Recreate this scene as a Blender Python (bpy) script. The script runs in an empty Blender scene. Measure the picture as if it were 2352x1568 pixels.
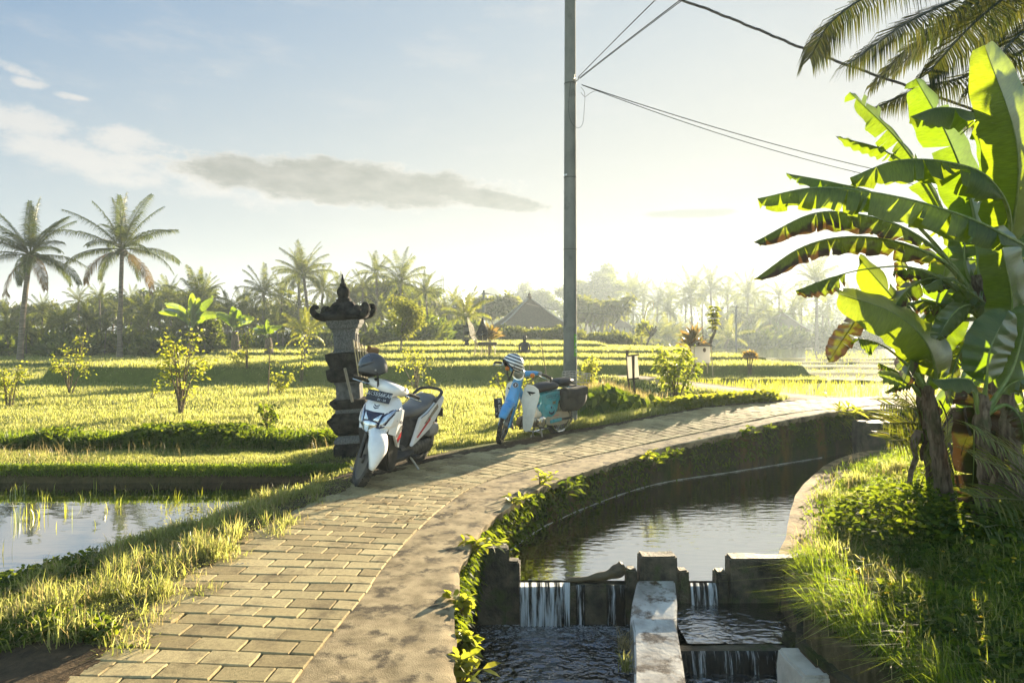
import bpy, bmesh, math, random
import numpy as np
from mathutils import Vector, Matrix, Euler

R = math.radians
rng = np.random.default_rng(7)
random.seed(7)
SC = bpy.context.scene
COL = SC.collection
F, U0, V0, EYE = 1568.0, 1176.0, 770.0, 1.5      # focal length in photo units, image centre, horizon, eye height


def at(u, v, y):
    """world point seen at (u, v) at distance y"""
    return Vector(((u - U0) * y / F, y, EYE - (v - V0) * y / F))


def gp(u, v, z=0.0):
    """point of the level z seen at (u, v)"""
    y = F * (EYE - z) / (v - V0)
    return Vector(((u - U0) * y / F, y, z))


# ------------------------------------------------------------------ object helpers
def link(o, parent=None):
    COL.objects.link(o)
    if parent is not None:
        o.parent = parent
    return o


def tag(o, label=None, cat=None, group=None, kind=None):
    for k, v in (('label', label), ('category', cat), ('group', group), ('kind', kind)):
        if v:
            o[k] = v
    return o


def thing(name, label, cat, loc=(0, 0, 0), rz=0.0, group=None, rot=None):
    o = bpy.data.objects.new(name, None)
    link(o)
    o.location = loc
    o.rotation_euler = rot if rot is not None else (0, 0, rz)
    o.empty_display_size = 0.1
    return tag(o, label, cat, group)


def dup(root, loc=None, rz=None, scale=None, label=None, group=None):
    r = root.copy()
    COL.objects.link(r)
    if loc is not None:
        r.location = loc
    if rz is not None:
        r.rotation_euler = (0, 0, rz)
    if scale is not None:
        r.scale = (scale, scale, scale) if not isinstance(scale, tuple) else scale
    if label:
        r['label'] = label
    if group:
        r['group'] = group
    for ch in list(root.children):
        c = ch.copy()
        COL.objects.link(c)
        c.parent = r
        for g in list(ch.children):
            d = g.copy()
            COL.objects.link(d)
            d.parent = c
    return r


def mesh_np(name, V, quads=None, tris=None, mat=None, parent=None, smooth=False, uv=None, col=None):
    """fast mesh from arrays; uv / col per vertex"""
    V = np.asarray(V, dtype=np.float32).reshape(-1, 3)
    parts, sizes = [], []
    if quads is not None and len(quads):
        q = np.asarray(quads, dtype=np.int32).reshape(-1, 4)
        parts.append(q.ravel()); sizes.append(np.full(len(q), 4, dtype=np.int32))
    if tris is not None and len(tris):
        t = np.asarray(tris, dtype=np.int32).reshape(-1, 3)
        parts.append(t.ravel()); sizes.append(np.full(len(t), 3, dtype=np.int32))
    loops = np.concatenate(parts); sz = np.concatenate(sizes)
    me = bpy.data.meshes.new(name)
    me.vertices.add(len(V)); me.vertices.foreach_set('co', V.ravel())
    me.loops.add(len(loops)); me.loops.foreach_set('vertex_index', loops)
    me.polygons.add(len(sz))
    me.polygons.foreach_set('loop_start', np.concatenate([[0], np.cumsum(sz)[:-1]]).astype(np.int32))
    me.polygons.foreach_set('loop_total', sz)
    me.polygons.foreach_set('use_smooth', np.full(len(sz), smooth))
    me.update(calc_edges=True)
    if uv is not None:
        l = me.uv_layers.new(name='UVMap')
        l.data.foreach_set('uv', np.asarray(uv, dtype=np.float32)[loops].ravel())
    if col is not None:
        a = me.color_attributes.new('tint', 'FLOAT_COLOR', 'POINT')
        a.data.foreach_set('color', np.asarray(col, dtype=np.float32).ravel())
    if mat is not None:
        me.materials.append(mat)
    o = bpy.data.objects.new(name, me)
    return link(o, parent)


class MB:
    """collects shapes; build() links them as ONE mesh object"""

    def __init__(self):
        self.v, self.f = [], []

    def add(self, vs, fs):
        n = len(self.v)
        self.v += [tuple(p) for p in vs]
        self.f += [tuple(i + n for i in f) for f in fs]
        return self

    def box(self, c, s, rot=None, taper=1.0):
        x, y, z = s[0] / 2, s[1] / 2, s[2] / 2
        vs = [Vector((sx * x * (taper if sz > 0 else 1), sy * y * (taper if sz > 0 else 1), sz * z))
              for sz in (-1, 1) for sx, sy in ((-1, -1), (1, -1), (1, 1), (-1, 1))]
        m = Euler(rot).to_matrix() if rot else Matrix.Identity(3)
        c = Vector(c)
        return self.add([m @ p + c for p in vs], [(3, 2, 1, 0), (4, 5, 6, 7), (0, 1, 5, 4), (1, 2, 6, 5), (2, 3, 7, 6), (3, 0, 4, 7)])

    def tube(self, pts, r, n=8, cap=True):
        pts = [Vector(p) for p in pts]
        rs = r if isinstance(r, (list, tuple)) else [r] * len(pts)
        vs, fs = [], []
        up = None
        for i, p in enumerate(pts):
            t = (pts[min(i + 1, len(pts) - 1)] - pts[max(i - 1, 0)]).normalized()
            if up is None:
                up = Vector((0, 0, 1)) if abs(t.z) < 0.9 else Vector((1, 0, 0))
            s = t.cross(up)
            if s.length < 1e-5:
                s = t.orthogonal()
            s.normalize()
            up = s.cross(t).normalized()
            for k in range(n):
                a = 2 * math.pi * k / n
                vs.append(p + (s * math.cos(a) + up * math.sin(a)) * rs[i])
        for i in range(len(pts) - 1):
            for k in range(n):
                a, b = i * n + k, i * n + (k + 1) % n
                fs.append((a, b, b + n, a + n))
        if cap:
            fs.append(tuple(range(n - 1, -1, -1)))
            fs.append(tuple((len(pts) - 1) * n + k for k in range(n)))
        return self.add(vs, fs)

    def lathe(self, prof, n=24, axis='z', c=(0, 0, 0), rot=None):
        """prof: (radius, height) rings about an axis"""
        vs, fs = [], []
        c = Vector(c)
        m = Euler(rot).to_matrix() if rot else Matrix.Identity(3)
        for r, h in prof:
            for k in range(n):
                a = 2 * math.pi * k / n
                q = {'z': (r * math.cos(a), r * math.sin(a), h), 'y': (r * math.cos(a), h, -r * math.sin(a)),
                     'x': (h, r * math.cos(a), r * math.sin(a))}[axis]
                vs.append(m @ Vector(q) + c)
        for i in range(len(prof) - 1):
            for k in range(n):
                a, b = i * n + k, i * n + (k + 1) % n
                fs.append((a, b, b + n, a + n))
        if prof[0][0] > 1e-4:
            fs.append(tuple(range(n - 1, -1, -1)))
        if prof[-1][0] > 1e-4:
            fs.append(tuple((len(prof) - 1) * n + k for k in range(n)))
        return self.add(vs, fs)

    def torus(self, R_, r, axis='y', c=(0, 0, 0), n=36, m=10, sx=1.0):
        vs, fs = [], []
        c = Vector(c)
        for i in range(n):
            a = 2 * math.pi * i / n
            for j in range(m):
                b = 2 * math.pi * j / m
                rr = R_ + r * math.cos(b); h = r * math.sin(b) * sx
                q = {'y': (rr * math.cos(a), h, rr * math.sin(a)), 'z': (rr * math.cos(a), rr * math.sin(a), h),
                     'x': (h, rr * math.cos(a), rr * math.sin(a))}[axis]
                vs.append(c + Vector(q))
        for i in range(n):
            for j in range(m):
                a, b = i * m + j, i * m + (j + 1) % m
                i2 = (i + 1) % n
                fs.append((a, i2 * m + j, i2 * m + (j + 1) % m, b))
        return self.add(vs, fs)

    def loft(self, rings, cap=True):
        n = len(rings[0])
        vs = [p for r in rings for p in r]
        fs = []
        for i in range(len(rings) - 1):
            for k in range(n):
                a, b = i * n + k, i * n + (k + 1) % n
                fs.append((a, b, b + n, a + n))
        if cap:
            fs.append(tuple(range(n - 1, -1, -1)))
            fs.append(tuple((len(rings) - 1) * n + k for k in range(n)))
        return self.add(vs, fs)

    def prism(self, outline, d0, d1, fn=None):
        """outline (a, b) extruded from d0 to d1 along the third axis; fn(a, b, d) -> point"""
        fn = fn or (lambda a, b, d: (a, d, b))
        n = len(outline)
        vs = [fn(a, b, d0) for a, b in outline] + [fn(a, b, d1) for a, b in outline]
        fs = [tuple(range(n - 1, -1, -1)), tuple(range(n, 2 * n))]
        for k in range(n):
            k2 = (k + 1) % n
            fs.append((k, k2, k2 + n, k + n))
        return self.add(vs, fs)

    def ball(self, c, r, n=16, m=10, rot=None, cut=None):
        """ellipsoid; cut = lowest polar share kept (0..1)"""
        r = r if isinstance(r, (tuple, list)) else (r, r, r)
        c = Vector(c)
        M = Euler(rot).to_matrix() if rot else Matrix.Identity(3)
        vs, fs = [], []
        for i in range(m + 1):
            t = math.pi * (cut or 1.0) * i / m
            for k in range(n):
                a = 2 * math.pi * k / n
                vs.append(M @ Vector((r[0] * math.sin(t) * math.cos(a), r[1] * math.sin(t) * math.sin(a), r[2] * math.cos(t))) + c)
        for i in range(m):
            for k in range(n):
                a, b = i * n + k, i * n + (k + 1) % n
                fs.append((a, a + n, b + n, b))
        return self.add(vs, fs)

    def xf(self, M):
        self.v = [tuple(M @ Vector(p)) for p in self.v]
        return self

    def build(self, name, mat, parent=None, smooth=True, angle=38, bevel=0.0, solid=0.0):
        me = bpy.data.meshes.new(name)
        me.from_pydata(self.v, [], self.f)
        bm = bmesh.new(); bm.from_mesh(me)
        bmesh.ops.remove_doubles(bm, verts=bm.verts, dist=1e-5)
        bmesh.ops.recalc_face_normals(bm, faces=bm.faces)
        if bevel > 0:
            es = [e for e in bm.edges if len(e.link_faces) == 2 and e.calc_face_angle(0) > R(30)]
            bmesh.ops.bevel(bm, geom=es, offset=bevel, segments=2, affect='EDGES', clamp_overlap=True)
        bm.to_mesh(me); bm.free()
        if smooth:
            me.shade_smooth(); me.set_sharp_from_angle(angle=R(angle))
        if mat is not None:
            me.materials.append(mat)
        o = link(bpy.data.objects.new(name, me), parent)
        if solid:
            md = o.modifiers.new('thick', 'SOLIDIFY'); md.thickness = solid; md.offset = 0
        return o


def spline(pts, n):
    """Catmull-Rom through pts (any dimension), n samples"""
    P = np.asarray(pts, dtype=float)
    P = np.vstack([2 * P[0] - P[1], P, 2 * P[-1] - P[-2]])
    t = np.linspace(0, len(P) - 3 - 1e-9, n)
    i = t.astype(int); f = (t - i)[:, None]
    a, b, c, d = P[i], P[i + 1], P[i + 2], P[i + 3]
    return 0.5 * ((2 * b) + (-a + c) * f + (2 * a - 5 * b + 4 * c - d) * f ** 2 + (-a + 3 * b - 3 * c + d) * f ** 3)


def sm(x):
    x = np.clip(x, 0, 1)
    return x * x * (3 - 2 * x)


def sdist(poly, X, Y):
    """distance to an open polyline, positive on its left"""
    P = np.asarray(poly, dtype=float)
    X = np.asarray(X, dtype=float); Y = np.asarray(Y, dtype=float)
    best = np.full(X.shape, 1e9); sg = np.ones(X.shape)
    for i in range(len(P) - 1):
        ax, ay = P[i]; bx, by = P[i + 1]
        dx, dy = bx - ax, by - ay
        L2 = dx * dx + dy * dy + 1e-12
        t = np.clip(((X - ax) * dx + (Y - ay) * dy) / L2, 0, 1)
        ex, ey = X - (ax + t * dx), Y - (ay + t * dy)
        d = ex * ex + ey * ey
        m = d < best - 1e-12
        best = np.where(m, d, best)
        sg = np.where(m, np.sign(dx * (Y - ay) - dy * (X - ax)), sg)
    return np.sqrt(best) * np.where(sg == 0, 1, sg)


def inside(poly, X, Y):
    P = np.asarray(poly, dtype=float)
    r = np.zeros(np.shape(X), dtype=bool)
    j = len(P) - 1
    for i in range(len(P)):
        xi, yi = P[i]; xj, yj = P[j]
        if yi != yj:
            c = ((yi > Y) != (yj > Y)) & (X < (xj - xi) * (Y - yi) / (yj - yi) + xi)
            r ^= c
        j = i
    return r


_W = [(rng.normal(0, 1, 2), rng.uniform(0, 6.28)) for _ in range(24)]


def wob(X, Y, s=1.0):
    """smooth bumpy field about -1..1"""
    z = 0
    for (k, p) in _W[:10]:
        z = z + np.sin((X * k[0] + Y * k[1]) * s + p)
    return z / 4.5


# ------------------------------------------------------------------ materials
def nodes(name):
    m = bpy.data.materials.new(name)
    m.use_nodes = True
    nt = m.node_tree
    nt.nodes.clear()
    out = nt.nodes.new('ShaderNodeOutputMaterial')
    return m, nt, out


def N(nt, t, **kw):
    n = nt.nodes.new(t)
    ins = kw.pop('ins', {})
    for k, v in kw.items():
        setattr(n, k, v)
    for k, v in ins.items():
        if isinstance(v, bpy.types.NodeSocket):
            nt.links.new(v, n.inputs[k])
        else:
            n.inputs[k].default_value = v
    return n


def c4(c):
    return (c[0], c[1], c[2], 1.0)


def ramp(nt, fac, stops, interp='LINEAR'):
    n = nt.nodes.new('ShaderNodeValToRGB')
    n.color_ramp.interpolation = interp
    e = n.color_ramp.elements
    while len(e) < len(stops):
        e.new(0.5)
    for i, (p, c) in enumerate(stops):
        e[i].position = p
        e[i].color = c4(c) if not isinstance(c, (int, float)) else (c, c, c, 1)
    nt.links.new(fac, n.inputs['Fac'])
    return n.outputs['Color']


def noise(nt, scale, detail=4, rough=0.55, stretch=None, coord='Object', dist=0.0):
    tc = N(nt, 'ShaderNodeTexCoord')
    src = tc.outputs[coord]
    if stretch:
        src = N(nt, 'ShaderNodeMapping', ins={'Vector': src, 'Scale': stretch}).outputs['Vector']
    return N(nt, 'ShaderNodeTexNoise', ins={'Vector': src, 'Scale': scale, 'Detail': detail, 'Roughness': rough, 'Distortion': dist}).outputs['Fac']


def mixc(nt, fac, a, b, blend='MIX'):
    n = nt.nodes.new('ShaderNodeMix')
    n.data_type = 'RGBA'; n.blend_type = blend
    for key, v in ((0, fac), (6, a), (7, b)):
        if isinstance(v, bpy.types.NodeSocket):
            nt.links.new(v, n.inputs[key])
        elif key == 0:
            n.inputs[0].default_value = v
        else:
            n.inputs[key].default_value = c4(v)
    return n.outputs[2]


def surf(name, c1, c2=None, rough=0.7, metal=0.0, scale=6, detail=5, bump=0.0, bscale=40, spec=0.4, coat=0.0, lo=0.35, hi=0.65, stretch=None, c3=None, s3=2.0, t3=(0.5, 0.7)):
    """general surface: two-tone noise, optional third patchy tone, bump"""
    m, nt, out = nodes(name)
    b = N(nt, 'ShaderNodeBsdfPrincipled', ins={'Roughness': rough, 'Metallic': metal, 'Specular IOR Level': spec, 'Coat Weight': coat})
    if c2 is not None:
        col = ramp(nt, noise(nt, scale, detail, stretch=stretch), [(lo, c1), (hi, c2)])
        if c3 is not None:
            col = mixc(nt, ramp(nt, noise(nt, s3, 6, 0.65), [(t3[0], 0.0), (t3[1], 1.0)]), col, c3)
        nt.links.new(col, b.inputs['Base Color'])
    else:
        b.inputs['Base Color'].default_value = c4(c1)
    if bump:
        bp = N(nt, 'ShaderNodeBump', ins={'Strength': bump, 'Distance': 0.02, 'Height': noise(nt, bscale, 5, 0.6, stretch=stretch)})
        nt.links.new(bp.outputs['Normal'], b.inputs['Normal'])
    nt.links.new(b.outputs[0], out.inputs['Surface'])
    return m


def leaf(name, c1, c2, t1, t2, mix=0.5, gloss=0.12, rough=0.4, attr=None, vein=False, dry=None):
    """thin leaf: reflects c1..c2 and lets t1..t2 of the light through, different from leaf to leaf"""
    m, nt, out = nodes(name)
    rnd = N(nt, 'ShaderNodeNewGeometry').outputs['Random Per Island']
    if attr:
        rnd = N(nt, 'ShaderNodeObjectInfo').outputs['Random']
    cr = ramp(nt, rnd, [(0.0, c1), (1.0, c2)])
    ct = ramp(nt, rnd, [(0.0, t1), (1.0, t2)])
    bump = None
    if vein:
        tc = N(nt, 'ShaderNodeTexCoord')
        mp = N(nt, 'ShaderNodeMapping', ins={'Vector': tc.outputs['UV'], 'Scale': (130, 3.0, 1)})
        nz = N(nt, 'ShaderNodeTexNoise', ins={'Vector': mp.outputs['Vector'], 'Scale': 1.0, 'Detail': 3}).outputs['Fac']
        f = ramp(nt, nz, [(0.35, 0.72), (0.65, 1.0)])
        cr = mixc(nt, 1.0, cr, f, 'MULTIPLY'); ct = mixc(nt, 1.0, ct, f, 'MULTIPLY')
        if dry:
            big = N(nt, 'ShaderNodeTexNoise', ins={'Vector': N(nt, 'ShaderNodeMapping', ins={'Vector': tc.outputs['UV'], 'Scale': (14, 2.0, 1)}).outputs['Vector'], 'Scale': 1.0, 'Detail': 5}).outputs['Fac']
            sep = N(nt, 'ShaderNodeSeparateXYZ', ins={'Vector': tc.outputs['UV']})
            edge = N(nt, 'ShaderNodeMath', operation='MULTIPLY_ADD', ins={0: sep.outputs['Y'], 1: dry[0], 2: dry[1]}).outputs[0]
            s = N(nt, 'ShaderNodeMath', operation='ADD', ins={0: big, 1: edge}).outputs[0]
            k = ramp(nt, s, [(0.55, 0.0), (0.72, 1.0)])
            cr = mixc(nt, k, cr, dry[2]); ct = mixc(nt, k, ct, dry[3])
        bp = N(nt, 'ShaderNodeBump', ins={'Strength': 0.25, 'Distance': 0.01, 'Height': nz})
        bump = bp.outputs['Normal']
    d = N(nt, 'ShaderNodeBsdfDiffuse', ins={'Color': cr})
    t = N(nt, 'ShaderNodeBsdfTranslucent', ins={'Color': ct})
    g = N(nt, 'ShaderNodeBsdfGlossy', ins={'Color': (1, 1, 1, 1), 'Roughness': rough})
    if bump is not None:
        for n in (d, t, g):
            nt.links.new(bump, n.inputs['Normal'])
    a = N(nt, 'ShaderNodeMixShader', ins={0: mix, 1: d.outputs[0], 2: t.outputs[0]})
    fr = N(nt, 'ShaderNodeLayerWeight', ins={'Blend': 0.35})
    gf = N(nt, 'ShaderNodeMath', operation='MULTIPLY_ADD', ins={0: fr.outputs['Fresnel'], 1: gloss, 2: gloss * 0.12})
    x = N(nt, 'ShaderNodeMixShader', ins={0: gf.outputs[0], 1: a.outputs[0], 2: g.outputs[0]})
    nt.links.new(x.outputs[0], out.inputs['Surface'])
    return m


def water_mat(name, col, rip=(8, 0.05), stretch=(1, 1, 1), rough=0.03, foam=None, ior=2.4):
    m, nt, out = nodes(name)
    b = N(nt, 'ShaderNodeBsdfPrincipled', ins={'Base Color': c4(col), 'Roughness': rough, 'IOR': ior})
    n1 = noise(nt, rip[0], 3, 0.5, stretch=stretch)
    bp = N(nt, 'ShaderNodeBump', ins={'Strength': 1.0, 'Distance': rip[1], 'Height': n1})
    nt.links.new(bp.outputs['Normal'], b.inputs['Normal'])
    if foam:
        # white water near the foot of the fall: foam = (x0, x1, y, reach)
        x0, x1, y0, reach, thr = foam
        p = N(nt, 'ShaderNodeSeparateXYZ', ins={'Vector': N(nt, 'ShaderNodeTexCoord').outputs['Object']})
        dy = N(nt, 'ShaderNodeMath', operation='SUBTRACT', ins={0: y0, 1: p.outputs['Y']})
        ay = N(nt, 'ShaderNodeMath', operation='ABSOLUTE', ins={0: dy.outputs[0]})
        xc = N(nt, 'ShaderNodeMath', operation='SUBTRACT', ins={0: p.outputs['X'], 1: (x0 + x1) / 2})
        ax = N(nt, 'ShaderNodeMath', operation='ABSOLUTE', ins={0: xc.outputs[0]})
        ax2 = N(nt, 'ShaderNodeMath', operation='SUBTRACT', use_clamp=True, ins={0: ax.outputs[0], 1: (x1 - x0) / 2})
        s = N(nt, 'ShaderNodeMath', operation='ADD', ins={0: ay.outputs[0], 1: ax2.outputs[0]})
        near = N(nt, 'ShaderNodeMapRange', ins={0: s.outputs[0], 1: 0.0, 2: reach, 3: 0.15, 4: -0.06})
        nz = noise(nt, 20, 10, 0.78, dist=1.5)
        t = N(nt, 'ShaderNodeMath', operation='ADD', ins={0: nz, 1: near.outputs[0]})
        k = ramp(nt, t.outputs[0], [(thr, 0.0), (thr + 0.12, 0.9)])
        b2 = N(nt, 'ShaderNodeBsdfDiffuse', ins={'Color': (0.66, 0.70, 0.74, 1)})
        bp2 = N(nt, 'ShaderNodeBump', ins={'Strength': 1.0, 'Distance': 0.05, 'Height': nz})
        nt.links.new(bp2.outputs['Normal'], b2.inputs['Normal'])
        x = N(nt, 'ShaderNodeMixShader', ins={0: k, 1: b.outputs[0], 2: b2.outputs[0]})
        nt.links.new(x.outputs[0], out.inputs['Surface'])
    else:
        nt.links.new(b.outputs[0], out.inputs['Surface'])
    return m


def text_mesh(s, size, name, mat, parent, M, depth=0.0008, align='CENTER', shear=0.0, space=1.0):
    """raised lettering as a mesh; M places it (letters lie in the local XY plane)"""
    cu = bpy.data.curves.new(name, 'FONT')
    cu.body = s; cu.size = size; cu.align_x = align; cu.align_y = 'CENTER'; cu.extrude = depth; cu.shear = shear; cu.space_character = space
    tmp = bpy.data.objects.new(name + '_src', cu)
    COL.objects.link(tmp)
    me = bpy.data.meshes.new_from_object(tmp)
    bpy.data.objects.remove(tmp)
    bpy.data.curves.remove(cu)
    me.name = name
    me.transform(M)
    me.materials.clear(); me.materials.append(mat)
    return link(bpy.data.objects.new(name, me), parent)
HAZE, HAZE_G, EXPOSURE, CLOUD_WHITE, SKY_LIMIT, SKY_GAIN, VEIL, BACK = 0.00105, 0.34, 2.45, 2.75, 3.6, 1.0, 2.25, 2.9
# ================================================================== terrain
SUN_AZ, SUN_EL = 29.5, 11.5

R_CTRL = [(-1.10, 0.6), (-1.05, 1.5), (-0.97, 2.6), (-0.93, 3.2), (-0.86, 3.9), (-0.81, 4.67), (-0.62, 5.9), (-0.33, 6.9), (0.25, 7.75), (1.6, 9.1), (3.1, 10.05), (4.9, 11.15), (6.8, 12.1), (9.5, 13.0), (14, 14.0), (20, 15.0)]
R_PATH = spline(R_CTRL, 260)                       # right edge of the paving
E_CTRL = [(-0.10, 0.6), (-0.15, 1.5), (-0.22, 2.6), (-0.27, 3.2), (-0.32, 3.72), (-0.33, 4.44), (-0.24, 5.4), (0.02, 6.2), (0.58, 7.3), (1.83, 8.84), (3.26, 9.77), (5.03, 10.9), (5.55, 11.25), (7.0, 11.55), (9.5, 12.3), (14, 13.3), (20, 14.3)]
E_PATH = spline(E_CTRL, 260)                       # edge above the canal
B_CTRL = [(2.3, 0.6), (2.0, 2.0), (1.9, 3.4), (1.78, 4.2), (1.95, 4.7), (2.12, 5.45), (2.5, 6.2), (3.18, 7.63), (4.34, 9.4), (5.6, 10.55), (7.5, 11.0), (9.5, 11.5), (14, 12.5), (20, 13.5)]
B_BANK = spline(B_CTRL, 200)                       # far (right) edge of the canal
S_PATH = spline([(6.6, 13.0), (5.6, 14.6), (4.6, 17.5), (3.9, 20.2), (3.3, 21.9)], 40)   # side path between mound and paddy
PAVE_W = 1.28
POND = [(-14, 8.25), (-5, 8.1), (-2.6, 8.15), (-1.95, 8.25), (-1.85, 7.9), (-2.05, 7.2), (-2.40, 6.4), (-2.75, 5.6), (-3.05, 4.8), (-3.4, 4.15), (-4.2, 3.6), (-6.5, 3.1), (-14, 2.6)]
PADDY = [(6.4, 14.4), (5.55, 16.0), (4.75, 19.2), (4.5, 20.9), (9, 20.2), (15, 18.6), (24, 16.6), (24, 15.4), (14, 14.75), (9.5, 13.9), (7.4, 13.6)]
W_POND, W_UP, W_LOW, W_RIGHT, W_RLOW, W_PADDY = -0.25, -0.45, -0.76, -0.60, -0.73, 0.13


def path_z(X, Y):
    return 0.28 * sm((Y + 0.7 * X - 9.3) / 5.5)


def terrace(X, Y):
    """fields beyond the pond: stepped rice terraces"""
    z = np.full(np.shape(X), -0.10)
    w = wob(X, Y, 0.35)
    right = sm((X - 9.8) / 0.5)
    left = 1 - sm((-15.4 - X) / 0.5)
    # first big bank, then low steps
    fade = (1 - sm((X - 10.2 + 0.4 * w) / 0.35))
    z = z + (0.53 + 0.04 * w) * sm((Y - 22.6 - 0.35 * w - 0.02 * X) / 0.35) * fade * left
    z = z + 0.20 * sm((Y - 25.6 - 0.6 * w - 0.05 * X) / 0.4) * fade * (1 - sm((-7.5 - X) / 1.0))
    z = z + 0.20 * sm((Y - 29.5 + 0.8 * w) / 0.5) * (1 - sm((X - 8 + w) / 0.8)) * (1 - sm((-6.2 - X) / 1.0))
    z = z + 0.22 * sm((Y - 34 + 0.7 * w) / 0.6) * (1 - sm((X - 5 + w) / 0.8))
    # the plain to the right sinks away
    far = sm((Y - 30) / 70)
    z = z + 0.22 * sm((X - 4) / 3) * sm((Y - 14) / 2) * (1 - fade * sm((Y - 22.4) / 0.4))
    z = z - 1.5 * far * sm((X - 2) / 10)
    z = z + 0.4 * sm((Y - 36) / 40) * (1 - sm((X + 2) / 8))
    # low bunds across the plain on the right
    for yb, h in ((24.5, .10), (29, .12), (34, .14), (41, .16), (50, .18), (62, .22), (76, .25)):
        yy = yb - 0.10 * X + 0.4 * w
        z = z + h * np.exp(-((Y - yy) / 0.35) ** 2) * right
    return z


def height(X, Y):
    X = np.asarray(X, dtype=float); Y = np.asarray(Y, dtype=float)
    dR = sdist(R_PATH[::3], X, Y); dE = sdist(E_PATH[::3], X, Y); dB = sdist(B_BANK[::3], X, Y)
    dS = np.abs(sdist(S_PATH[::3], X, Y))
    pz = path_z(X, Y)
    w = wob(X, Y, 0.9)
    # left of the path
    zf = terrace(X, Y) + 0.015 * wob(X, Y, 2.5)
    # bank behind the pond and the small channel behind it
    leftish = 1 - sm((X + 1.55) / 0.5)
    zf = np.where(Y < 10.5, zf + 0.03 * leftish * np.exp(-((Y - 8.6) / 0.35) ** 2), zf)
    zf = zf - 0.22 * np.exp(-((Y - 9.35 + 0.02 * X) / 0.13) ** 4) * (1 - sm((X + 2.6) / 0.5)) * (Y < 12)
    zf = zf + 0.16 * np.exp(-((X + 2.0) / 0.75) ** 2 - ((Y - 8.75) / 0.5) ** 2)          # rise under the shrine
    zf = zf + 0.42 * np.exp(-((X - 1.85) / 0.75) ** 2 - ((Y - 13.8) / 1.0) ** 2)          # grassy mound
    zf = zf + 0.12 * np.exp(-((X - 3.2) / 0.8) ** 2 - ((Y - 14.9) / 1.2) ** 2)
    t = dR - PAVE_W + 0.24 * sm((3.65 - Y) / 0.6)
    flat = sm((4.6 - Y) / 0.8) * sm((X + 3.6) / 0.5)
    zf = zf + (np.maximum(zf, pz - 0.035) - zf) * flat
    edge = pz + 0.008 - 0.055 * sm((t - 0.08) / 0.5) + 0.010 * wob(X, Y, 6)
    near_left = 1.25 + 0 * X
    zl = edge + (zf - edge) * sm((t - 0.35) / near_left)
    # pond basin
    inp = inside(POND, X, Y)
    dP = np.abs(sdist(POND + [POND[0]], X, Y))
    zl = np.where(inp, zl + (-0.55 - zl) * sm((dP + 0.02) / 0.10), zl)
    # paddy on the right
    inq = inside(PADDY, X, Y)
    dQ = np.abs(sdist(PADDY + [PADDY[0]], X, Y))
    zl = np.where(inq, zl + (0.02 - zl) * sm(dQ / 0.15), zl)
    bund = np.exp(-(dQ / 0.22) ** 2) * np.where(inq, 0, 1)
    zl = zl + (0.20 - zl) * bund * sm((Y - 14) / 1.5)
    k = sm((1.5 - dS) / 0.9) * sm((Y - 12.5) / 1) * (1 - sm((Y - 21.3) / 0.8))
    zl = zl + (0.24 - zl) * k
    z = np.where(t < -0.11 + 0.05 * wob(X, Y, 5.0) + 0.03 * wob(X, Y, 17.0), pz - 0.06, zl)
    # canal and the bank right of it
    zb = -0.30 + 0.20 * sm(-dB / 1.4) + 0.06 * sm((-dB - 1.2) / 3) + 0.03 * w
    zb = zb - 0.2 * np.exp(-((X - 2.78) / 0.13) ** 2 - ((Y - 4.5) / 0.4) ** 2)          # little wet ditch
    zb = zb + 0.35 * sm((Y - 11) / 2)
    zc = np.full(X.shape, -1.15)
    zz = np.where(dB > 0, zc, zb)
    zz = np.where((dB > -0.05) & (dB <= 0), -0.45, zz)
    z = np.where(dE < 0.07, zz, z)
    return z


# --- ground: one sheet, finer near the eye, reaching the horizon
ys = np.concatenate([[-8, -4, -1, 0.2, 0.8], 1.2 * 1.0085 ** np.arange(0, 700)])
ys = ys[ys < 440]
ts = np.concatenate([np.linspace(-3.2, -1.0, 30)[:-1], np.linspace(-1.0, 1.0, 520), np.linspace(1.0, 3.2, 30)[1:]])
span = np.maximum(np.abs(ys), 1.6)
GX = ts[None, :] * span[:, None]
GY = np.repeat(ys[:, None], len(ts), 1)
GZ = height(GX, GY)
nr, nc = GX.shape
ii = (np.arange(nr - 1)[:, None] * nc + np.arange(nc - 1)[None, :]).ravel()
GQ = np.stack([ii, ii + 1, ii + nc + 1, ii + nc], 1)


def ground_mat():
    m, nt, out = nodes('earth_and_turf')
    b = N(nt, 'ShaderNodeBsdfPrincipled', ins={'Roughness': 0.95, 'Specular IOR Level': 0.1})
    g = ramp(nt, noise(nt, 3.0, 8, 0.7), [(0.3, (0.07, 0.09, 0.018)), (0.55, (0.11, 0.125, 0.025)), (0.75, (0.15, 0.14, 0.045))])
    dirt = ramp(nt, noise(nt, 9.0, 8, 0.7), [(0.3, (0.04, 0.029, 0.018)), (0.7, (0.13, 0.092, 0.055))])
    tint = N(nt, 'ShaderNodeVertexColor', layer_name='tint')
    k = N(nt, 'ShaderNodeSeparateColor', ins={'Color': tint.outputs['Color']})
    c = mixc(nt, k.outputs[0], g, dirt)
    nt.links.new(c, b.inputs['Base Color'])
    bp = N(nt, 'ShaderNodeBump', ins={'Strength': 0.8, 'Distance': 0.04, 'Height': noise(nt, 22, 8, 0.7)})
    nt.links.new(bp.outputs['Normal'], b.inputs['Normal'])
    nt.links.new(b.outputs[0], out.inputs['Surface'])
    return m


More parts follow.
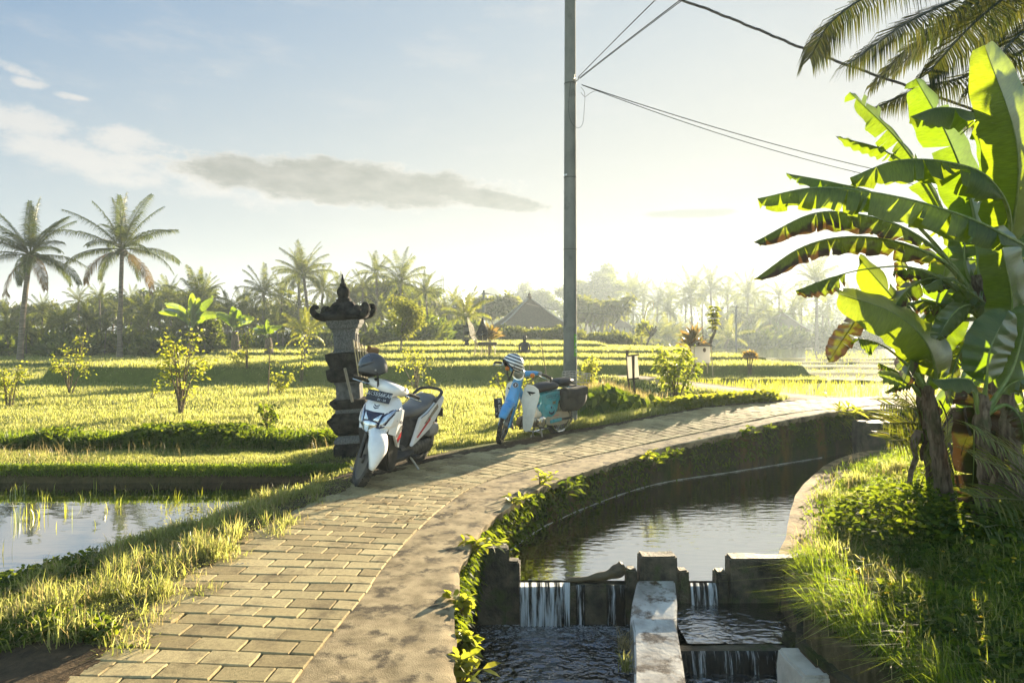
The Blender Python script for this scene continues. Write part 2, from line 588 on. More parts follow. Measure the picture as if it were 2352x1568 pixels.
dRg = sdist(R_PATH[::3], GX, GY); dEg = sdist(E_PATH[::3], GX, GY)
dirt = np.clip(1 - (dRg - PAVE_W - 0.25 - 0.2 * wob(GX, GY, 2)) / 0.35, 0, 1) * (dEg > 0)
dirt = np.maximum(dirt, inside(POND, GX, GY) * 1.0)
dP_ = np.abs(sdist(POND + [POND[0]], GX, GY))
dirt = np.maximum(dirt, np.clip(1 - (dP_ - 0.10) / 0.08, 0, 1) * (GZ < -0.14))
dirt = np.maximum(dirt, (dEg < 0) * np.clip(1 + sdist(B_BANK[::3], GX, GY) / 0.35, 0, 1))
dirt = np.maximum(dirt, np.clip(1 - (np.abs(sdist(S_PATH[::3], GX, GY)) - 0.5) / 0.25, 0, 1) * (GY > 12.5))
dirt = np.maximum(dirt, np.clip((GX + 3.2) / 0.5, 0, 1) * np.clip((3.75 - GY) / 0.3, 0, 1) * (dEg > 0) * (GX < -1))
bankd = (dEg < 0) * np.clip(-sdist(B_BANK[::3], GX, GY) / 0.3, 0, 1) * 0.85
dirt = np.maximum(dirt, bankd)
dirt = np.maximum(dirt, 0.7 * ((dEg > 0) & (dRg > PAVE_W - 0.2) & (GY < 9.0)))
gcol = np.zeros((nr * nc, 4), dtype=np.float32)
gcol[:, 0] = dirt.ravel(); gcol[:, 3] = 1
M_GROUND = ground_mat()
tag(mesh_np('ground', np.stack([GX.ravel(), GY.ravel(), GZ.ravel()], 1), GQ, None, M_GROUND, smooth=True, col=gcol), kind='structure')


# --- path: concrete base sheet with a broken edge above the canal, pavers on it
def path_frame(s_idx):
    P = R_PATH[s_idx]
    T = R_PATH[min(s_idx + 1, len(R_PATH) - 1)] - R_PATH[max(s_idx - 1, 0)]
    T = T / np.linalg.norm(T)
    return P, T


arc = np.concatenate([[0], np.cumsum(np.linalg.norm(np.diff(R_PATH, axis=0), axis=1))])


def along(s):
    x = np.interp(s, arc, R_PATH[:, 0]); y = np.interp(s, arc, R_PATH[:, 1])
    x2 = np.interp(s + 0.15, arc, R_PATH[:, 0]); y2 = np.interp(s + 0.15, arc, R_PATH[:, 1])
    x1 = np.interp(s - 0.15, arc, R_PATH[:, 0]); y1 = np.interp(s - 0.15, arc, R_PATH[:, 1])
    tx, ty = x2 - x1, y2 - y1
    L = np.hypot(tx, ty) + 1e-9
    return x, y, tx / L, ty / L


def lay(s, t):
    """point of the path at arc length s, t metres left of the paving's right edge"""
    x, y, tx, ty = along(s)
    return x - ty * t, y + tx * t


M_CONC = surf('weathered_concrete', (0.17, 0.13, 0.07), (0.38, 0.30, 0.175), rough=0.9, scale=7, detail=12, bump=0.3, bscale=130, spec=0.15, lo=0.34, hi=0.64, c3=(0.07, 0.055, 0.035), s3=6, t3=(0.50, 0.62))
M_CONC_PALE = surf('pale_worn_concrete', (0.30, 0.27, 0.22), (0.50, 0.46, 0.40), rough=0.75, scale=4, detail=9, bump=0.5, bscale=30, spec=0.3, c3=(0.12, 0.09, 0.05), s3=5, t3=(0.58, 0.7))
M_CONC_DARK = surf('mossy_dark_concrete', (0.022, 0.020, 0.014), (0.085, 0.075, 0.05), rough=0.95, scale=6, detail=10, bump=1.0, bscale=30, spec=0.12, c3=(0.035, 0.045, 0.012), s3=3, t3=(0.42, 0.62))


def strip(name, fn, S, Tn, mat, kind='structure', thick=None):
    """sheet over S (along) x Tn (across)"""
    P = np.array([[fn(s, t) for t in Tn] for s in S])
    a, b = len(S), len(Tn)
    i = (np.arange(a - 1)[:, None] * b + np.arange(b - 1)[None, :]).ravel()
    q = np.stack([i, i + b, i + b + 1, i + 1], 1)
    o = mesh_np(name, P.reshape(-1, 3), q, None, mat, smooth=True)
    return tag(o, kind=kind) if kind else o


e_arc = np.linspace(0, 1, len(E_PATH))
# concrete sheet from the edge of the canal to beneath the pavers (rows follow the path's right edge)
SP = np.arange(0.05, arc[-1] - 0.4, 0.045)
rows_v = []
for s in SP:
    x, y, tx, ty = along(s)
    x, y, tx, ty = float(x), float(y), float(tx), float(ty)
    # width of the concrete strip: distance to E along the right normal
    d = float(np.min(np.hypot(E_PATH[:, 0] - x, E_PATH[:, 1] - y)))
    best = d
    for q in np.linspace(0.1, 1.4, 66):
        px, py = x + ty * q, y - tx * q
        if sdist(E_PATH[max(0, np.argmin(np.hypot(E_PATH[:, 0] - px, E_PATH[:, 1] - py)) - 3):][:8], np.array([px]), np.array([py]))[0] < 0:
            best = q; break
    rows_v.append(best)
rows_v = np.array(rows_v)
rows_v = np.convolve(np.pad(rows_v, 6, mode='edge'), np.ones(13) / 13, 'valid')
chip = 0.014 * wob(SP * 5, SP * 0, 3.1) + 0.03 * np.maximum(0, wob(SP * 2, SP * 0 + 3, 2.0) - 0.5)
edge_t = -(rows_v - chip)
PV, cols = [], 14
for k, s in enumerate(SP):
    T = np.concatenate([np.linspace(edge_t[k], -0.02, cols), [0.4, PAVE_W + 0.12]])
    for j, t in enumerate(T):
        x, y = lay(s, t)
        z = path_z(x, y) - 0.004
        if t <= 0:
            z += 0.002 * wob(np.array(x * 6), np.array(y * 6), 1.3) - 0.004
            if j == 0:
                z -= 0.012 + 0.008 * math.sin(s * 37) * math.sin(s * 11)
        else:
            z -= 0.045
        PV.append((x, y, z))
    x, y = lay(s, edge_t[k] + 0.012)
    PV.append((x, y, path_z(x, y) - 0.085 - 0.025 * math.sin(s * 13) * math.sin(s * 29)))
PV = np.array(PV).reshape(len(SP), cols + 3, 3)
PV = np.concatenate([PV[:, -1:, :], PV[:, :-1, :]], 1)
a, b = PV.shape[:2]
i = (np.arange(a - 1)[:, None] * b + np.arange(b - 1)[None, :]).ravel()
tag(mesh_np('path', PV.reshape(-1, 3), np.stack([i, i + 1, i + b + 1, i + b], 1)[:, ::-1], None, M_CONC, smooth=True), kind='structure').data.set_sharp_from_angle(angle=R(35))


def pavers():
    """running-bond concrete pavers, each a bevelled block, laid along the curve"""
    V, Q, C = [], [], []
    pitch, blen, gap = 0.131, 0.252, 0.0085
    nrows = int((arc[-1] - 1.0) / pitch)
    for r in range(nrows):
        s0, s1 = r * pitch + gap / 2, (r + 1) * pitch - gap / 2
        off = 0 if r % 2 else blen / 2
        t = 0.0 if r % 2 else -0.0
        pw = PAVE_W - 0.24 * float(sm((3.65 - float(along(s0)[1])) / 0.6)) + random.uniform(-0.03, 0.03)
        edges = [0.0] + list(np.arange(off if off else blen, pw + 0.01, blen))
        if pw - edges[-1] > 0.05:
            edges.append(pw)
        far = s0 > 16
        for t0, t1 in zip(edges[:-1], edges[1:]):
            t0 += gap / 2; t1 -= gap / 2
            dz = random.gauss(0, 0.0013); tilt = random.gauss(0, 0.0014); tl2 = random.gauss(0, 0.0008)
            js, jt = random.gauss(0, 0.0018), random.gauss(0, 0.0022)
            bv = 0.005
            ring = []
            for ins, zz in ((0.0, -0.05), (0.0, -0.006), (bv, 0.0)):
                for (ss, tt) in ((s0 + ins, t0 + ins), (s1 - ins, t0 + ins), (s1 - ins, t1 - ins), (s0 + ins, t1 - ins)):
                    x, y = lay(ss + js, tt + jt)
                    z = float(path_z(x, y)) + zz + dz + tilt * (1 if tt > (t0 + t1) / 2 else -1) + tl2 * (1 if ss > (s0 + s1) / 2 else -1)
                    ring.append((float(x), float(y), z))
            n = len(V)
            V += ring
            for l in (0, 4):
                for k in range(4):
                    k2 = (k + 1) % 4
                    Q.append((n + l + k, n + l + k2, n + l + 4 + k2, n + l + 4 + k))
            Q.append((n + 8, n + 9, n + 10, n + 11))
    return V, Q


def paver_mat():
    m, nt, out = nodes('paving_stone')
    b = N(nt, 'ShaderNodeBsdfPrincipled', ins={'Roughness': 0.88, 'Specular IOR Level': 0.2})
    rnd = N(nt, 'ShaderNodeNewGeometry').outputs['Random Per Island']
    base = ramp(nt, rnd, [(0.0, (0.28, 0.215, 0.105)), (0.5, (0.40, 0.32, 0.16)), (1.0, (0.48, 0.39, 0.205))])
    fine = ramp(nt, noise(nt, 45, 9, 0.75), [(0.3, 0.6), (0.6, 1.0)])
    c = mixc(nt, 1.0, base, fine, 'MULTIPLY')
    stain = ramp(nt, noise(nt, 3.6, 10, 0.75), [(0.50, 0.0), (0.66, 0.75)])
    c = mixc(nt, stain, c, (0.09, 0.065, 0.035))
    nt.links.new(c, b.inputs['Base Color'])
    bp = N(nt, 'ShaderNodeBump', ins={'Strength': 0.55, 'Distance': 0.006, 'Height': noise(nt, 120, 6, 0.7)})
    nt.links.new(bp.outputs['Normal'], b.inputs['Normal'])
    nt.links.new(b.outputs[0], out.inputs['Surface'])
    return m


pv, pq = pavers()
tag(mesh_np('path_paving', pv, np.array(pq)[:, ::-1], None, paver_mat()), kind='structure')

# --- side path and distant track
M_DIRT = surf('trodden_dirt', (0.20, 0.15, 0.085), (0.38, 0.30, 0.19), rough=0.95, scale=4, detail=8, bump=0.6, bscale=30, spec=0.1)
def sp(s, t):
    i = min(int(s), len(S_PATH) - 2); f = s - i
    p = S_PATH[i] * (1 - f) + S_PATH[i + 1] * f
    T = S_PATH[i + 1] - S_PATH[i]; T = T / np.linalg.norm(T)
    x, y = p[0] - T[1] * t, p[1] + T[0] * t
    return (x, y, float(height(np.array([x]), np.array([y]))[0]) + 0.012 - 0.03 * (abs(t) / 0.48) ** 4)
strip('side_path', sp, np.linspace(0, len(S_PATH) - 1.02, 60), np.linspace(-0.48, 0.48, 8), M_DIRT)

# --- canal walls: rough faces that follow the edges
def wall_along(name, curve, z_top, z_bot, thick, mat, label, cat, side=1, bulge=0.02, top_fn=None):
    n = len(curve)
    T = np.gradient(curve, axis=0); T /= np.linalg.norm(T, axis=1)[:, None]
    Nn = np.stack([-T[:, 1], T[:, 0]], 1) * side
    zs = np.linspace(0, 1, 9)
    V = []
    for k in range(n):
        zt = top_fn(k) if top_fn else z_top
        for f in zs:
            z = z_bot + (zt - z_bot) * f
            wv = bulge * float(wob(np.array(curve[k, 0] * 3 + z * 5), np.array(curve[k, 1] * 3 - z * 4), 1.5))
            V.append((curve[k, 0] - Nn[k, 0] * wv, curve[k, 1] - Nn[k, 1] * wv, z))
        V.append((curve[k, 0] + Nn[k, 0] * thick, curve[k, 1] + Nn[k, 1] * thick, zt - 0.004))
        V.append((curve[k, 0] + Nn[k, 0] * thick, curve[k, 1] + Nn[k, 1] * thick, z_bot))
    m = len(zs) + 2
    i = (np.arange(n - 1)[:, None] * m + np.arange(m - 1)[None, :]).ravel()
    q = np.stack([i, i + m, i + m + 1, i + 1], 1)
    o = mesh_np(name, V, q if side > 0 else q[:, ::-1], None, mat, smooth=True)
    me = o.data
    me.set_sharp_from_angle(angle=R(50))
    return tag(o, label, cat)


def moss_wall_mat():
    m, nt, out = nodes('mossy_canal_wall')
    b = N(nt, 'ShaderNodeBsdfPrincipled', ins={'Roughness': 0.95, 'Specular IOR Level': 0.1})
    base = ramp(nt, noise(nt, 5, 10, 0.7), [(0.3, (0.03, 0.026, 0.016)), (0.65, (0.12, 0.095, 0.055))])
    moss = ramp(nt, noise(nt, 14, 8, 0.7), [(0.3, (0.022, 0.03, 0.008)), (0.7, (0.07, 0.085, 0.02))])
    rust = ramp(nt, noise(nt, 3, 6, 0.6, stretch=(1, 1, 0.35)), [(0.52, 0.0), (0.66, 0.8)])
    k = ramp(nt, noise(nt, 2.2, 8, 0.7, stretch=(1, 1, 0.6)), [(0.4, 0.0), (0.56, 1.0)])
    c = mixc(nt, k, base, moss)
    c = mixc(nt, rust, c, (0.17, 0.105, 0.03))
    nt.links.new(c, b.inputs['Base Color'])
    bp = N(nt, 'ShaderNodeBump', ins={'Strength': 1.0, 'Distance': 0.03, 'Height': noise(nt, 24, 9, 0.75)})
    nt.links.new(bp.outputs['Normal'], b.inputs['Normal'])
    nt.links.new(b.outputs[0], out.inputs['Surface'])
    return m


M_MOSS = moss_wall_mat()
ecut = spline(E_CTRL, 420)
# set the wall back a little under the lip of the path
wall_along('canal_wall', ecut[: int(420 * 0.80)] + 0.055 * np.stack([-np.gradient(ecut, axis=0)[:, 1], np.gradient(ecut, axis=0)[:, 0]], 1)[: int(420 * 0.80)] / np.linalg.norm(np.gradient(ecut, axis=0), axis=1)[: int(420 * 0.80), None], -0.05, -1.2, 0.12, M_MOSS,
           'long mossy canal wall under the edge of the paved path', 'wall', side=1, bulge=0.03,
           top_fn=lambda k: float(path_z(ecut[k, 0], ecut[k, 1])) - 0.06)
cw = bpy.data.objects['canal_wall']
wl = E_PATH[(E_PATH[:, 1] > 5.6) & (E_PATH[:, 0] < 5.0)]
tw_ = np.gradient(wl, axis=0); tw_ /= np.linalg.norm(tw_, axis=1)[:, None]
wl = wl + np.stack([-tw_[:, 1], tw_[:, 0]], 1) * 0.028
MB().tube([(x, y, W_UP + 0.006) for x, y in wl], [0.007 + 0.003 * math.sin(i * 1.7) for i in range(len(wl))], 6).build('waterline_glint', surf('painted_meniscus_glint', (0.38, 0.36, 0.30), (0.60, 0.58, 0.52), rough=0.5, scale=20), cw)  # sky reflection on the meniscus, put in as a pale tube
bcut = spline(B_CTRL, 300)
k0 = int(np.argmin(np.hypot(bcut[:, 0] - 2.14, bcut[:, 1] - 5.5)))
M_BANKWALL = surf('sunlit_canal_coping', (0.16, 0.105, 0.05), (0.36, 0.255, 0.13), rough=0.9, scale=6, detail=10, bump=0.8, bscale=35, spec=0.15, c3=(0.07, 0.05, 0.025), s3=4, t3=(0.52, 0.66))
wall_along('canal_bank_wall', bcut[k0:220], -0.27, -1.2, 0.30, M_BANKWALL, 'low tan concrete wall along the grassy bank, right of the canal water', 'wall', side=-1, bulge=0.012)
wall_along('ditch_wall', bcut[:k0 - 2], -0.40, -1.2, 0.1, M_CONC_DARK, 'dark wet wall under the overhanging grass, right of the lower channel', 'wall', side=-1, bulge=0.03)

# --- water sheets
def sheet(name, pts, z, mat, sub=0):
    bm = bmesh.new()
    bm.faces.new([bm.verts.new((x, y, z)) for x, y in pts])
    bmesh.ops.triangulate(bm, faces=bm.faces)
    me = bpy.data.meshes.new(name); bm.to_mesh(me); bm.free()
    me.materials.append(mat)
    o = link(bpy.data.objects.new(name, me))
    return tag(o, kind='structure')


M_POND = water_mat('still_pond_water', ior=9.0, col=(0.012, 0.012, 0.009), rip=(1.8, 0.0022), stretch=(1, 2.2, 1), rough=0.01)
M_CANAL = water_mat('flowing_canal_water', ior=8.0, col=(0.016, 0.012, 0.007), rip=(6.5, 0.0048), stretch=(0.7, 1.9, 1), rough=0.02)
M_POOL = water_mat('turbulent_pool_water', ior=2.6, col=(0.014, 0.012, 0.010), rip=(9, 0.085), stretch=(1, 1.25, 1), rough=0.05, foam=(0.0, 0.75, 5.25, 0.9, 0.62))
M_POOL2 = water_mat('rippled_channel_water', ior=5.0, col=(0.016, 0.014, 0.010), rip=(11, 0.022), stretch=(1, 1.5, 1), rough=0.05, foam=(1.45, 1.6, 5.3, 0.35, 0.74))
M_FIELDWATER = water_mat('flooded_field_water', ior=2.6, col=(0.02, 0.018, 0.012), rip=(3, 0.006), rough=0.04)
sheet('pond_water', [(-13.9, 8.6), (-1.7, 8.6), (-1.6, 7.5), (-2.9, 3.9), (-5, 2.9), (-13.9, 2.5)], W_POND, M_POND)
up = [tuple(p) for p in E_PATH[(E_PATH[:, 1] > 5.42) & (E_PATH[:, 0] < 15)]]
dn = [tuple(p) for p in B_BANK[(B_BANK[:, 1] > 5.42) & (B_BANK[:, 0] < 15)]]
sheet('canal_water', up + dn[::-1], W_UP, M_CANAL)
sheet('pool_water', [(-0.6, 0.7), (0.95, 0.7), (0.98, 5.34), (-0.6, 5.34)], W_LOW, M_POOL)
sheet('channel_water', [(1.2, 4.66), (2.3, 4.66), (2.3, 5.36), (1.2, 5.36)], W_RIGHT, M_POOL2)
sheet('lower_channel_water', [(1.05, 0.7), (2.4, 0.7), (2.4, 4.6), (1.1, 4.6)], W_RLOW, M_POOL2)
sheet('paddy_water', PADDY, W_PADDY, M_FIELDWATER)
sheet('far_paddy_water', [(10.4, 21.8), (11.5, 34), (8, 48), (6, 70), (60, 70), (52, 40), (30, 21)], 0.10, M_FIELDWATER)

# ================================================================== camera, sky, sun, air
cam = bpy.data.cameras.new('camera'); cam.sensor_width = 36; cam.lens = 24.0
cam.shift_y = -14 / 2352; cam.clip_start = 0.05; cam.clip_end = 3000
co = bpy.data.objects.new('camera', cam); COL.objects.link(co)
co.location = (0, 0, EYE); co.rotation_euler = (R(90), 0, 0)
SC.camera = co

sun = bpy.data.lights.new('sun', 'SUN'); sun.energy = 5.0; sun.angle = R(0.6); sun.color = (1.0, 0.83, 0.57)
so = bpy.data.objects.new('sun', sun); COL.objects.link(so)
az, el = R(SUN_AZ), R(SUN_EL)
to_sun = Vector((math.sin(az) * math.cos(el), math.cos(az) * math.cos(el), math.sin(el)))
so.rotation_euler = to_sun.to_track_quat('Z', 'Y').to_euler()

w = bpy.data.worlds.new('World'); SC.world = w; w.use_nodes = True
nt = w.node_tree; nt.nodes.clear()
wo = N(nt, 'ShaderNodeOutputWorld')
sky = N(nt, 'ShaderNodeTexSky', sky_type='NISHITA', sun_disc=False, sun_elevation=el, sun_rotation=az, altitude=300, air_density=1.0, dust_density=0.6, ozone_density=1.0)
# clouds by azimuth and elevation
dirv = N(nt, 'ShaderNodeTexCoord').outputs['Generated']
sx = N(nt, 'ShaderNodeSeparateXYZ', ins={'Vector': dirv})
azn = N(nt, 'ShaderNodeMath', operation='ARCTAN2', ins={0: sx.outputs['X'], 1: sx.outputs['Y']}).outputs[0]
eln = N(nt, 'ShaderNodeMath', operation='ARCSINE', ins={0: sx.outputs['Z']}).outputs[0]
ae = N(nt, 'ShaderNodeCombineXYZ', ins={'X': azn, 'Y': eln}).outputs[0]


def M2(op, a, b=0.0, clamp=False):
    return N(nt, 'ShaderNodeMath', operation=op, use_clamp=clamp, ins={0: a, 1: b}).outputs[0]


def cn(scale, detail, rough=0.6, stretch=(1, 2.2, 1)):
    return N(nt, 'ShaderNodeTexNoise', ins={'Vector': N(nt, 'ShaderNodeMapping', ins={'Vector': ae, 'Scale': stretch}).outputs[0], 'Scale': scale, 'Detail': detail, 'Roughness': rough}).outputs['Fac']


def blob(u, v, du, dv, skew=0.0):
    """1 at the centre of a lens-shaped cloud, falling through 0 at its rim"""
    a0 = math.atan2(u - U0, F); e0 = math.atan2((V0 - v) * math.cos(a0), F)
    da = M2('DIVIDE', M2('SUBTRACT', azn, a0), du / F)
    de = M2('DIVIDE', M2('SUBTRACT', M2('SUBTRACT', eln, e0), M2('MULTIPLY', M2('SUBTRACT', azn, a0), skew)), dv / F)
    return M2('SUBTRACT', 1.0, M2('ADD', M2('MULTIPLY', da, da), M2('MULTIPLY', de, de)))


rough_n = M2('MULTIPLY', M2('SUBTRACT', cn(16, 9, 0.62), 0.5), 3.4)
fine_n = M2('MULTIPLY', M2('SUBTRACT', cn(38, 8, 0.65, (1, 1.6, 1)), 0.5), 2.6)
main = M2('MAXIMUM', blob(800, 420, 400, 54, -0.04), blob(1060, 445, 240, 26, -0.16))
main = M2('ADD', M2('ADD', main, M2('MULTIPLY', rough_n, 0.55)), M2('MULTIPLY', fine_n, 0.25))
body = ramp(nt, main, [(0.05, 0.0), (0.6, 1.0)], 'EASE')
rim = ramp(nt, M2('ADD', main, M2('MULTIPLY', fine_n, 0.3)), [(0.0, 0.0), (0.5, 0.8)], 'EASE')
small = blob(1590, 490, 130, 12)
small = ramp(nt, M2('ADD', small, M2('MULTIPLY', rough_n, 0.5)), [(0.2, 0.0), (0.7, 0.8)], 'EASE')
tail = M2('MAXIMUM', blob(190, 365, 220, 40, -0.16), blob(30, 280, 120, 36))
tail = M2('MAXIMUM', tail, blob(290, 325, 90, 34))
tail = M2('MAXIMUM', tail, M2('MAXIMUM', blob(45, 163, 44, 11, -0.2), blob(64, 190, 34, 13)))
tail = M2('MAXIMUM', tail, M2('MAXIMUM', blob(160, 222, 34, 8), M2('SUBTRACT', blob(510, 175, 46, 30), 0.75)))
tail = M2('MAXIMUM', tail, M2('SUBTRACT', blob(420, 395, 420, 70, -0.1), 0.35))
tail = ramp(nt, M2('ADD', M2('ADD', tail, M2('MULTIPLY', rough_n, 0.8)), M2('MULTIPLY', fine_n, 0.5)), [(0.0, 0.0), (1.1, 0.8)], 'EASE')
veil = ramp(nt, cn(5.5, 8, 0.62, (1, 3.2, 1)), [(0.48, 0.0), (0.78, 0.55)], 'EASE')

SKY_STRENGTH = 0.05
white = 9.0
col = sky.outputs['Color']
def SV(c, k):
    return (c[0] * k, c[1] * k, c[2] * k)


# sky opposite the sun is brightened and warmed, as added fill light
sd = N(nt, 'ShaderNodeVectorMath', operation='DOT_PRODUCT', ins={0: dirv, 1: (math.sin(az), math.cos(az), 0.0)}).outputs['Value']
back = N(nt, 'ShaderNodeMapRange', interpolation_type='SMOOTHSTEP', ins={0: sd, 1: -0.45, 2: 0.30, 3: 0.0, 4: 1.0}).outputs[0]
# pale morning veil low in the sky
hz_e = ramp(nt, N(nt, 'ShaderNodeMath', operation='DIVIDE', use_clamp=True, ins={0: eln, 1: R(45)}).outputs[0], [(0.0, 0.88), (0.30, 0.66), (0.5, 0.36), (0.75, 0.16), (1.0, 0.05)])
hz_f = M2('ADD', hz_e, M2('MULTIPLY', M2('SUBTRACT', sd, 0.62), 1.0), True)
hz_f = M2('MINIMUM', hz_f, 0.95)
col = N(nt, 'ShaderNodeVectorMath', operation='MULTIPLY', ins={0: col, 1: (SKY_GAIN * 0.60, SKY_GAIN * 0.92, SKY_GAIN * 1.65)}).outputs[0]
# soft ceiling on the sky's brightness, as the tone curve of the photograph has
lim = N(nt, 'ShaderNodeVectorMath', operation='ADD', ins={0: col, 1: (SKY_LIMIT, SKY_LIMIT, SKY_LIMIT)}).outputs[0]
col = N(nt, 'ShaderNodeVectorMath', operation='DIVIDE', ins={0: N(nt, 'ShaderNodeVectorMath', operation='SCALE', ins={0: col, 'Scale': SKY_LIMIT}).outputs[0], 1: lim}).outputs[0]
col = mixc(nt, hz_f, col, SV((0.955, 0.985, 0.955), VEIL))
col = mixc(nt, veil, col, SV((0.95, 0.97, 1.0), CLOUD_WHITE * 0.9))
col = mixc(nt, tail, col, SV((1.0, 0.98, 0.95), CLOUD_WHITE * 1.0))
col = mixc(nt, rim, col, SV((1.0, 0.98, 0.92), CLOUD_WHITE * 1.1))
shade = ramp(nt, M2('ADD', cn(22, 8, 0.6, (1, 2.6, 1)), M2('MULTIPLY', main, 0.0)), [(0.3, SV((0.93, 1.0, 0.96), CLOUD_WHITE * 0.42)), (0.7, SV((1.0, 1.0, 0.95), CLOUD_WHITE * 0.62))])
col = mixc(nt, body, col, shade)
col = mixc(nt, small, col, SV((0.95, 1.0, 0.93), CLOUD_WHITE * 0.50))
behind = N(nt, 'ShaderNodeVectorMath', operation='MULTIPLY', ins={0: col, 1: (BACK * 1.12, BACK * 0.98, BACK * 0.74)}).outputs[0]
col = mixc(nt, back, behind, col)
bg = N(nt, 'ShaderNodeBackground', ins={'Color': col, 'Strength': SKY_STRENGTH})
nt.links.new(bg.outputs[0], wo.inputs['Surface'])

# morning mist: one closed box of even air round everything
hm = bpy.data.materials.new('morning_mist'); hm.use_nodes = True
ht = hm.node_tree; ht.nodes.clear()
ho = N(ht, 'ShaderNodeOutputMaterial')
hv = N(ht, 'ShaderNodeVolumePrincipled', ins={'Color': (0.78, 0.91, 1.0, 1), 'Density': HAZE, 'Anisotropy': HAZE_G})
ht.links.new(hv.outputs[0], ho.inputs['Volume'])
hz = MB().box((0, 155, 11.2), (2900, 600, 27.2)).build('haze', hm, smooth=False)
tag(hz, kind='stuff')

SC.render.engine = 'CYCLES'
SC.cycles.use_denoising = True
SC.cycles.max_bounces = 6; SC.cycles.diffuse_bounces = 2; SC.cycles.glossy_bounces = 3; SC.cycles.transmission_bounces = 4
SC.cycles.transparent_max_bounces = 6; SC.cycles.volume_bounces = 0
SC.cycles.sample_clamp_indirect = 6
SC.view_settings.view_transform = 'Standard'; SC.view_settings.look = 'None'
SC.view_settings.exposure = EXPOSURE; SC.view_settings.gamma = 1.0
# ================================================================== paints and plastics
def paint(name, c, rough=0.28, coat=0.5, grime=0.25, metal=0.0):
    m, nt, out = nodes(name)
    g = ramp(nt, noise(nt, 9, 7, 0.65), [(0.42, 0.0), (0.75, grime)])
    col = mixc(nt, g, c, (0.16, 0.12, 0.08))
    b = N(nt, 'ShaderNodeBsdfPrincipled', ins={'Base Color': col, 'Roughness': rough, 'Coat Weight': coat, 'Coat Roughness': 0.08, 'Metallic': metal})
    r = ramp(nt, noise(nt, 14, 5), [(0.3, rough * 0.8), (0.7, min(1, rough * 1.7))])
    nt.links.new(r, b.inputs['Roughness'])
    nt.links.new(b.outputs[0], out.inputs['Surface'])
    return m


P_WHITE = paint('white_paint', (0.80, 0.80, 0.79), grime=0.12)
P_CREAM = paint('cream_plastic', (0.74, 0.71, 0.62), rough=0.4, coat=0.2, grime=0.25)
P_BLUE = paint('sky_blue_paint', (0.06, 0.30, 0.62), grime=0.2)
P_TURQ = paint('turquoise_paint', (0.045, 0.33, 0.40), grime=0.25)
P_BLACK = surf('black_plastic', (0.018, 0.018, 0.018), (0.05, 0.047, 0.042), rough=0.55, scale=12, bump=0.05)
P_RUBBER = surf('tyre_rubber', (0.016, 0.016, 0.016), (0.075, 0.065, 0.05), rough=0.85, scale=9, bump=0.3, bscale=70)
P_VINYL = surf('seat_vinyl', (0.016, 0.016, 0.017), (0.03, 0.029, 0.028), rough=0.5, scale=5, bump=0.12, bscale=160)
P_STEEL = surf('scuffed_steel', (0.28, 0.27, 0.25), (0.50, 0.48, 0.44), rough=0.42, metal=0.9, scale=14)
P_CHROME = surf('chrome', (0.62, 0.62, 0.60), (0.40, 0.37, 0.33), rough=0.16, metal=1.0, scale=20, lo=0.5, hi=0.8)
P_ENGINE = surf('oily_engine', (0.03, 0.028, 0.025), (0.14, 0.13, 0.11), rough=0.6, metal=0.5, scale=18, bump=0.3)
P_RIM = surf('dark_cast_rim', (0.05, 0.05, 0.05), (0.11, 0.10, 0.09), rough=0.5, metal=0.5)
P_BEIGE = paint('beige_chain_cover_paint', (0.42, 0.37, 0.27), rough=0.5, coat=0.1, grime=0.5)
P_NAVY = surf('navy_print', (0.012, 0.016, 0.05), rough=0.4)
P_PLATE = surf('plate_black', (0.012, 0.015, 0.028), (0.022, 0.024, 0.034), rough=0.45)
P_LETTER = surf('plate_lettering', (0.62, 0.64, 0.66), (0.42, 0.44, 0.46), rough=0.5, scale=60)
P_RED = surf('red_decal', (0.50, 0.02, 0.025), rough=0.35)
P_AMBER = surf('amber_lens', (0.62, 0.18, 0.02), rough=0.15, coat=0.8)
P_LENS = surf('headlamp_lens', (0.52, 0.55, 0.58), (0.80, 0.82, 0.84), rough=0.06, metal=0.75, scale=22, lo=0.4, hi=0.6)
P_LENS_BLUE = surf('smoked_lens', (0.22, 0.26, 0.33), (0.55, 0.60, 0.68), rough=0.06, metal=0.7, scale=12, coat=1.0)
P_GLASS = surf('old_lamp_glass', (0.10, 0.11, 0.09), (0.22, 0.23, 0.19), rough=0.08, metal=0.3, scale=16, coat=1.0)
P_CANVAS = surf('dusty_canvas', (0.018, 0.018, 0.016), (0.05, 0.047, 0.038), rough=0.9, scale=6, bump=0.6, bscale=24)
P_GREYSHELL = paint('matt_grey_shell', (0.05, 0.056, 0.066), rough=0.42, coat=0.15, grime=0.2)
P_STRAP = surf('black_webbing', (0.012, 0.012, 0.012), (0.03, 0.03, 0.03), rough=0.8, bump=0.2)

FRONT = Matrix(((0, 0, 1, 0), (1, 0, 0, 0), (0, 1, 0, 0), (0, 0, 0, 1)))      # letters facing +x
LEFT = Matrix(((-1, 0, 0, 0), (0, 0, 1, 0), (0, 1, 0, 0), (0, 0, 0, 1)))      # letters facing +y


def steer_matrix(p0, p1, ang):
    ax = (Vector(p0) - Vector(p1)).normalized()
    return Matrix.Translation(p1) @ Matrix.Rotation(ang, 4, ax) @ Matrix.Translation(-Vector(p1))


def sec(x, cy, cz, hy, hz, n=12, p=2.6, flat=0.0):
    """rounded-box ring in the plane x = const"""
    out = []
    for k in range(n):
        a = 2 * math.pi * (k + 0.5) / n
        c, s = math.cos(a), math.sin(a)
        yy = math.copysign(abs(c) ** (2 / p), c); zz = math.copysign(abs(s) ** (2 / p), s)
        out.append((x, cy + hy * yy, cz + hz * zz * (1 - flat if zz < 0 else 1)))
    return out


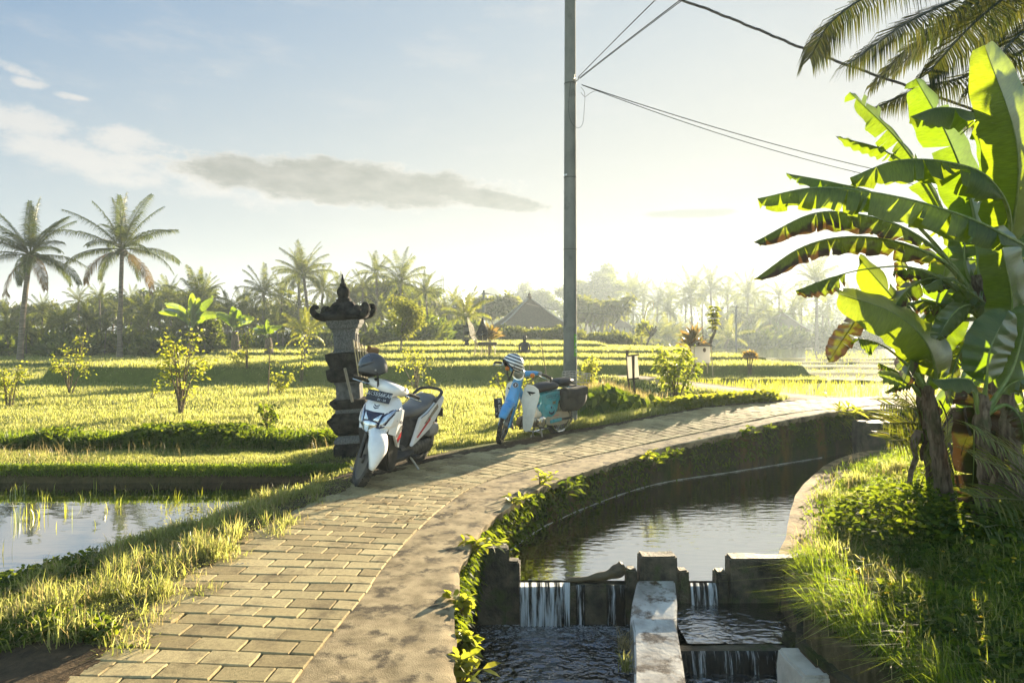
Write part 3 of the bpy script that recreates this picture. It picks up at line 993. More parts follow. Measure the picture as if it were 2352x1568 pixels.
def ysec(y, cx, cz, hx, hz, n=12, p=2.4, skew=0.0):
    return [(a + skew * c, y, c + cz - cz) for (_, a, c) in [(0, q[1], q[2]) for q in sec(0, cx, cz, hx, hz, n, p)]]


def wheel(root, cx, r, rt, M=None, cast=True, name='wheel', spokes=5):
    """rim with spokes; the tyre is a sub-part"""
    M = M or Matrix.Identity(4)
    c = (cx, 0, r)
    rr = r - rt * 1.75
    m = MB()
    m.lathe([(rr - 0.016, -0.028), (rr + 0.004, -0.034), (rr + 0.012, -0.02), (rr + 0.004, 0), (rr + 0.012, 0.02), (rr + 0.004, 0.034), (rr - 0.016, 0.028), (rr - 0.022, 0), (rr - 0.016, -0.028)], 36, 'y', c)
    m.lathe([(0.012, -0.06), (0.045, -0.05), (0.055, 0), (0.045, 0.05), (0.012, 0.06)], 20, 'y', c)
    if cast:
        for k in range(spokes):
            a = 2 * math.pi * k / spokes + 0.4
            for s in (-0.10, 0.10):
                a2 = a + s
                m.tube([(cx + 0.04 * math.cos(a), 0, r + 0.04 * math.sin(a)), (cx + (rr - 0.01) * math.cos(a2), 0, r + (rr - 0.01) * math.sin(a2))], [0.014, 0.010], 6)
        m.lathe([(0.05, 0.036), (0.11, 0.036), (0.11, 0.041), (0.05, 0.041)], 28, 'y', c)
    w = m.xf(M).build(name, P_RIM if cast else P_CHROME, root)
    if not cast:
        sp = MB()
        for k in range(36):
            a = 2 * math.pi * k / 36; a2 = a + (0.32 if k % 2 else -0.32); s = 0.028 if k % 4 < 2 else -0.028
            sp.tube([(cx + 0.05 * math.cos(a2), s, r + 0.05 * math.sin(a2)), (cx + rr * math.cos(a), 0, r + rr * math.sin(a))], 0.0022, 4)
        sp.xf(M).build('spokes', P_STEEL, w)
        MB().lathe([(0.02, -0.055), (0.062, -0.05), (0.068, 0), (0.062, 0.05), (0.02, 0.055)], 20, 'y', c).xf(M).build('hub', P_STEEL, w)
    t = MB().torus(r - rt, rt, 'y', c, 44, 12, 0.95)
    for k in range(40):                                      # tread blocks
        a = 2 * math.pi * k / 40
        for s in (-1, 1):
            q = a + s * 0.03
            t.box((cx + (r - rt * 0.12) * math.cos(q), s * rt * 0.45, r + (r - rt * 0.12) * math.sin(q)), (rt * 0.3, rt * 0.7, 0.022), (0, -q, 0))
    t.xf(M).build('tyre', P_RUBBER, w)
    return w


def arc_shell(c, r, a0, a1, wfun, crown=0.022, n=16, m=7):
    """mudguard: a crowned strip round the wheel centre c"""
    vs, fs = [], []
    for i in range(n + 1):
        f = i / n
        a = R(a0 + (a1 - a0) * f)
        w_ = wfun(f)
        for j in range(m):
            q = -1 + 2 * j / (m - 1)
            rr = r + crown * (1 - q * q) - (0.018 if abs(q) > 0.95 else 0)
            vs.append((c[0] + rr * math.cos(a), q * w_, c[2] + rr * math.sin(a)))
    for i in range(n):
        for j in range(m - 1):
            k = i * m + j
            fs.append((k, k + 1, k + m + 1, k + m))
    return vs, fs


# ================================================================== white scooter
def make_scooter(label):
    root = thing('motor_scooter', label, 'scooter')
    Ms = steer_matrix((0.42, 0, 0.85), (0.63, 0, 0.27), R(42))
    wheel(root, 0.63, 0.285, 0.046, Ms)
    wheel(root, -0.63, 0.285, 0.050)
    # mudguard: pointed white shield over the front wheel
    v, f = arc_shell((0.63, 0, 0.285), 0.315, 2, 128, lambda q: 0.025 + 0.075 * min(1, q * 3.2) - 0.02 * max(0, q - 0.7), 0.03, 18, 9)
    MB().add(v, f).xf(Ms).build('front_mudguard', P_WHITE, root, solid=0.006)
    fk = MB()
    for s in (-1, 1):
        fk.tube([(0.63, s * 0.075, 0.285), (0.565, s * 0.078, 0.50), (0.52, s * 0.07, 0.62)], [0.022, 0.024, 0.022], 10)
    fk.box((0.51, 0, 0.63), (0.06, 0.18, 0.04))
    fk.xf(Ms).build('fork', P_BLACK, root)
    # front shell: rings by height (z, half width, front, back)
    RG = [(0.495, 0.035, 0.575, 0.46), (0.53, 0.10, 0.625, 0.44), (0.58, 0.165, 0.665, 0.42), (0.65, 0.205, 0.675, 0.40), (0.72, 0.218, 0.645, 0.385), (0.80, 0.212, 0.595, 0.365), (0.87, 0.185, 0.54, 0.345), (0.915, 0.13, 0.495, 0.335), (0.93, 0.08, 0.46, 0.34)]

    def ring(z, w_, xf, xb):
        pts = [(xf, 0), (xf - 0.018, 0.30 * w_), (xf - 0.055, 0.62 * w_), (xf - 0.12, 0.90 * w_), (xb + 0.03, w_), (xb, 0.93 * w_), (xb, 0.4 * w_)]
        full = pts + [(x, -y) for x, y in reversed(pts[1:])]
        return [(x, y, z) for x, y in full]

    MB().loft([ring(*r) for r in RG]).build('front_shell', P_WHITE, root, angle=28)

    def xs(y, z):
        zz = [r[0] for r in RG]
        w_, xf = np.interp(z, zz, [r[1] for r in RG]), np.interp(z, zz, [r[2] for r in RG])
        a = min(abs(y) / w_, 1.0)
        return float(np.interp(a, [0, 0.30, 0.62, 0.90, 1.0], [xf, xf - 0.018, xf - 0.055, xf - 0.12, xf - 0.20]))

    def patch(outline, off, name, mat, par, n=6, th=0.004):
        """panel that hugs the shell; the outline is filled by strips between its left and right sides"""
        m = MB()
        zs = [z for _, z in outline]
        z0, z1 = min(zs), max(zs)
        lv = np.linspace(z0 + 1e-3, z1 - 1e-3, n + 1)
        rows = []
        for z in lv:
            c = []
            for (ya, za), (yb, zb) in zip(outline, outline[1:] + outline[:1]):
                if (za - z) * (zb - z) <= 0 and za != zb:
                    c.append(ya + (yb - ya) * (z - za) / (zb - za))
            rows.append((min(c), max(c)))
        K = 8
        vs, fs = [], []
        for (a, b), z in zip(rows, lv):
            for k in range(K + 1):
                y = a + (b - a) * k / K
                vs.append((xs(y, z) + off, y, z))
        for i in range(n):
            for k in range(K):
                q = i * (K + 1) + k
                fs.append((q, q + 1, q + K + 2, q + K + 1))
        m.add(vs, fs)
        return m.build(name, mat, par, solid=th)

    for s in (-1, 1):
        patch([(s * y, z) for y, z in [(0.055, 0.595), (0.135, 0.63), (0.212, 0.835), (0.192, 0.845), (0.10, 0.755)]], 0.003, 'lamp_surround', P_NAVY, root)
        patch([(s * y, z) for y, z in [(0.092, 0.63), (0.128, 0.65), (0.198, 0.828), (0.187, 0.832), (0.11, 0.735)]], 0.007, 'side_lamp', P_LENS_BLUE, root)
    patch([(-0.105, 0.775), (-0.085, 0.59), (-0.055, 0.545), (0.055, 0.545), (0.085, 0.59), (0.105, 0.775), (0, 0.70)], 0.002, 'headlight_bezel', P_NAVY, root, 8)
    patch([(-0.078, 0.68), (-0.072, 0.60), (-0.048, 0.56), (0.048, 0.56), (0.072, 0.60), (0.078, 0.68), (0, 0.69)], 0.008, 'headlight', P_LENS, root, 8)
    for s in (-1, 1):
        patch([(s * y, z) for y, z in [(0.022, 0.700), (0.08, 0.685), (0.095, 0.765)]], 0.008, 'indicator', P_LENS, root)
    for zc in (0.815, 0.835):
        m = MB()
        for s in (-1, 1):
            m.add([(xs(0, zc - 0.012) + 0.004, 0, zc - 0.012), (xs(0.03, zc) + 0.004, s * 0.03, zc), (xs(0.03, zc + 0.009) + 0.004, s * 0.03, zc + 0.009), (xs(0, zc - 0.003) + 0.004, 0, zc - 0.003)], [(0, 1, 2, 3)])
        m.build('chevron_badge', P_NAVY, root, smooth=False, solid=0.002)
    # flanks below the lamps, with decal
    for s in (-1, 1):
        m = MB().prism([(0.60, 0.585), (0.50, 0.73), (0.40, 0.80), (0.335, 0.80), (0.325, 0.40), (0.36, 0.415), (0.46, 0.54)], s * 0.205, s * 0.175, lambda a, b, d: (a, d - (0.06 * s if a > 0.5 else 0) - s * 0.05 * max(0, 0.55 - b), b))
        fl = m.build('side_fairing', P_WHITE, root, angle=20)
        if s > 0:
            MB().prism([(0.415, 0.50), (0.335, 0.57), (0.335, 0.51), (0.375, 0.455)], 0.2005, 0.2075, lambda a, b, d: (a, d - 0.05 * max(0, 0.55 - b), b)).build('decal', P_RED, fl, smooth=False)
            MB().prism([(0.45, 0.545), (0.345, 0.64), (0.335, 0.60), (0.42, 0.515)], 0.2005, 0.2072, lambda a, b, d: (a, d - 0.05 * max(0, 0.55 - b), b)).build('decal', surf('grey_decal', (0.05, 0.05, 0.05), (0.35, 0.33, 0.28), rough=0.4, scale=40), fl, smooth=False)
            text_mesh('HONDA', 0.040, 'lettering', P_NAVY, fl, Matrix.Translation((0.405, 0.2062, 0.685)) @ Matrix.Rotation(R(-16), 4, 'Y') @ LEFT, shear=0.25)
    # black inner and lower bodywork
    MB().prism([(0.60, 0.58), (0.40, 0.82), (0.30, 0.80), (0.24, 0.22), (0.30, 0.145), (0.42, 0.15), (0.50, 0.34)], -0.165, 0.165).build('leg_shield', P_BLACK, root, bevel=0.02)
    MB().loft([sec(0.32, 0, 0.235, 0.165, 0.05), sec(0.0, 0, 0.235, 0.175, 0.045), sec(-0.18, 0, 0.25, 0.16, 0.05)]).build('floorboard', P_BLACK, root)
    MB().loft([sec(-0.08, 0, 0.46, 0.11, 0.23), sec(-0.25, 0, 0.50, 0.14, 0.22), sec(-0.48, 0, 0.58, 0.14, 0.17), sec(-0.70, 0, 0.68, 0.11, 0.10)]).build('inner_body', P_BLACK, root)
    for s in (-1, 1):
        def side(a, b, d):
            return (a, d * (1 - 0.35 * max(0, -a - 0.5)) - 0.03 * s * max(0, 0.5 - b), b)
        pn = MB().prism([(-0.075, 0.335), (-0.20, 0.645), (-0.36, 0.69), (-0.60, 0.80), (-0.80, 0.845), (-0.83, 0.80), (-0.74, 0.66), (-0.60, 0.55), (-0.46, 0.475)], s * 0.172, s * 0.13, side).build('side_panel', P_WHITE, root, bevel=0.008)
        if s > 0:
            MB().prism([(-0.15, 0.43), (-0.44, 0.625), (-0.46, 0.60), (-0.18, 0.425)], 0.170, 0.1755, side).build('decal', P_RED, pn, smooth=False)
            MB().prism([(-0.30, 0.565), (-0.62, 0.765), (-0.66, 0.72), (-0.40, 0.585)], 0.1695, 0.1752, side).build('decal', surf('brown_decal', (0.06, 0.045, 0.03), (0.42, 0.36, 0.27), rough=0.4, scale=30, stretch=(1, 1, 3)), pn, smooth=False)
    MB().loft([sec(-0.02, 0, 0.665, 0.06, 0.035), sec(-0.10, 0, 0.685, 0.115, 0.055), sec(-0.26, 0, 0.70, 0.135, 0.065), sec(-0.42, 0, 0.73, 0.145, 0.065), sec(-0.52, 0, 0.775, 0.14, 0.065), sec(-0.66, 0, 0.805, 0.12, 0.055), sec(-0.73, 0, 0.815, 0.07, 0.035)]).build('seat', surf('grey_seat_vinyl', (0.09, 0.088, 0.083), (0.14, 0.135, 0.125), rough=0.36, scale=4, bump=0.1, bscale=160), root, angle=60)
    gr = [(-0.55, s * 0.155, 0.80) for s in (1,)] + [(-0.72, 0.15, 0.875), (-0.82, 0.09, 0.90), (-0.85, 0, 0.905), (-0.82, -0.09, 0.90), (-0.72, -0.15, 0.875), (-0.55, -0.155, 0.80)]
    MB().tube([tuple(p) for p in spline(gr, 22)], 0.019, 8).build('grab_rail', P_BLACK, root)
    MB().loft([sec(-0.80, 0, 0.745, 0.09, 0.04), sec(-0.86, 0, 0.74, 0.06, 0.03)]).build('tail_light', P_RED, root)
    m = MB().box((-0.93, 0, 0.62), (0.02, 0.24, 0.11), (0, 0.25, 0)); m.box((-0.87, 0, 0.66), (0.14, 0.10, 0.03), (0, -0.4, 0)); m.box((-0.885, 0, 0.48), (0.015, 0.17, 0.24), (0, 0.2, 0))
    m.build('rear_mudguard', P_BLACK, root, bevel=0.006)
    # engine, gearbox cover, air box, exhaust
    MB().loft([sec(-0.02, 0.02, 0.25, 0.06, 0.07), sec(-0.25, 0.06, 0.27, 0.10, 0.10), sec(-0.45, 0.10, 0.29, 0.07, 0.085), sec(-0.63, 0.11, 0.285, 0.06, 0.10), sec(-0.70, 0.11, 0.285, 0.04, 0.07)]).build('engine', P_ENGINE, root)
    MB().loft([sec(-0.50, 0.13, 0.44, 0.04, 0.05), sec(-0.58, 0.14, 0.46, 0.055, 0.09), sec(-0.72, 0.13, 0.45, 0.05, 0.08), sec(-0.78, 0.12, 0.45, 0.03, 0.05)]).build('air_box', surf('grey_plastic', (0.20, 0.19, 0.17), (0.30, 0.28, 0.25), rough=0.6), root)
    m = MB().tube([(-0.1, -0.10, 0.17), (-0.3, -0.14, 0.20), (-0.42, -0.15, 0.24)], 0.018, 8); m.tube([(-0.42, -0.15, 0.24), (-0.50, -0.16, 0.27), (-0.85, -0.16, 0.36)], [0.03, 0.055, 0.05], 12)
    m.build('exhaust', P_ENGINE, root)
    m = MB().tube([(-0.62, 0.16, 0.29), (-0.60, 0.17, 0.42), (-0.57, 0.15, 0.56)], 0.022, 8); m.build('shock_absorber', P_STEEL, root)
    m = MB().tube([(-0.16, 0.12, 0.20), (-0.20, 0.20, 0.10), (-0.22, 0.27, 0.008)], 0.013, 6); m.tube([(-0.16, -0.12, 0.2), (-0.30, 0.0, 0.16), (-0.16, 0.12, 0.2)], 0.013, 6); m.tube([(-0.26, 0.29, 0.008), (-0.18, 0.25, 0.008)], 0.013, 6)
    m.build('side_stand', P_STEEL, root)
    m = MB().box((-0.10, 0.21, 0.24), (0.12, 0.07, 0.02)); m.build('foot_peg', P_BLACK, root, bevel=0.006)
    # handlebar cowl (turned with the fork)
    S = [(-0.225, 0.345, 1.00, 0.020, 0.030), (-0.19, 0.36, 1.01, 0.05, 0.045), (-0.11, 0.405, 1.015, 0.085, 0.055), (-0.04, 0.43, 1.0, 0.105, 0.075)]
    S = S + [(-a, b, c, d, e) for a, b, c, d, e in reversed(S)]
    MB().loft([ysec(*s, n=14, p=2.2) for s in S]).xf(Ms).build('handlebar_cowl', P_WHITE, root, angle=50)
    MB().loft([sec(0.36, 0, 0.955, 0.06, 0.05), sec(0.40, 0, 0.93, 0.05, 0.05)]).xf(Ms).build('steering_neck', P_BLACK, root)
    MB().ball((0.35, 0, 1.05), (0.06, 0.10, 0.025)).xf(Ms).build('instrument_panel', P_BLACK, root)
    for s in (-1, 1):
        MB().ball((0.40, s * 0.155, 1.045), (0.035, 0.028, 0.018)).xf(Ms).build('mirror_socket', P_BLACK, root)
        MB().tube([(0.345, s * 0.215, 1.0), (0.325, s * 0.30, 0.995), (0.315, s * 0.37, 0.99)], [0.016, 0.018, 0.017], 10).xf(Ms).build('handgrip', P_RUBBER, root)
        MB().tube([(0.385, s * 0.20, 0.985), (0.405, s * 0.27, 0.98), (0.38, s * 0.385, 0.975)], [0.010, 0.008, 0.007], 6).xf(Ms).build('brake_lever', P_CHROME, root)
        MB().box((0.36, s * 0.225, 0.985), (0.045, 0.035, 0.05)).xf(Ms).build('switch_block', P_BLACK, root, bevel=0.006)
    for s in (-1, 1):
        MB().tube([tuple(q) for q in spline([(0.385, s * 0.225, 0.98), (0.45, s * 0.20, 0.93), (0.47, s * 0.12, 0.90), (0.43, s * 0.05, 0.92)], 10)], 0.005, 5).xf(Ms).build('brake_cable', P_RUBBER, root)
    for s in (-1, 1):                                         # dark seam under the cowl and along the side panels
        MB().tube([(-0.205, s * 0.168, 0.645), (-0.36, s * 0.168, 0.69), (-0.60, s * 0.165, 0.80)], 0.004, 4).build('panel_seam', P_BLACK, root)
    # number plate on the nose
    Mp = Matrix.Translation((0.545, 0.0, 0.925)) @ Matrix.Rotation(R(-27), 4, 'Y')
    pl = MB().box((0, 0, 0), (0.006, 0.275, 0.115)).xf(Mp).build('number_plate', P_PLATE, root, bevel=0.002)
    text_mesh('DK5556KAK', 0.060, 'plate_lettering', P_LETTER, pl, Mp @ Matrix.Translation((0.0034, 0, 0.018)) @ FRONT, space=0.98)
    text_mesh('01 · 24', 0.034, 'plate_lettering', P_LETTER, pl, Mp @ Matrix.Translation((0.0034, 0.045, -0.034)) @ FRONT)
    return root


scooter = make_scooter('white motor scooter with grey seat leaning on its stand beside the stone shrine')
scooter['group'] = 'parked motor scooters'
SC_A = math.atan2(-0.95, -0.30)
scooter.location = (-1.33, 7.52, -0.035); scooter.rotation_euler = (R(-9), 0, SC_A)

# cloth stuffed behind the leg shield
m = MB()
for k in range(7):
    a = k * 0.9
    m.ball((0.245 + 0.012 * math.sin(a * 2), 0.08 + 0.045 * math.sin(a), 0.52 + 0.036 * k), (0.035, 0.055, 0.045), 12, 8, (a, a * 0.5, a * 0.3))
cl = m.build('cloth', surf('brown_cloth', (0.035, 0.02, 0.012), (0.15, 0.085, 0.05), rough=0.9, scale=18, bump=0.8, bscale=30))
cl.matrix_world = Matrix.Translation(scooter.location) @ Euler(scooter.rotation_euler).to_matrix().to_4x4()
tag(cl, 'crumpled brown cloth stuffed behind the leg shield of the white scooter', 'cloth')


# ================================================================== blue step-through moped
def make_moped():
    root = thing('moped', 'old sky blue moped with cream leg shields, parked beside the concrete pole', 'moped')
    root['group'] = 'parked motor scooters'
    Ms = steer_matrix((0.40, 0, 0.80), (0.585, 0, 0.30), R(32))
    wheel(root, 0.595, 0.28, 0.030, Ms, cast=False)
    wheel(root, -0.595, 0.28, 0.032, cast=False)
    v, f = arc_shell((0.595, 0, 0.28), 0.305, 28, 150, lambda q: 0.055 + 0.02 * math.sin(math.pi * q), 0.03, 18, 9)
    MB().add(v, f).xf(Ms).build('front_mudguard', P_BLUE, root, solid=0.004)
    # pressed-steel fork: column, then a leg each side of the wheel
    m = MB().loft([[(x + dx, y * w_, z) for dx, y in ((0.055, -0.55), (0.065, 0), (0.055, 0.55), (0.02, 1), (-0.045, 1), (-0.05, 0), (-0.045, -1), (0.02, -1))] for x, z, w_ in ((0.375, 0.935, 0.062), (0.405, 0.86, 0.064), (0.445, 0.75, 0.074), (0.475, 0.66, 0.080), (0.50, 0.60, 0.085))])
    m.xf(Ms).build('fork_column', P_BLUE, root, angle=30)
    for s in (-1, 1):
        m = MB().loft([[(x + dx, s * (0.062 + dy), z) for dx, dy in ((0.035, 0.0), (0.035, 0.02), (-0.04, 0.026), (-0.045, 0.0))] for x, z in ((0.485, 0.63), (0.515, 0.52), (0.545, 0.42), (0.575, 0.31), (0.59, 0.25))])
        m.xf(Ms).build('fork_leg', P_BLUE, root, angle=40)
        MB().tube([(0.50, s * 0.075, 0.24), (0.595, s * 0.07, 0.28)], 0.016, 8).xf(Ms).build('suspension_arm', P_BLACK, root)
    em = MB().lathe([(0.0, 0.0), (0.040, 0.0), (0.040, 0.004)], 24, 'x', (0, 0, 0)).xf(Ms @ Matrix.Translation((0.488, 0, 0.832)) @ Matrix.Rotation(R(-19), 4, 'Y')).build('round_emblem', P_NAVY, root)
    e2 = MB().torus(0.036, 0.003, 'x', (0.005, 0, 0), 24, 6); e2.ball((0.004, 0, 0.004), (0.004, 0.012, 0.015)); e2.box((0.004, 0, -0.016), (0.006, 0.012, 0.008))
    e2.xf(Ms @ Matrix.Translation((0.488, 0, 0.832)) @ Matrix.Rotation(R(-19), 4, 'Y')).build('emblem_print', P_LETTER, em)
    # handlebar: headlamp pod, two wings, grips
    MB().lathe([(0.03, -0.10), (0.075, -0.06), (0.088, 0.0), (0.086, 0.035)], 28, 'x', (0.42, 0, 0.985)).xf(Ms).build('headlamp_pod', P_BLUE, root)
    hl = MB().lathe([(0.070, 0.036), (0.088, 0.030), (0.092, 0.042), (0.084, 0.056), (0.074, 0.052)], 32, 'x', (0.42, 0, 0.985)).xf(Ms).build('headlamp_rim', P_CHROME, root)
    MB().lathe([(0.076, 0.046), (0.055, 0.060), (0.025, 0.068), (0.0, 0.070)], 32, 'x', (0.42, 0, 0.985)).xf(Ms).build('headlamp_glass', P_GLASS, hl)
    MB().loft([sec(0.33, 0, 1.06, 0.05, 0.015), sec(0.42, 0, 1.075, 0.055, 0.018)]).xf(Ms).build('speedometer', P_CHROME, root)
    for s in (-1, 1):
        MB().loft([ysec(s * y, cx, cz, hx, hz, 10) for y, cx, cz, hx, hz in ((0.04, 0.40, 0.99, 0.05, 0.055), (0.12, 0.375, 1.015, 0.042, 0.042), (0.20, 0.345, 1.04, 0.034, 0.032), (0.245, 0.325, 1.045, 0.026, 0.026))]).xf(Ms).build('handlebar_cover', P_BLUE, root)
        MB().tube([(0.322, s * 0.245, 1.045), (0.30, s * 0.285, 1.042)], 0.030, 10).xf(Ms).build('lever_clamp', P_STEEL, root)
        MB().tube([(0.30, s * 0.28, 1.042), (0.275, s * 0.34, 1.035), (0.235, s * 0.42, 1.01)], [0.016, 0.018, 0.019], 10).xf(Ms).build('handgrip', P_RUBBER, root)
        MB().tube([(0.35, s * 0.26, 1.03), (0.345, s * 0.33, 1.01), (0.30, s * 0.42, 0.985)], 0.007, 6).xf(Ms).build('brake_lever', P_CHROME, root)
        MB().ball((0.225, s * 0.425, 0.985), (0.03, 0.018, 0.035)).xf(Ms).build('grip_end', P_BLACK, root)
        MB().lathe([(0.022, 0.0), (0.034, 0.01), (0.034, 0.03), (0.026, 0.042), (0.0, 0.047)], 20, 'x', (0.385, s * 0.185, 1.012)).xf(Ms).build('indicator', P_AMBER, root)
    for s in (-1, 1):
        MB().tube([tuple(q) for q in spline([(0.345, s * 0.27, 1.03), (0.44, s * 0.24, 1.00), (0.50, s * 0.14, 0.93), (0.46, s * 0.07, 0.88)], 10)], 0.005, 5).xf(Ms).build('brake_cable', P_RUBBER, root)
    # cream leg shields, bent back at their outer edge
    for s in (-1, 1):
        OUT = [(0.045, 0.60, ), (0.06, 0.78), (0.10, 0.835), (0.165, 0.835), (0.225, 0.79), (0.245, 0.71), (0.235, 0.58), (0.225, 0.42), (0.222, 0.29), (0.20, 0.215), (0.165, 0.19), (0.13, 0.215), (0.105, 0.32), (0.085, 0.48)]
        m = MB().prism(OUT, -0.006, 0.006, lambda a, b, d: (0.34 + 0.20 * (b - 0.5) * -0.55 + d - 2.2 * max(0, a - 0.10) ** 2 + 0.05 * max(0, 0.4 - b), s * (0.045 + (a - 0.045) * 1.4), b))
        ls = m.build('leg_shield', P_CREAM, root, angle=40)
        wing = [(0.10, 0.745), (0.20, 0.745), (0.205, 0.735), (0.175, 0.715), (0.15, 0.718), (0.165, 0.69), (0.145, 0.70), (0.118, 0.73)]
        MB().prism(wing, 0.006, 0.009, lambda a, b, d: (0.34 + 0.20 * (b - 0.5) * -0.55 + d - 2.2 * max(0, a - 0.10) ** 2, s * (0.045 + (a - 0.045) * 1.4), b)).build('wing_badge', P_CANVAS, ls, smooth=False)
    # step-through spine and under-seat bodywork
    MB().loft([sec(0.37, 0, 0.78, 0.05, 0.07), sec(0.24, 0, 0.60, 0.05, 0.06), sec(0.10, 0, 0.475, 0.05, 0.055), sec(-0.05, 0, 0.45, 0.06, 0.07), sec(-0.16, 0, 0.50, 0.07, 0.11)]).build('frame', P_BLUE, root)
    MB().loft([sec(-0.02, 0, 0.60, 0.07, 0.09), sec(-0.20, 0, 0.61, 0.10, 0.10), sec(-0.40, 0, 0.62, 0.10, 0.09), sec(-0.62, 0, 0.66, 0.085, 0.05), sec(-0.78, 0, 0.64, 0.08, 0.04)]).build('rear_frame', P_TURQ, root)
    v, f = arc_shell((-0.595, 0, 0.28), 0.315, 20, 165, lambda q: 0.075, 0.03, 18, 9)
    MB().add(v, f).build('rear_mudguard', P_TURQ, root, solid=0.004)
    for s in (-1, 1):
        O = [(0.0, 0.66), (-0.03, 0.55), (0.02, 0.46), (-0.06, 0.36), (-0.13, 0.325), (-0.30, 0.335), (-0.37, 0.40), (-0.40, 0.50), (-0.40, 0.68), (-0.2, 0.695)]
        O = [tuple(p) for p in spline(O + [O[0]], 40)[:-1]]
        sp_ = MB().prism(O, s * 0.07, s * 0.125).build('side_cover', P_TURQ, root, bevel=0.012)
        MB().ball((-0.22, s * 0.115, 0.425), (0.135, 0.03, 0.095), 24, 12, (0, R(-18) , 0)).build('cover_bulge', P_TURQ, sp_)
        if s > 0:
            text_mesh('GAZELO 125', 0.034, 'lettering', P_NAVY, sp_, Matrix.Translation((-0.235, 0.1262, 0.632)) @ Matrix.Rotation(R(2), 4, 'Y') @ LEFT, shear=0.3)
            O2 = [(-0.11, 0.655), (-0.38, 0.665), (-0.385, 0.625), (-0.35, 0.605), (-0.15, 0.605), (-0.12, 0.625)]
            ol = MB()
            for a, b in zip(O2, O2[1:] + O2[:1]):
                ol.tube([(a[0], 0.1262, a[1]), (b[0], 0.1262, b[1])], 0.0022, 4)
            ol.build('name_panel_line', P_NAVY, sp_)
            MB().prism([(-0.17, 0.43), (-0.20, 0.405), (-0.23, 0.40), (-0.26, 0.405), (-0.29, 0.435), (-0.285, 0.39), (-0.23, 0.365), (-0.175, 0.39)], 0.1447, 0.148).build('moustache_badge', P_NAVY, sp_, smooth=False)
            MB().ball((-0.22, 0.1445, 0.475), (0.015, 0.003, 0.018)).build('round_badge', P_NAVY, sp_)
            fl = MB()
            for k in range(6):
                fl.tube([(-0.26 - 0.012 * k, 0.1262, 0.56 - 0.012 * (k % 3)), (-0.30 + 0.01 * k, 0.1262, 0.545 - 0.01 * (k % 4)), (-0.33, 0.1262, 0.575 - 0.012 * k)], 0.0028, 4)
            fl.build('flame_badge', surf('gold_print', (0.25, 0.16, 0.04), rough=0.5), sp_)
    # seats
    MB().loft([sec(0.045, 0, 0.715, 0.05, 0.03), sec(0.0, 0, 0.735, 0.105, 0.055), sec(-0.10, 0, 0.755, 0.13, 0.062), sec(-0.25, 0, 0.77, 0.14, 0.062), sec(-0.36, 0, 0.775, 0.135, 0.055), sec(-0.405, 0, 0.775, 0.10, 0.04)]).build('seat', P_VINYL, root, angle=60)
    MB().loft([sec(-0.42, 0, 0.805, 0.09, 0.035), sec(-0.47, 0, 0.815, 0.12, 0.05), sec(-0.62, 0, 0.825, 0.125, 0.052), sec(-0.74, 0, 0.825, 0.115, 0.048), sec(-0.78, 0, 0.82, 0.08, 0.035)]).build('pillion_seat', P_VINYL, root, angle=60)
    rk = MB()
    for s in (-1, 1):
        rk.tube([(-0.36, s * 0.13, 0.715), (-0.60, s * 0.135, 0.745), (-0.86, s * 0.13, 0.765)], 0.009, 6)
        rk.tube([(-0.48, s * 0.13, 0.73), (-0.595, s * 0.11, 0.45), (-0.60, s * 0.10, 0.30)], 0.012, 6)
    for x in (-0.5, -0.66, -0.84):
        rk.tube([(x, -0.13, 0.75), (x, 0.13, 0.75)], 0.007, 6)
    rk.build('luggage_rack', P_CHROME, root)
    bk = MB()
    for z in (0.86, 0.90, 0.94):
        bk.tube([(-0.80, -0.17, z), (-0.80, 0.17, z), (-1.06, 0.17, z), (-1.06, -0.17, z), (-0.80, -0.17, z)], 0.0045, 4)
    for k in range(7):
        y = -0.17 + 0.34 * k / 6
        for x in (-0.80, -1.06):
            bk.tube([(x, y, 0.80), (x, y, 0.94)], 0.0035, 4)
        bk.tube([(-0.80, y, 0.80), (-1.06, y, 0.80)], 0.0035, 4)
    for k in range(4):
        x = -0.80 - 0.26 * k / 3
        for y in (-0.17, 0.17):
            bk.tube([(x, y, 0.80), (x, y, 0.94)], 0.0035, 4)
    bk.build('wire_basket', P_STEEL, root)
    # engine, covers, chain case, exhaust, stand
    MB().loft([sec(0.30, 0, 0.27, 0.055, 0.055), sec(0.22, 0, 0.28, 0.085, 0.085), sec(0.10, 0, 0.285, 0.085, 0.085), sec(0.05, 0, 0.285, 0.07, 0.07)], True).build('cylinder', P_ENGINE, root)
    MB().loft([sec(0.08, 0, 0.28, 0.08, 0.07), sec(-0.04, 0, 0.275, 0.115, 0.105), sec(-0.16, 0, 0.275, 0.10, 0.09), sec(-0.22, 0, 0.28, 0.06, 0.05)]).build('crankcase', P_STEEL, root)
    MB().lathe([(0.0, 0.150), (0.035, 0.152), (0.04, 0.145), (0.072, 0.143), (0.085, 0.132), (0.088, 0.10)][::-1], 28, 'y', (-0.055, 0, 0.275)).build('flywheel_cover', P_CHROME, root)
    MB().loft([sec(0.05, 0.02, 0.40, 0.09, 0.07), sec(-0.03, 0.02, 0.40, 0.10, 0.09), sec(-0.07, 0.02, 0.40, 0.09, 0.07)]).build('air_cleaner', P_CREAM, root)
    C1 = [(-0.13, 0.30), (-0.16, 0.35), (-0.30, 0.385), (-0.50, 0.40), (-0.62, 0.395), (-0.68, 0.34), (-0.68, 0.26), (-0.62, 0.20), (-0.45, 0.19), (-0.25, 0.20), (-0.15, 0.23)]
    cc = MB().prism(C1, 0.085, 0.125).build('chain_case', P_BEIGE, root, bevel=0.012)
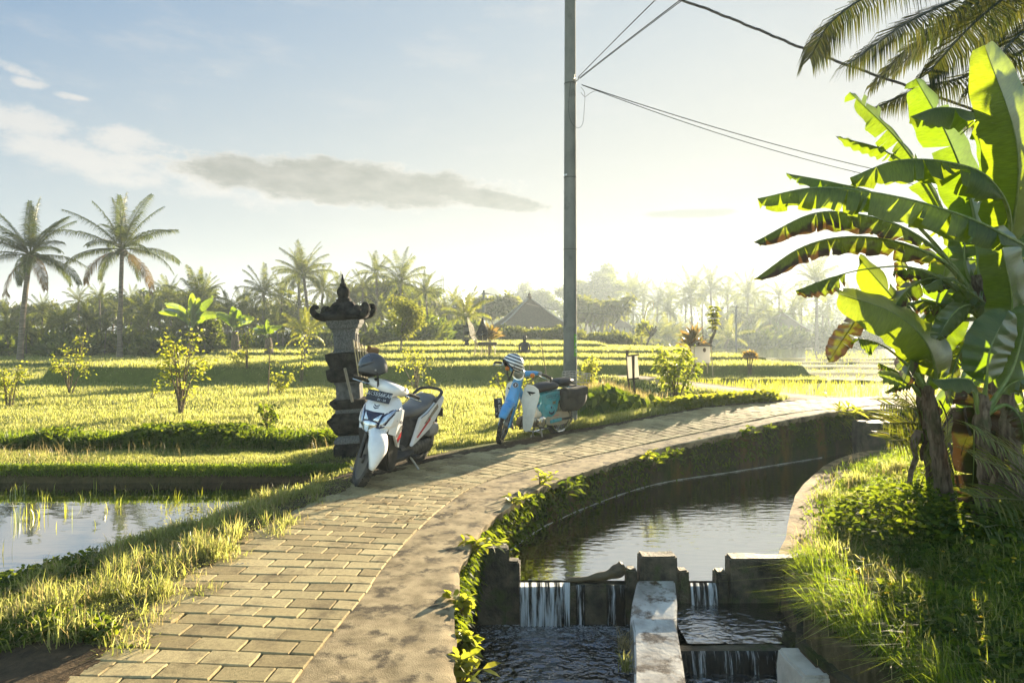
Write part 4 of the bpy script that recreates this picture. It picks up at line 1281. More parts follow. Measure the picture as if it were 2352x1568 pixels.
    MB().prism([(-0.30, 0.335), (-0.42, 0.345), (-0.42, 0.352), (-0.30, 0.342)], 0.125, 0.1275).build('sticker', P_RED, cc, smooth=False)
    MB().box((-0.33, 0.155, 0.275), (0.26, 0.03, 0.05), (0, R(4), 0)).build('footrest_bracket', P_TURQ, root, bevel=0.01)
    m = MB().tube([(-0.45, 0.16, 0.285), (-0.62, 0.20, 0.30)], 0.018, 8); m.tube([(0.02, 0.14, 0.21), (0.03, 0.28, 0.21)], 0.016, 8); m.tube([(0.02, -0.14, 0.21), (0.03, -0.28, 0.21)], 0.016, 8)
    m.build('foot_rests', P_RUBBER, root)
    m = MB().tube([(0.20, -0.06, 0.21), (0.15, -0.12, 0.15), (-0.30, -0.14, 0.16)], 0.015, 8); m.tube([(-0.30, -0.14, 0.16), (-0.40, -0.15, 0.19), (-0.85, -0.15, 0.25)], [0.03, 0.042, 0.036], 12); m.tube([(0.24, 0.05, 0.16), (0.05, 0.06, 0.13), (-0.30, 0.05, 0.15)], 0.012, 6)
    m.build('exhaust', P_CHROME, root)
    m = MB().tube([(-0.10, 0.06, 0.17), (-0.12, 0.10, 0.02)], 0.014, 8); m.tube([(-0.10, -0.06, 0.17), (-0.12, -0.10, 0.02)], 0.014, 8); m.box((-0.12, 0.10, 0.012), (0.07, 0.03, 0.024)); m.box((-0.12, -0.10, 0.012), (0.07, 0.03, 0.024)); m.tube([(-0.11, -0.08, 0.1), (-0.11, 0.08, 0.1)], 0.01, 6)
    m.build('stand', P_STEEL, root)
    m = MB().ball((-0.88, 0, 0.66), (0.05, 0.05, 0.04)); m.build('tail_light', P_RED, root)
    # number plate slung beside the fork, its text running downwards
    Mp = Ms @ Matrix.Translation((0.60, -0.135, 0.475)) @ Matrix.Rotation(R(-72), 4, 'X')
    pl = MB().box((0, 0, 0), (0.005, 0.275, 0.115)).xf(Mp).build('number_plate', P_PLATE, root, bevel=0.002)
    text_mesh('DK 6566 KK', 0.056, 'plate_lettering', P_LETTER, pl, Mp @ Matrix.Translation((0.003, 0, 0.016)) @ FRONT)
    text_mesh('12 · 26', 0.036, 'plate_lettering', P_LETTER, pl, Mp @ Matrix.Translation((0.003, 0.04, -0.034)) @ FRONT)
    return root


moped = make_moped()
MP_A = math.atan2(-0.72, -0.69)
moped.location = (0.29, 9.92, -0.01); moped.rotation_euler = (R(-5), 0, MP_A)

# saddle bag hung over the moped's rack: soft lumpy canvas
sbag = thing('saddle_bag', 'dark dusty canvas saddle bag slung behind the seat of the blue moped', 'bag')
sbag.matrix_world = Matrix.Translation(moped.location) @ Euler(moped.rotation_euler).to_matrix().to_4x4()
def bag_ring(x, y0, y1, z0, z1, k):
    q = sec(x, (y0 + y1) / 2, (z0 + z1) / 2, (y1 - y0) / 2, (z1 - z0) / 2, 16, 3.0)
    return [(a + 0.008 * math.sin(7 * c + k), b + 0.007 * math.sin(9 * a + 8 * c + k), c + 0.010 * math.sin(11 * b + 3 * k)) for a, b, c in q]
MB().loft([bag_ring(*r) for r in ((-0.38, 0.15, 0.24, 0.46, 0.70, 0), (-0.42, 0.135, 0.275, 0.42, 0.735, 1), (-0.55, 0.13, 0.30, 0.40, 0.735, 2), (-0.70, 0.13, 0.30, 0.41, 0.74, 3), (-0.84, 0.135, 0.285, 0.46, 0.745, 4), (-0.90, 0.15, 0.25, 0.52, 0.72, 5))]).build('pouch', P_CANVAS, sbag, angle=70)
MB().loft([bag_ring(*r) for r in ((-0.40, 0.12, 0.292, 0.60, 0.752, 6), (-0.60, 0.12, 0.315, 0.585, 0.762, 7), (-0.88, 0.12, 0.295, 0.62, 0.765, 8))]).build('flap', P_CANVAS, sbag, angle=70)
MB().box((-0.62, 0.0, 0.768), (0.30, 0.30, 0.012)).build('strap', P_STRAP, sbag, bevel=0.003)


# ================================================================== helmets
def shell_mesh(r, face, nu=36, nv=22, drop=0.66):
    """open-face helmet shell: lower rim rises over the face"""
    vs, fs = [], []
    for i in range(nv + 1):
        for k in range(nu):
            a = 2 * math.pi * k / nu
            front = max(0.0, math.cos(a))
            end = math.pi * (drop - face * front ** 1.5 * 1.0)
            t = end * i / nv
            rr = (r[0] * math.sin(t) * math.cos(a), r[1] * math.sin(t) * math.sin(a), r[2] * math.cos(t))
            vs.append(rr)
    for i in range(nv):
        for k in range(nu):
            a, b = i * nu + k, i * nu + (k + 1) % nu
            fs.append((a, a + nu, b + nu, b))
    return vs, fs


def helmet(label, mat, loc, rot, r, strap_pts, visor=False, peak=False):
    h = thing('helmet', label, 'helmet', loc, rot=rot)
    h['group'] = 'helmets hung on the handlebars'
    v, f = shell_mesh(r, 0.20)
    MB().add(v, f).build('shell', mat, h, solid=0.006)
    v, f = shell_mesh([q - 0.012 for q in r], 0.17, drop=0.68)
    MB().add(v, f).build('liner', P_STRAP, h, solid=0.004)
    rim = MB()
    n = 36
    pts = []
    for k in range(n + 1):
        a = 2 * math.pi * k / n
        t = math.pi * (0.66 - 0.20 * max(0, math.cos(a)) ** 1.5)
        pts.append((r[0] * math.sin(t) * math.cos(a), r[1] * math.sin(t) * math.sin(a), r[2] * math.cos(t)))
    rim.tube(pts, 0.007, 6, False)
    rim.build('edge_trim', P_STRAP, h)
    for s in (-1, 1):
        MB().tube([tuple(p) for p in strap_pts(s)], [0.010, 0.010, 0.009, 0.008][:len(strap_pts(s))], 6).build('strap', P_STRAP, h)
        MB().ball((0.03, s * r[1] * 0.99, -0.02), (0.012, 0.006, 0.012)).build('stud', P_STEEL, h)
    if visor:
        m = MB()
        vs, fs = [], []
        for i in range(6):
            for k in range(17):
                a = R(-85 + 170 * k / 16); t = R(22 + 9.5 * i)
                q = 1.035
                vs.append((r[0] * q * math.sin(t) * math.cos(a), r[1] * q * math.sin(t) * math.sin(a), r[2] * q * math.cos(t)))
        for i in range(5):
            for k in range(16):
                z = i * 17 + k
                fs.append((z, z + 1, z + 18, z + 17))
        m.add(vs, fs).build('visor', surf('smoked_visor', (0.03, 0.035, 0.045), (0.05, 0.055, 0.065), rough=0.12, coat=0.8), h, solid=0.003)
    return h


def stripes_mat():
    m, nt, out = nodes('striped_shell')
    p = N(nt, 'ShaderNodeSeparateXYZ', ins={'Vector': N(nt, 'ShaderNodeTexCoord').outputs['Object']})
    w_ = N(nt, 'ShaderNodeMath', operation='MULTIPLY_ADD', ins={0: p.outputs['Z'], 1: 1 / 0.044, 2: 0.2})
    fr = N(nt, 'ShaderNodeMath', operation='FRACT', ins={0: w_.outputs[0]})
    k = ramp(nt, fr.outputs[0], [(0.0, 0.0), (0.5, 1.0)], 'CONSTANT')
    low = N(nt, 'ShaderNodeMath', operation='GREATER_THAN', ins={0: p.outputs['Z'], 1: -0.062})
    k2 = N(nt, 'ShaderNodeMath', operation='MULTIPLY', ins={0: k, 1: low.outputs[0]})
    c = mixc(nt, k2.outputs[0], (0.010, 0.014, 0.035), (0.78, 0.79, 0.76))
    b = N(nt, 'ShaderNodeBsdfPrincipled', ins={'Base Color': c, 'Roughness': 0.22, 'Coat Weight': 0.6})
    nt.links.new(b.outputs[0], out.inputs['Surface'])
    return m


hp = at(857, 846, 7.02)
helmet('matt grey open helmet hung on the handlebar of the white scooter by its black straps', P_GREYSHELL, hp, (R(8), R(18), R(215)), (0.150, 0.126, 0.160),
       lambda s: [(0.02, s * 0.115, -0.05), (0.03, s * 0.09, -0.13), (0.03, s * 0.03, -0.19), (0.0, s * 0.01, -0.21)], visor=True)
hp = at(1178, 836, 9.50)
helmet('navy and white striped helmet hanging on the handlebar of the blue moped', stripes_mat(), hp, (R(-6), R(-20), R(205)), (0.150, 0.14, 0.15),
       lambda s: [(0.02, s * 0.125, -0.05), (0.0, s * 0.08, -0.14), (-0.02, s * 0.03, -0.20), (-0.03, s * 0.015, -0.235)])
# ================================================================== weir and canal works
def part(root, name, mb, mat, **kw):
    return mb.build(name, mat, root, **kw)


def rough_block(name, label, cat, boxes, mat, bevel=0.014, amp=0.012):
    """cast block(s) of one thing, edges chipped and faces uneven"""
    m = MB()
    for c, s, tp in boxes:
        m.box(c, s, None, tp)
    o = m.build(name, mat, None, bevel=bevel, angle=30)
    bm = bmesh.new(); bm.from_mesh(o.data)
    bmesh.ops.subdivide_edges(bm, edges=[e for e in bm.edges if e.calc_length() > 0.09], cuts=3, use_grid_fill=True)
    for v in bm.verts:
        v.co.x += amp * float(wob(np.array(v.co.y * 9 + v.co.z * 7), np.array(v.co.z * 8), 1.3))
        v.co.y += amp * float(wob(np.array(v.co.x * 9), np.array(v.co.z * 9), 1.7))
        v.co.z += amp * float(wob(np.array(v.co.x * 8), np.array(v.co.y * 9), 1.5))
    bm.to_mesh(o.data); bm.free()
    o.data.shade_smooth(); o.data.set_sharp_from_angle(angle=R(32))
    return tag(o, label, cat)


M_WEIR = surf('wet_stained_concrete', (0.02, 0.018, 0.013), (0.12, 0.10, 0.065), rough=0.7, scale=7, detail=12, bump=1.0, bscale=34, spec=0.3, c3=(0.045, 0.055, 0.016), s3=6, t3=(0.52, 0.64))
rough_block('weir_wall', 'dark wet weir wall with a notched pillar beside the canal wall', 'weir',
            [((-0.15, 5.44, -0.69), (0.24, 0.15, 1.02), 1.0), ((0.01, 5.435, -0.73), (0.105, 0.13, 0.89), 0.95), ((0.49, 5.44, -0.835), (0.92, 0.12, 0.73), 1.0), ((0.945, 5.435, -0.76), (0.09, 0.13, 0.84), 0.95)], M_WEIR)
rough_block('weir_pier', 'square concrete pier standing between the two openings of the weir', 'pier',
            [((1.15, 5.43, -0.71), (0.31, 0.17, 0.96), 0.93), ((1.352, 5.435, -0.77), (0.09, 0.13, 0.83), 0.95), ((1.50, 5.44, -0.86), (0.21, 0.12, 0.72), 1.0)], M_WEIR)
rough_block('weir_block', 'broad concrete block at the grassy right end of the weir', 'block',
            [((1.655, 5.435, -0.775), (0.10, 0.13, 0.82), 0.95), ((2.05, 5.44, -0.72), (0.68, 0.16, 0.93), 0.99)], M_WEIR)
# dividing wall: two slabs that step down toward the eye
dv = MB()
V = []
for (y, xl, xr, zt) in ((5.345, 0.98, 1.275, -0.415), (5.0, 0.88, 1.21, -0.455), (4.72, 0.815, 1.135, -0.495)):
    V.append([(xl, y, -1.2), (xr, y, -1.2), (xr, y, zt), (xl, y, zt)])
dv.loft(V)
V = []
for (y, xl, xr, zt) in ((4.725, 0.825, 1.12, -0.455), (4.6, 0.82, 1.115, -0.49), (4.2, 0.755, 1.05, -0.50), (3.7, 0.66, 0.96, -0.505), (3.0, 0.55, 0.85, -0.51), (2.2, 0.45, 0.75, -0.51)):
    V.append([(xl, y, -1.2), (xr, y, -1.2), (xr, y, zt), (xl, y, zt)])
dv.loft(V)
dvo = dv.build('dividing_wall', surf('wet_pale_concrete', (0.24, 0.22, 0.19), (0.55, 0.53, 0.48), rough=0.24, scale=4, detail=9, bump=0.3, bscale=18, spec=0.8, c3=(0.08, 0.055, 0.03), s3=5.5, t3=(0.50, 0.60)), None, bevel=0.012, angle=30)
tag(dvo, 'pale wet concrete dividing wall running from the weir pier toward the viewer', 'wall')
rough_block('channel_sill', 'low dark sill that the shallow right channel spills over', 'sill', [((1.49, 4.61, -0.92), (0.80, 0.12, 0.62), 1.0)], M_WEIR)
rough_block('mossy_stone', 'small mossy stone at the right end of the lower sill', 'stone', [((1.92, 4.62, -0.76), (0.16, 0.26, 0.44), 0.75)], M_CONC_DARK, amp=0.02)
rough_block('concrete_block', 'pale weathered concrete block lying half in the grass by the lower channel', 'block', [((1.83, 4.10, -0.66), (0.34, 0.42, 0.40), 0.92)], M_CONC_PALE, amp=0.01)
# upper weir far up the canal
rough_block('sluice_box', 'dark concrete sluice box below the far bend of the path', 'sluice', [((5.65, 10.72, -0.35), (0.46, 0.34, 1.02), 0.98)], M_WEIR)
rough_block('upper_weir', 'small far weir with white water between the sluice box and the banana plants', 'weir', [((6.6, 10.95, -0.72), (1.5, 0.25, 0.72), 1.0)], M_WEIR)
# driftwood on the crest
pts = spline([(0.44, 5.42, -0.445), (0.60, 5.43, -0.435), (0.74, 5.44, -0.415), (0.84, 5.45, -0.38), (0.90, 5.46, -0.35)], 16)
lg = MB().tube([tuple(p) for p in pts], [0.016 + 0.050 * (i / 15) ** 1.2 + 0.006 * math.sin(i * 1.3) for i in range(15)] + [0.045], 12)
tag(lg.build('driftwood', surf('wet_log', (0.03, 0.022, 0.012), (0.14, 0.10, 0.04), rough=0.5, scale=10, bump=0.9, bscale=30, stretch=(0.4, 1, 1)), None), 'wet curved log lying across the weir crest beside the pier', 'log')


def fall(name, label, x0, x1, y0, z0, z1, out=0.07, n=60, seed=1, lean=0.0, kind=None, thr=0.40):
    """curtain of falling water"""
    m, nt, o_ = nodes(name + '_water')
    tc = N(nt, 'ShaderNodeTexCoord')
    mp = N(nt, 'ShaderNodeMapping', ins={'Vector': tc.outputs['Object'], 'Scale': (26, 1, 1.6), 'Location': (seed * 3.1, 0, 0)})
    nz = N(nt, 'ShaderNodeTexNoise', ins={'Vector': mp.outputs[0], 'Scale': 1.4, 'Detail': 6, 'Roughness': 0.65}).outputs['Fac']
    k = ramp(nt, nz, [(thr, 0.0), (thr + 0.14, 1.0)])
    wat = N(nt, 'ShaderNodeBsdfPrincipled', ins={'Base Color': (0.012, 0.012, 0.011, 1), 'Roughness': 0.08, 'IOR': 1.33})
    bp = N(nt, 'ShaderNodeBump', ins={'Strength': 1.0, 'Distance': 0.03, 'Height': nz})
    nt.links.new(bp.outputs[0], wat.inputs['Normal'])
    wh = N(nt, 'ShaderNodeBsdfDiffuse', ins={'Color': (0.80, 0.84, 0.88, 1)})
    tl = N(nt, 'ShaderNodeBsdfTranslucent', ins={'Color': (0.8, 0.85, 0.9, 1)})
    w2 = N(nt, 'ShaderNodeMixShader', ins={0: 0.5, 1: wh.outputs[0], 2: tl.outputs[0]})
    x = N(nt, 'ShaderNodeMixShader', ins={0: k, 1: wat.outputs[0], 2: w2.outputs[0]})
    nt.links.new(x.outputs[0], o_.inputs['Surface'])
    vs, fs = [], []
    rows = 12
    rs = np.random.default_rng(seed)
    ph = rs.uniform(0, 6, 6)
    for i in range(rows + 1):
        f = i / rows
        for j in range(n + 1):
            q = j / n
            x_ = x0 + (x1 - x0) * (q + 0.04 * (q - 0.5) * -f) + lean * f
            yb = y0 + 0.05 - (0.05 + out * f ** 0.6) + 0.010 * math.sin(q * 55 + ph[0]) * f + 0.007 * math.sin(q * 140 + ph[1]) * f
            z = z0 - (z0 - z1) * f ** 1.25 if i else z0 + 0.004
            vs.append((x_, yb, z))
    for i in range(rows):
        for j in range(n):
            a = i * (n + 1) + j
            fs.append((a, a + 1, a + n + 2, a + n + 1))
    o = mesh_np(name, vs, fs, None, m, smooth=True)
    return tag(o, label, 'waterfall', kind=kind)


fall('waterfall', 'wide white curtain of water falling over the left of the weir', 0.055, 0.455, 5.375, -0.447, -0.78, n=80, seed=2)
fall('waterfall', 'thin trickle of water just right of the wide curtain, below the log', 0.50, 0.575, 5.375, -0.465, -0.78, 0.04, 16, 5, thr=0.5)
fall('waterfall', 'narrow broken trickle of water against the left of the pier', 0.74, 0.89, 5.375, -0.465, -0.78, 0.04, 24, 8, thr=0.53)
fall('waterfall', 'short white fall through the small notch right of the pier', 1.40, 1.605, 5.38, -0.452, -0.615, 0.06, 30, 11, thr=0.44)
fall('waterfall', 'low spill over the sill across the shallow right channel', 1.12, 1.86, 4.545, -0.602, -0.745, 0.05, 80, 14, thr=0.56)
fall('waterfall', 'distant white fall of the small far weir below the bend', 5.95, 7.2, 10.82, -0.36, -0.50, 0.15, 40, 17, thr=0.35)

# ================================================================== stone shrine
M_STONE = surf('black_mossy_stone', (0.010, 0.010, 0.009), (0.05, 0.047, 0.04), rough=0.95, scale=9, detail=10, bump=1.0, bscale=34, spec=0.1, c3=(0.05, 0.055, 0.025), s3=4, t3=(0.60, 0.74))
M_GRAN = surf('grey_carved_stone', (0.07, 0.072, 0.068), (0.17, 0.172, 0.165), rough=0.9, scale=60, detail=6, bump=0.5, bscale=110, spec=0.15, c3=(0.08, 0.08, 0.075), s3=5, t3=(0.58, 0.72))


def tier(m, prof, sx=1.0, sy=1.0):
    """stack of square rings (half width, height)"""
    m.loft([[(sx * h * a, sy * h * b, z) for a, b in ((-1, -1), (0, -1), (1, -1), (1, 0), (1, 1), (0, 1), (-1, 1), (-1, 0))] for h, z in prof])
    return m


def shrine_parts(root, gran=M_GRAN, stone=M_STONE, detail=True):
    tier(MB(), [(0.215, -0.15), (0.215, 0.13), (0.20, 0.135), (0.20, 0.15)]).build('plinth', stone, root, bevel=0.012, angle=30)
    tier(MB(), [(0.205, 0.15), (0.205, 0.19), (0.185, 0.225), (0.165, 0.235), (0.165, 0.25)]).build('base_moulding', gran, root, bevel=0.006, angle=30)
    tier(MB(), [(0.165, 0.25), (0.175, 0.26), (0.265, 0.44), (0.27, 0.47), (0.225, 0.475), (0.21, 0.53), (0.19, 0.535)]).build('lower_tier', stone, root, bevel=0.01, angle=30)
    tier(MB(), [(0.17, 0.535), (0.17, 0.585)]).build('collar', gran, root, bevel=0.008, angle=30)
    tier(MB(), [(0.18, 0.585), (0.225, 0.66), (0.23, 0.70), (0.185, 0.705)]).build('middle_tier', stone, root, bevel=0.01, angle=30)
    tier(MB(), [(0.15, 0.705), (0.15, 0.90), (0.17, 0.905), (0.17, 0.935)]).build('waist_block', surf('stained_grey_stone', (0.045, 0.045, 0.042), (0.14, 0.14, 0.13), rough=0.95, scale=12, bump=0.8), root, bevel=0.008, angle=30)
    tier(MB(), [(0.20, 0.935), (0.235, 0.98), (0.245, 1.10), (0.20, 1.105), (0.20, 1.13), (0.205, 1.135), (0.235, 1.22), (0.245, 1.30), (0.19, 1.305)]).build('offering_ledge', stone, root, bevel=0.014, angle=30)
    nb = tier(MB(), [(0.155, 1.305), (0.155, 1.335), (0.14, 1.34), (0.14, 1.565), (0.15, 1.57), (0.15, 1.60)]).build('niche', gran, root, bevel=0.005, angle=30)
    for sx, sy, rz in ((0, -1, 0), (1, 0, 90)):
        m = MB()
        for cx, cz, w_, h_ in ((0, 1.375, 0.18, 0.018), (0, 1.535, 0.18, 0.018), (-0.081, 1.455, 0.018, 0.142), (0.081, 1.455, 0.018, 0.142)):
            m.box((cx, -0.145, cz), (w_, 0.012, h_))
        m.box((0, -0.141, 1.455), (0.10, 0.006, 0.12))
        m.xf(Matrix.Rotation(R(rz), 4, 'Z')).build('carved_frame', gran, nb, bevel=0.003)
    tier(MB(), [(0.16, 1.60), (0.185, 1.625), (0.185, 1.65), (0.205, 1.66), (0.215, 1.72)]).build('cornice', gran, root, bevel=0.006, angle=30)
    rf = MB()
    rf.loft([[(h * a, h * b, z + 0.012 * abs(a * b)) for a, b in ((-1, -1), (0, -0.97), (1, -1), (0.97, 0), (1, 1), (0, 0.97), (-1, 1), (-0.97, 0))] for h, z in ((0.225, 1.715), (0.275, 1.735), (0.285, 1.765), (0.25, 1.80), (0.17, 1.86), (0.125, 1.925), (0.10, 1.945))])
    r_o = rf.build('roof', stone, root, angle=30, bevel=0.008)
    for k in range(4):
        a = R(45 + 90 * k)
        d = Vector((math.cos(a), math.sin(a), 0))
        m = MB()
        P = [d * 0.30 + Vector((0, 0, 1.755)), d * 0.40 + Vector((0, 0, 1.775)), d * 0.455 + Vector((0, 0, 1.81)), d * 0.475 + Vector((0, 0, 1.855)), d * 0.455 + Vector((0, 0, 1.89)), d * 0.42 + Vector((0, 0, 1.895)), d * 0.405 + Vector((0, 0, 1.87))]
        m.tube([tuple(p) for p in spline([tuple(p) for p in P], 18)], [0.05 - 0.0015 * i for i in range(14)] + [0.03, 0.03, 0.028, 0.02], 8)
        m.ball(tuple(d * 0.26 + Vector((0, 0, 1.85))), (0.045, 0.035, 0.055), 10, 8)
        m.build('corner_horn', stone, root)
        b = R(90 * k)
        e = Vector((math.cos(b), math.sin(b), 0))
        MB().loft([[tuple(e * (0.26 + dx) + Vector((-math.sin(b), math.cos(b), 0)) * dy + Vector((0, 0, z))) for dx, dy in ((-s_, -s_), (s_, -s_), (s_, s_), (-s_, s_))] for z, s_ in ((1.76, 0.05), (1.83, 0.045), (1.88, 0.03), (1.885, 0.02))]).build('roof_crest', stone, root, bevel=0.01)
    f = MB()
    tier(f, [(0.085, 1.94), (0.085, 1.99), (0.065, 1.995), (0.065, 2.015)])
    f.lathe([(0.06, 2.01), (0.075, 2.03), (0.085, 2.07), (0.080, 2.11), (0.055, 2.145), (0.04, 2.15), (0.045, 2.165), (0.035, 2.19), (0.022, 2.205), (0.024, 2.22), (0.014, 2.26), (0.004, 2.31)], 14)
    f.build('finial', stone, root, angle=40)


shr = thing('stone_shrine', 'tall dark stone shrine with upturned roof corners, leaning on the bank beside the white scooter', 'shrine')
shrine_parts(shr)
shr.location = (-2.0, 8.62, 0.02); shr.rotation_euler = (R(1.0), R(-3.4), R(4)); shr.scale = (0.97, 0.97, 0.975)
Msh = Matrix.LocRotScale(shr.location, Euler(shr.rotation_euler), shr.scale)
M_BAMBOO = surf('dry_bamboo', (0.34, 0.25, 0.12), (0.55, 0.44, 0.25), rough=0.6, scale=14, stretch=(6, 6, 0.5))
M_DRY = leaf('dry_leaf', (0.10, 0.06, 0.03), (0.22, 0.14, 0.07), (0.12, 0.07, 0.03), (0.2, 0.12, 0.05), mix=0.3)
m = MB()
for k in range(5):
    m.tube([(0.13 + 0.032 * k, -0.27 + 0.012 * k, 1.46 - 0.02 * k), (0.175 + 0.03 * k, -0.285 + 0.012 * k, 0.99 - 0.012 * k)], 0.009, 6)
m.tube([(0.13, -0.26, 1.36), (0.285, -0.21, 1.32)], 0.007, 5); m.tube([(0.16, -0.27, 1.07), (0.31, -0.22, 1.04)], 0.007, 5)
ob = m.build('offering_rack', M_BAMBOO); ob.matrix_world = Msh
tag(ob, 'pale split bamboo slats leaning on the right of the stone shrine', 'rack')
m = MB().box((0.33, 0.0, 1.24), (0.12, 0.16, 0.20), (0.1, 0.15, 0.2)); m.box((0.34, -0.02, 1.10), (0.10, 0.14, 0.10), (0.0, -0.2, 0.1)); m.box((0.29, -0.06, 1.33), (0.05, 0.05, 0.08), (0.3, 0.2, 0.1))
ob = m.build('offering_box', M_DRY, bevel=0.01); ob.matrix_world = Msh
tag(ob, 'brown woven offering box on the sunlit side of the shrine ledge', 'box')
m = MB().box((0.035, -0.262, 0.90), (0.035, 0.012, 0.44), (0.0, R(-9), 0))
ob = m.build('wooden_slat', surf('grey_wood', (0.18, 0.15, 0.10), (0.33, 0.28, 0.2), rough=0.9, scale=20, stretch=(6, 6, 0.6)), bevel=0.003); ob.matrix_world = Msh
tag(ob, 'thin grey wooden slat hanging down the front of the shrine', 'slat')


# ================================================================== utility pole and wires
PX_, PY_ = 0.95, 11.15
pole = thing('utility_pole', 'tall grey concrete utility pole behind the blue moped', 'pole', (PX_, PY_, 0))
M_POLE = surf('weathered_grey_concrete_pole', (0.13, 0.135, 0.12), (0.21, 0.21, 0.185), rough=0.9, scale=3, detail=9, bump=0.35, bscale=90, spec=0.2, c3=(0.06, 0.06, 0.055), s3=2.2, t3=(0.55, 0.75), stretch=(1, 1, 0.5))
MB().lathe([(0.118, -0.5), (0.117, 0.0), (0.096, 5.0), (0.084, 8.3), (0.06, 8.32)], 32).build('shaft', M_POLE, pole, angle=30)
sg = MB()
for i in range(9):
    pass
arcv = [(0.1145 * math.cos(R(a)), 0.1145 * math.sin(R(a))) for a in range(-62, -19, 6)]
vs = [(x, y, z) for z in (1.16, 1.52) for x, y in arcv]
n_ = len(arcv)
sg.add(vs, [(k, k + 1, k + n_ + 1, k + n_) for k in range(n_ - 1)])
stp = sg.build('sticker', surf('green_sticker', (0.10, 0.28, 0.02), (0.16, 0.36, 0.04), rough=0.5), pole)
for k, ch in enumerate('TAD'):
    a = R(-42)
    d = Vector((math.cos(a), math.sin(a), 0)); tt = Vector((-math.sin(a), math.cos(a), 0))
    Mx = Matrix(((tt.x, 0, d.x, d.x * 0.1165), (tt.y, 0, d.y, d.y * 0.1165), (0, 1, 0, 1.45 - 0.10 * k), (0, 0, 0, 1)))
    text_mesh(ch, 0.085, 'sticker_lettering', P_LETTER, stp, Mx)
m = MB().torus(0.1005, 0.006, 'z', (0, 0, 4.07), 28, 6)
m.torus(0.0985, 0.006, 'z', (0, 0, 5.60), 28, 6)
m.build('wire_band', P_BLACK, pole)
MB().torus(0.110, 0.004, 'z', (0, 0, 2.9), 28, 6).build('wire_band', P_BLACK, pole)
m = MB()
for a in (-70, -35):
    d = Vector((math.cos(R(a)), math.sin(R(a)), 0)) * 0.10
    m.tube([tuple(d + Vector((0, 0, 5.62))), tuple(d * 1.5 + Vector((0, 0, 5.64))), tuple(d * 1.6 + Vector((0, 0, 5.70)))], 0.009, 6)
m.build('hook_bracket', P_STEEL, pole)
MB().box((-0.085, -0.085, 4.1), (0.06, 0.012, 0.025), (0, 0, R(-45))).build('number_tag', P_LETTER, pole)


def cable(name, label, pts, r, mat=P_BLACK, sag=0.0, n=40, cat='cable', wobble=0.0):
    P = np.array([tuple(p) for p in pts], dtype=float)
    if len(P) == 2:
        t = np.linspace(0, 1, n)[:, None]
        Q = P[0] * (1 - t) + P[1] * t
        Q[:, 2] -= sag * 4 * (t * (1 - t))[:, 0]
    else:
        Q = spline(P, n)
    if wobble:
        Q[:, 2] += wobble * np.sin(np.arange(len(Q)) * 0.9) + wobble * 0.6 * np.sin(np.arange(len(Q)) * 2.3)
    return tag(MB().tube([tuple(q) for q in Q], r, 6).build(name, mat, None), label, cat)


A = at(1328, 178, PY_ - 0.02)
cable('wire', 'upper of the thin wires rising from the pole to the top edge', [A, at(1510, 0, 7.0) * 1.0 + (at(1510, 0, 7.0) - A) * 0.8], 0.006, sag=-0.02)
cable('wire', 'middle thin wire rising from the pole to the top edge', [at(1330, 180, PY_), at(1560, 4, 7.4) + (at(1560, 4, 7.4) - A) * 0.8], 0.006, sag=-0.02)
cable('wire', 'lowest of the thin wires rising from the pole to the top edge', [at(1332, 181, PY_), at(1572, 0, 7.3) + (at(1572, 0, 7.3) - A) * 0.8], 0.005, sag=-0.03)
B = at(1336, 195, PY_)
cable('wire', 'upper wire running from the pole down to the banana plants', [B, at(2230, 432, 15)], 0.007, sag=0.16)
cable('wire', 'lower wire running from the pole down to the banana plants', [B + Vector((0.02, 0, -0.01)), at(2230, 446, 15)], 0.006, sag=0.22)
cable('cable', 'thick black twisted cable crossing the top right of the sky', [at(1318, -75, PY_), at(1570, 2, 11.0), at(1740, 68, 10.9), at(1870, 122, 10.8), at(2060, 190, 10.7), at(2420, 318, 10.6)], 0.020, n=90, wobble=0.006)
cable('wire', 'slack loop of wire hanging on the right side of the pole', [at(1334, 200, PY_ - 0.03), at(1343, 215, PY_ - 0.06), at(1342, 250, PY_ - 0.08), at(1338, 285, PY_ - 0.08), at(1326, 294, PY_ - 0.13), at(1312, 280, PY_ - 0.13), at(1306, 250, PY_ - 0.12), at(1310, 190, PY_ - 0.11)], 0.0035)
cable('wire', 'short looped wire end sagging beside the pole top fitting', [at(1334, 213, PY_), at(1344, 222, PY_), at(1356, 214, PY_), at(1372, 207, PY_)], 0.0035)

# ================================================================== noticeboard, posts, small shrines in the fields
M_OLDWOOD = surf('old_dark_wood', (0.03, 0.024, 0.016), (0.10, 0.08, 0.055), rough=0.9, scale=16, bump=0.5, stretch=(5, 5, 0.6))
M_SHEET = leaf('weathered_white_sheet', (0.70, 0.68, 0.62), (0.76, 0.74, 0.68), (0.8, 0.76, 0.68), (0.8, 0.76, 0.68), mix=0.55)
b0 = gp(1456, 938, 0.0)
nb = thing('sign', 'weathered white sign on two dark sticks beside the leafy shrub', 'sign', (b0.x, b0.y, 0))
s = b0.y / F
MB().tube([(-0.005 * 0, 0.1, -0.1), (-12 * s, 0.1, 70 * s), (-14 * s, 0.1, 134 * s)], [0.022, 0.022, 0.03], 7).build('post', M_OLDWOOD, nb)
MB().tube([(6 * s, 0, -0.1), (-1 * s, 0, 70 * s), (-2 * s, 0, 124 * s)], [0.024, 0.024, 0.034], 7).build('post', M_OLDWOOD, nb)
MB().box((-1 * s, 0.05, 95 * s), (26 * s, 0.012, 55 * s), (0, R(-5), R(14))).build('board', M_SHEET, nb)
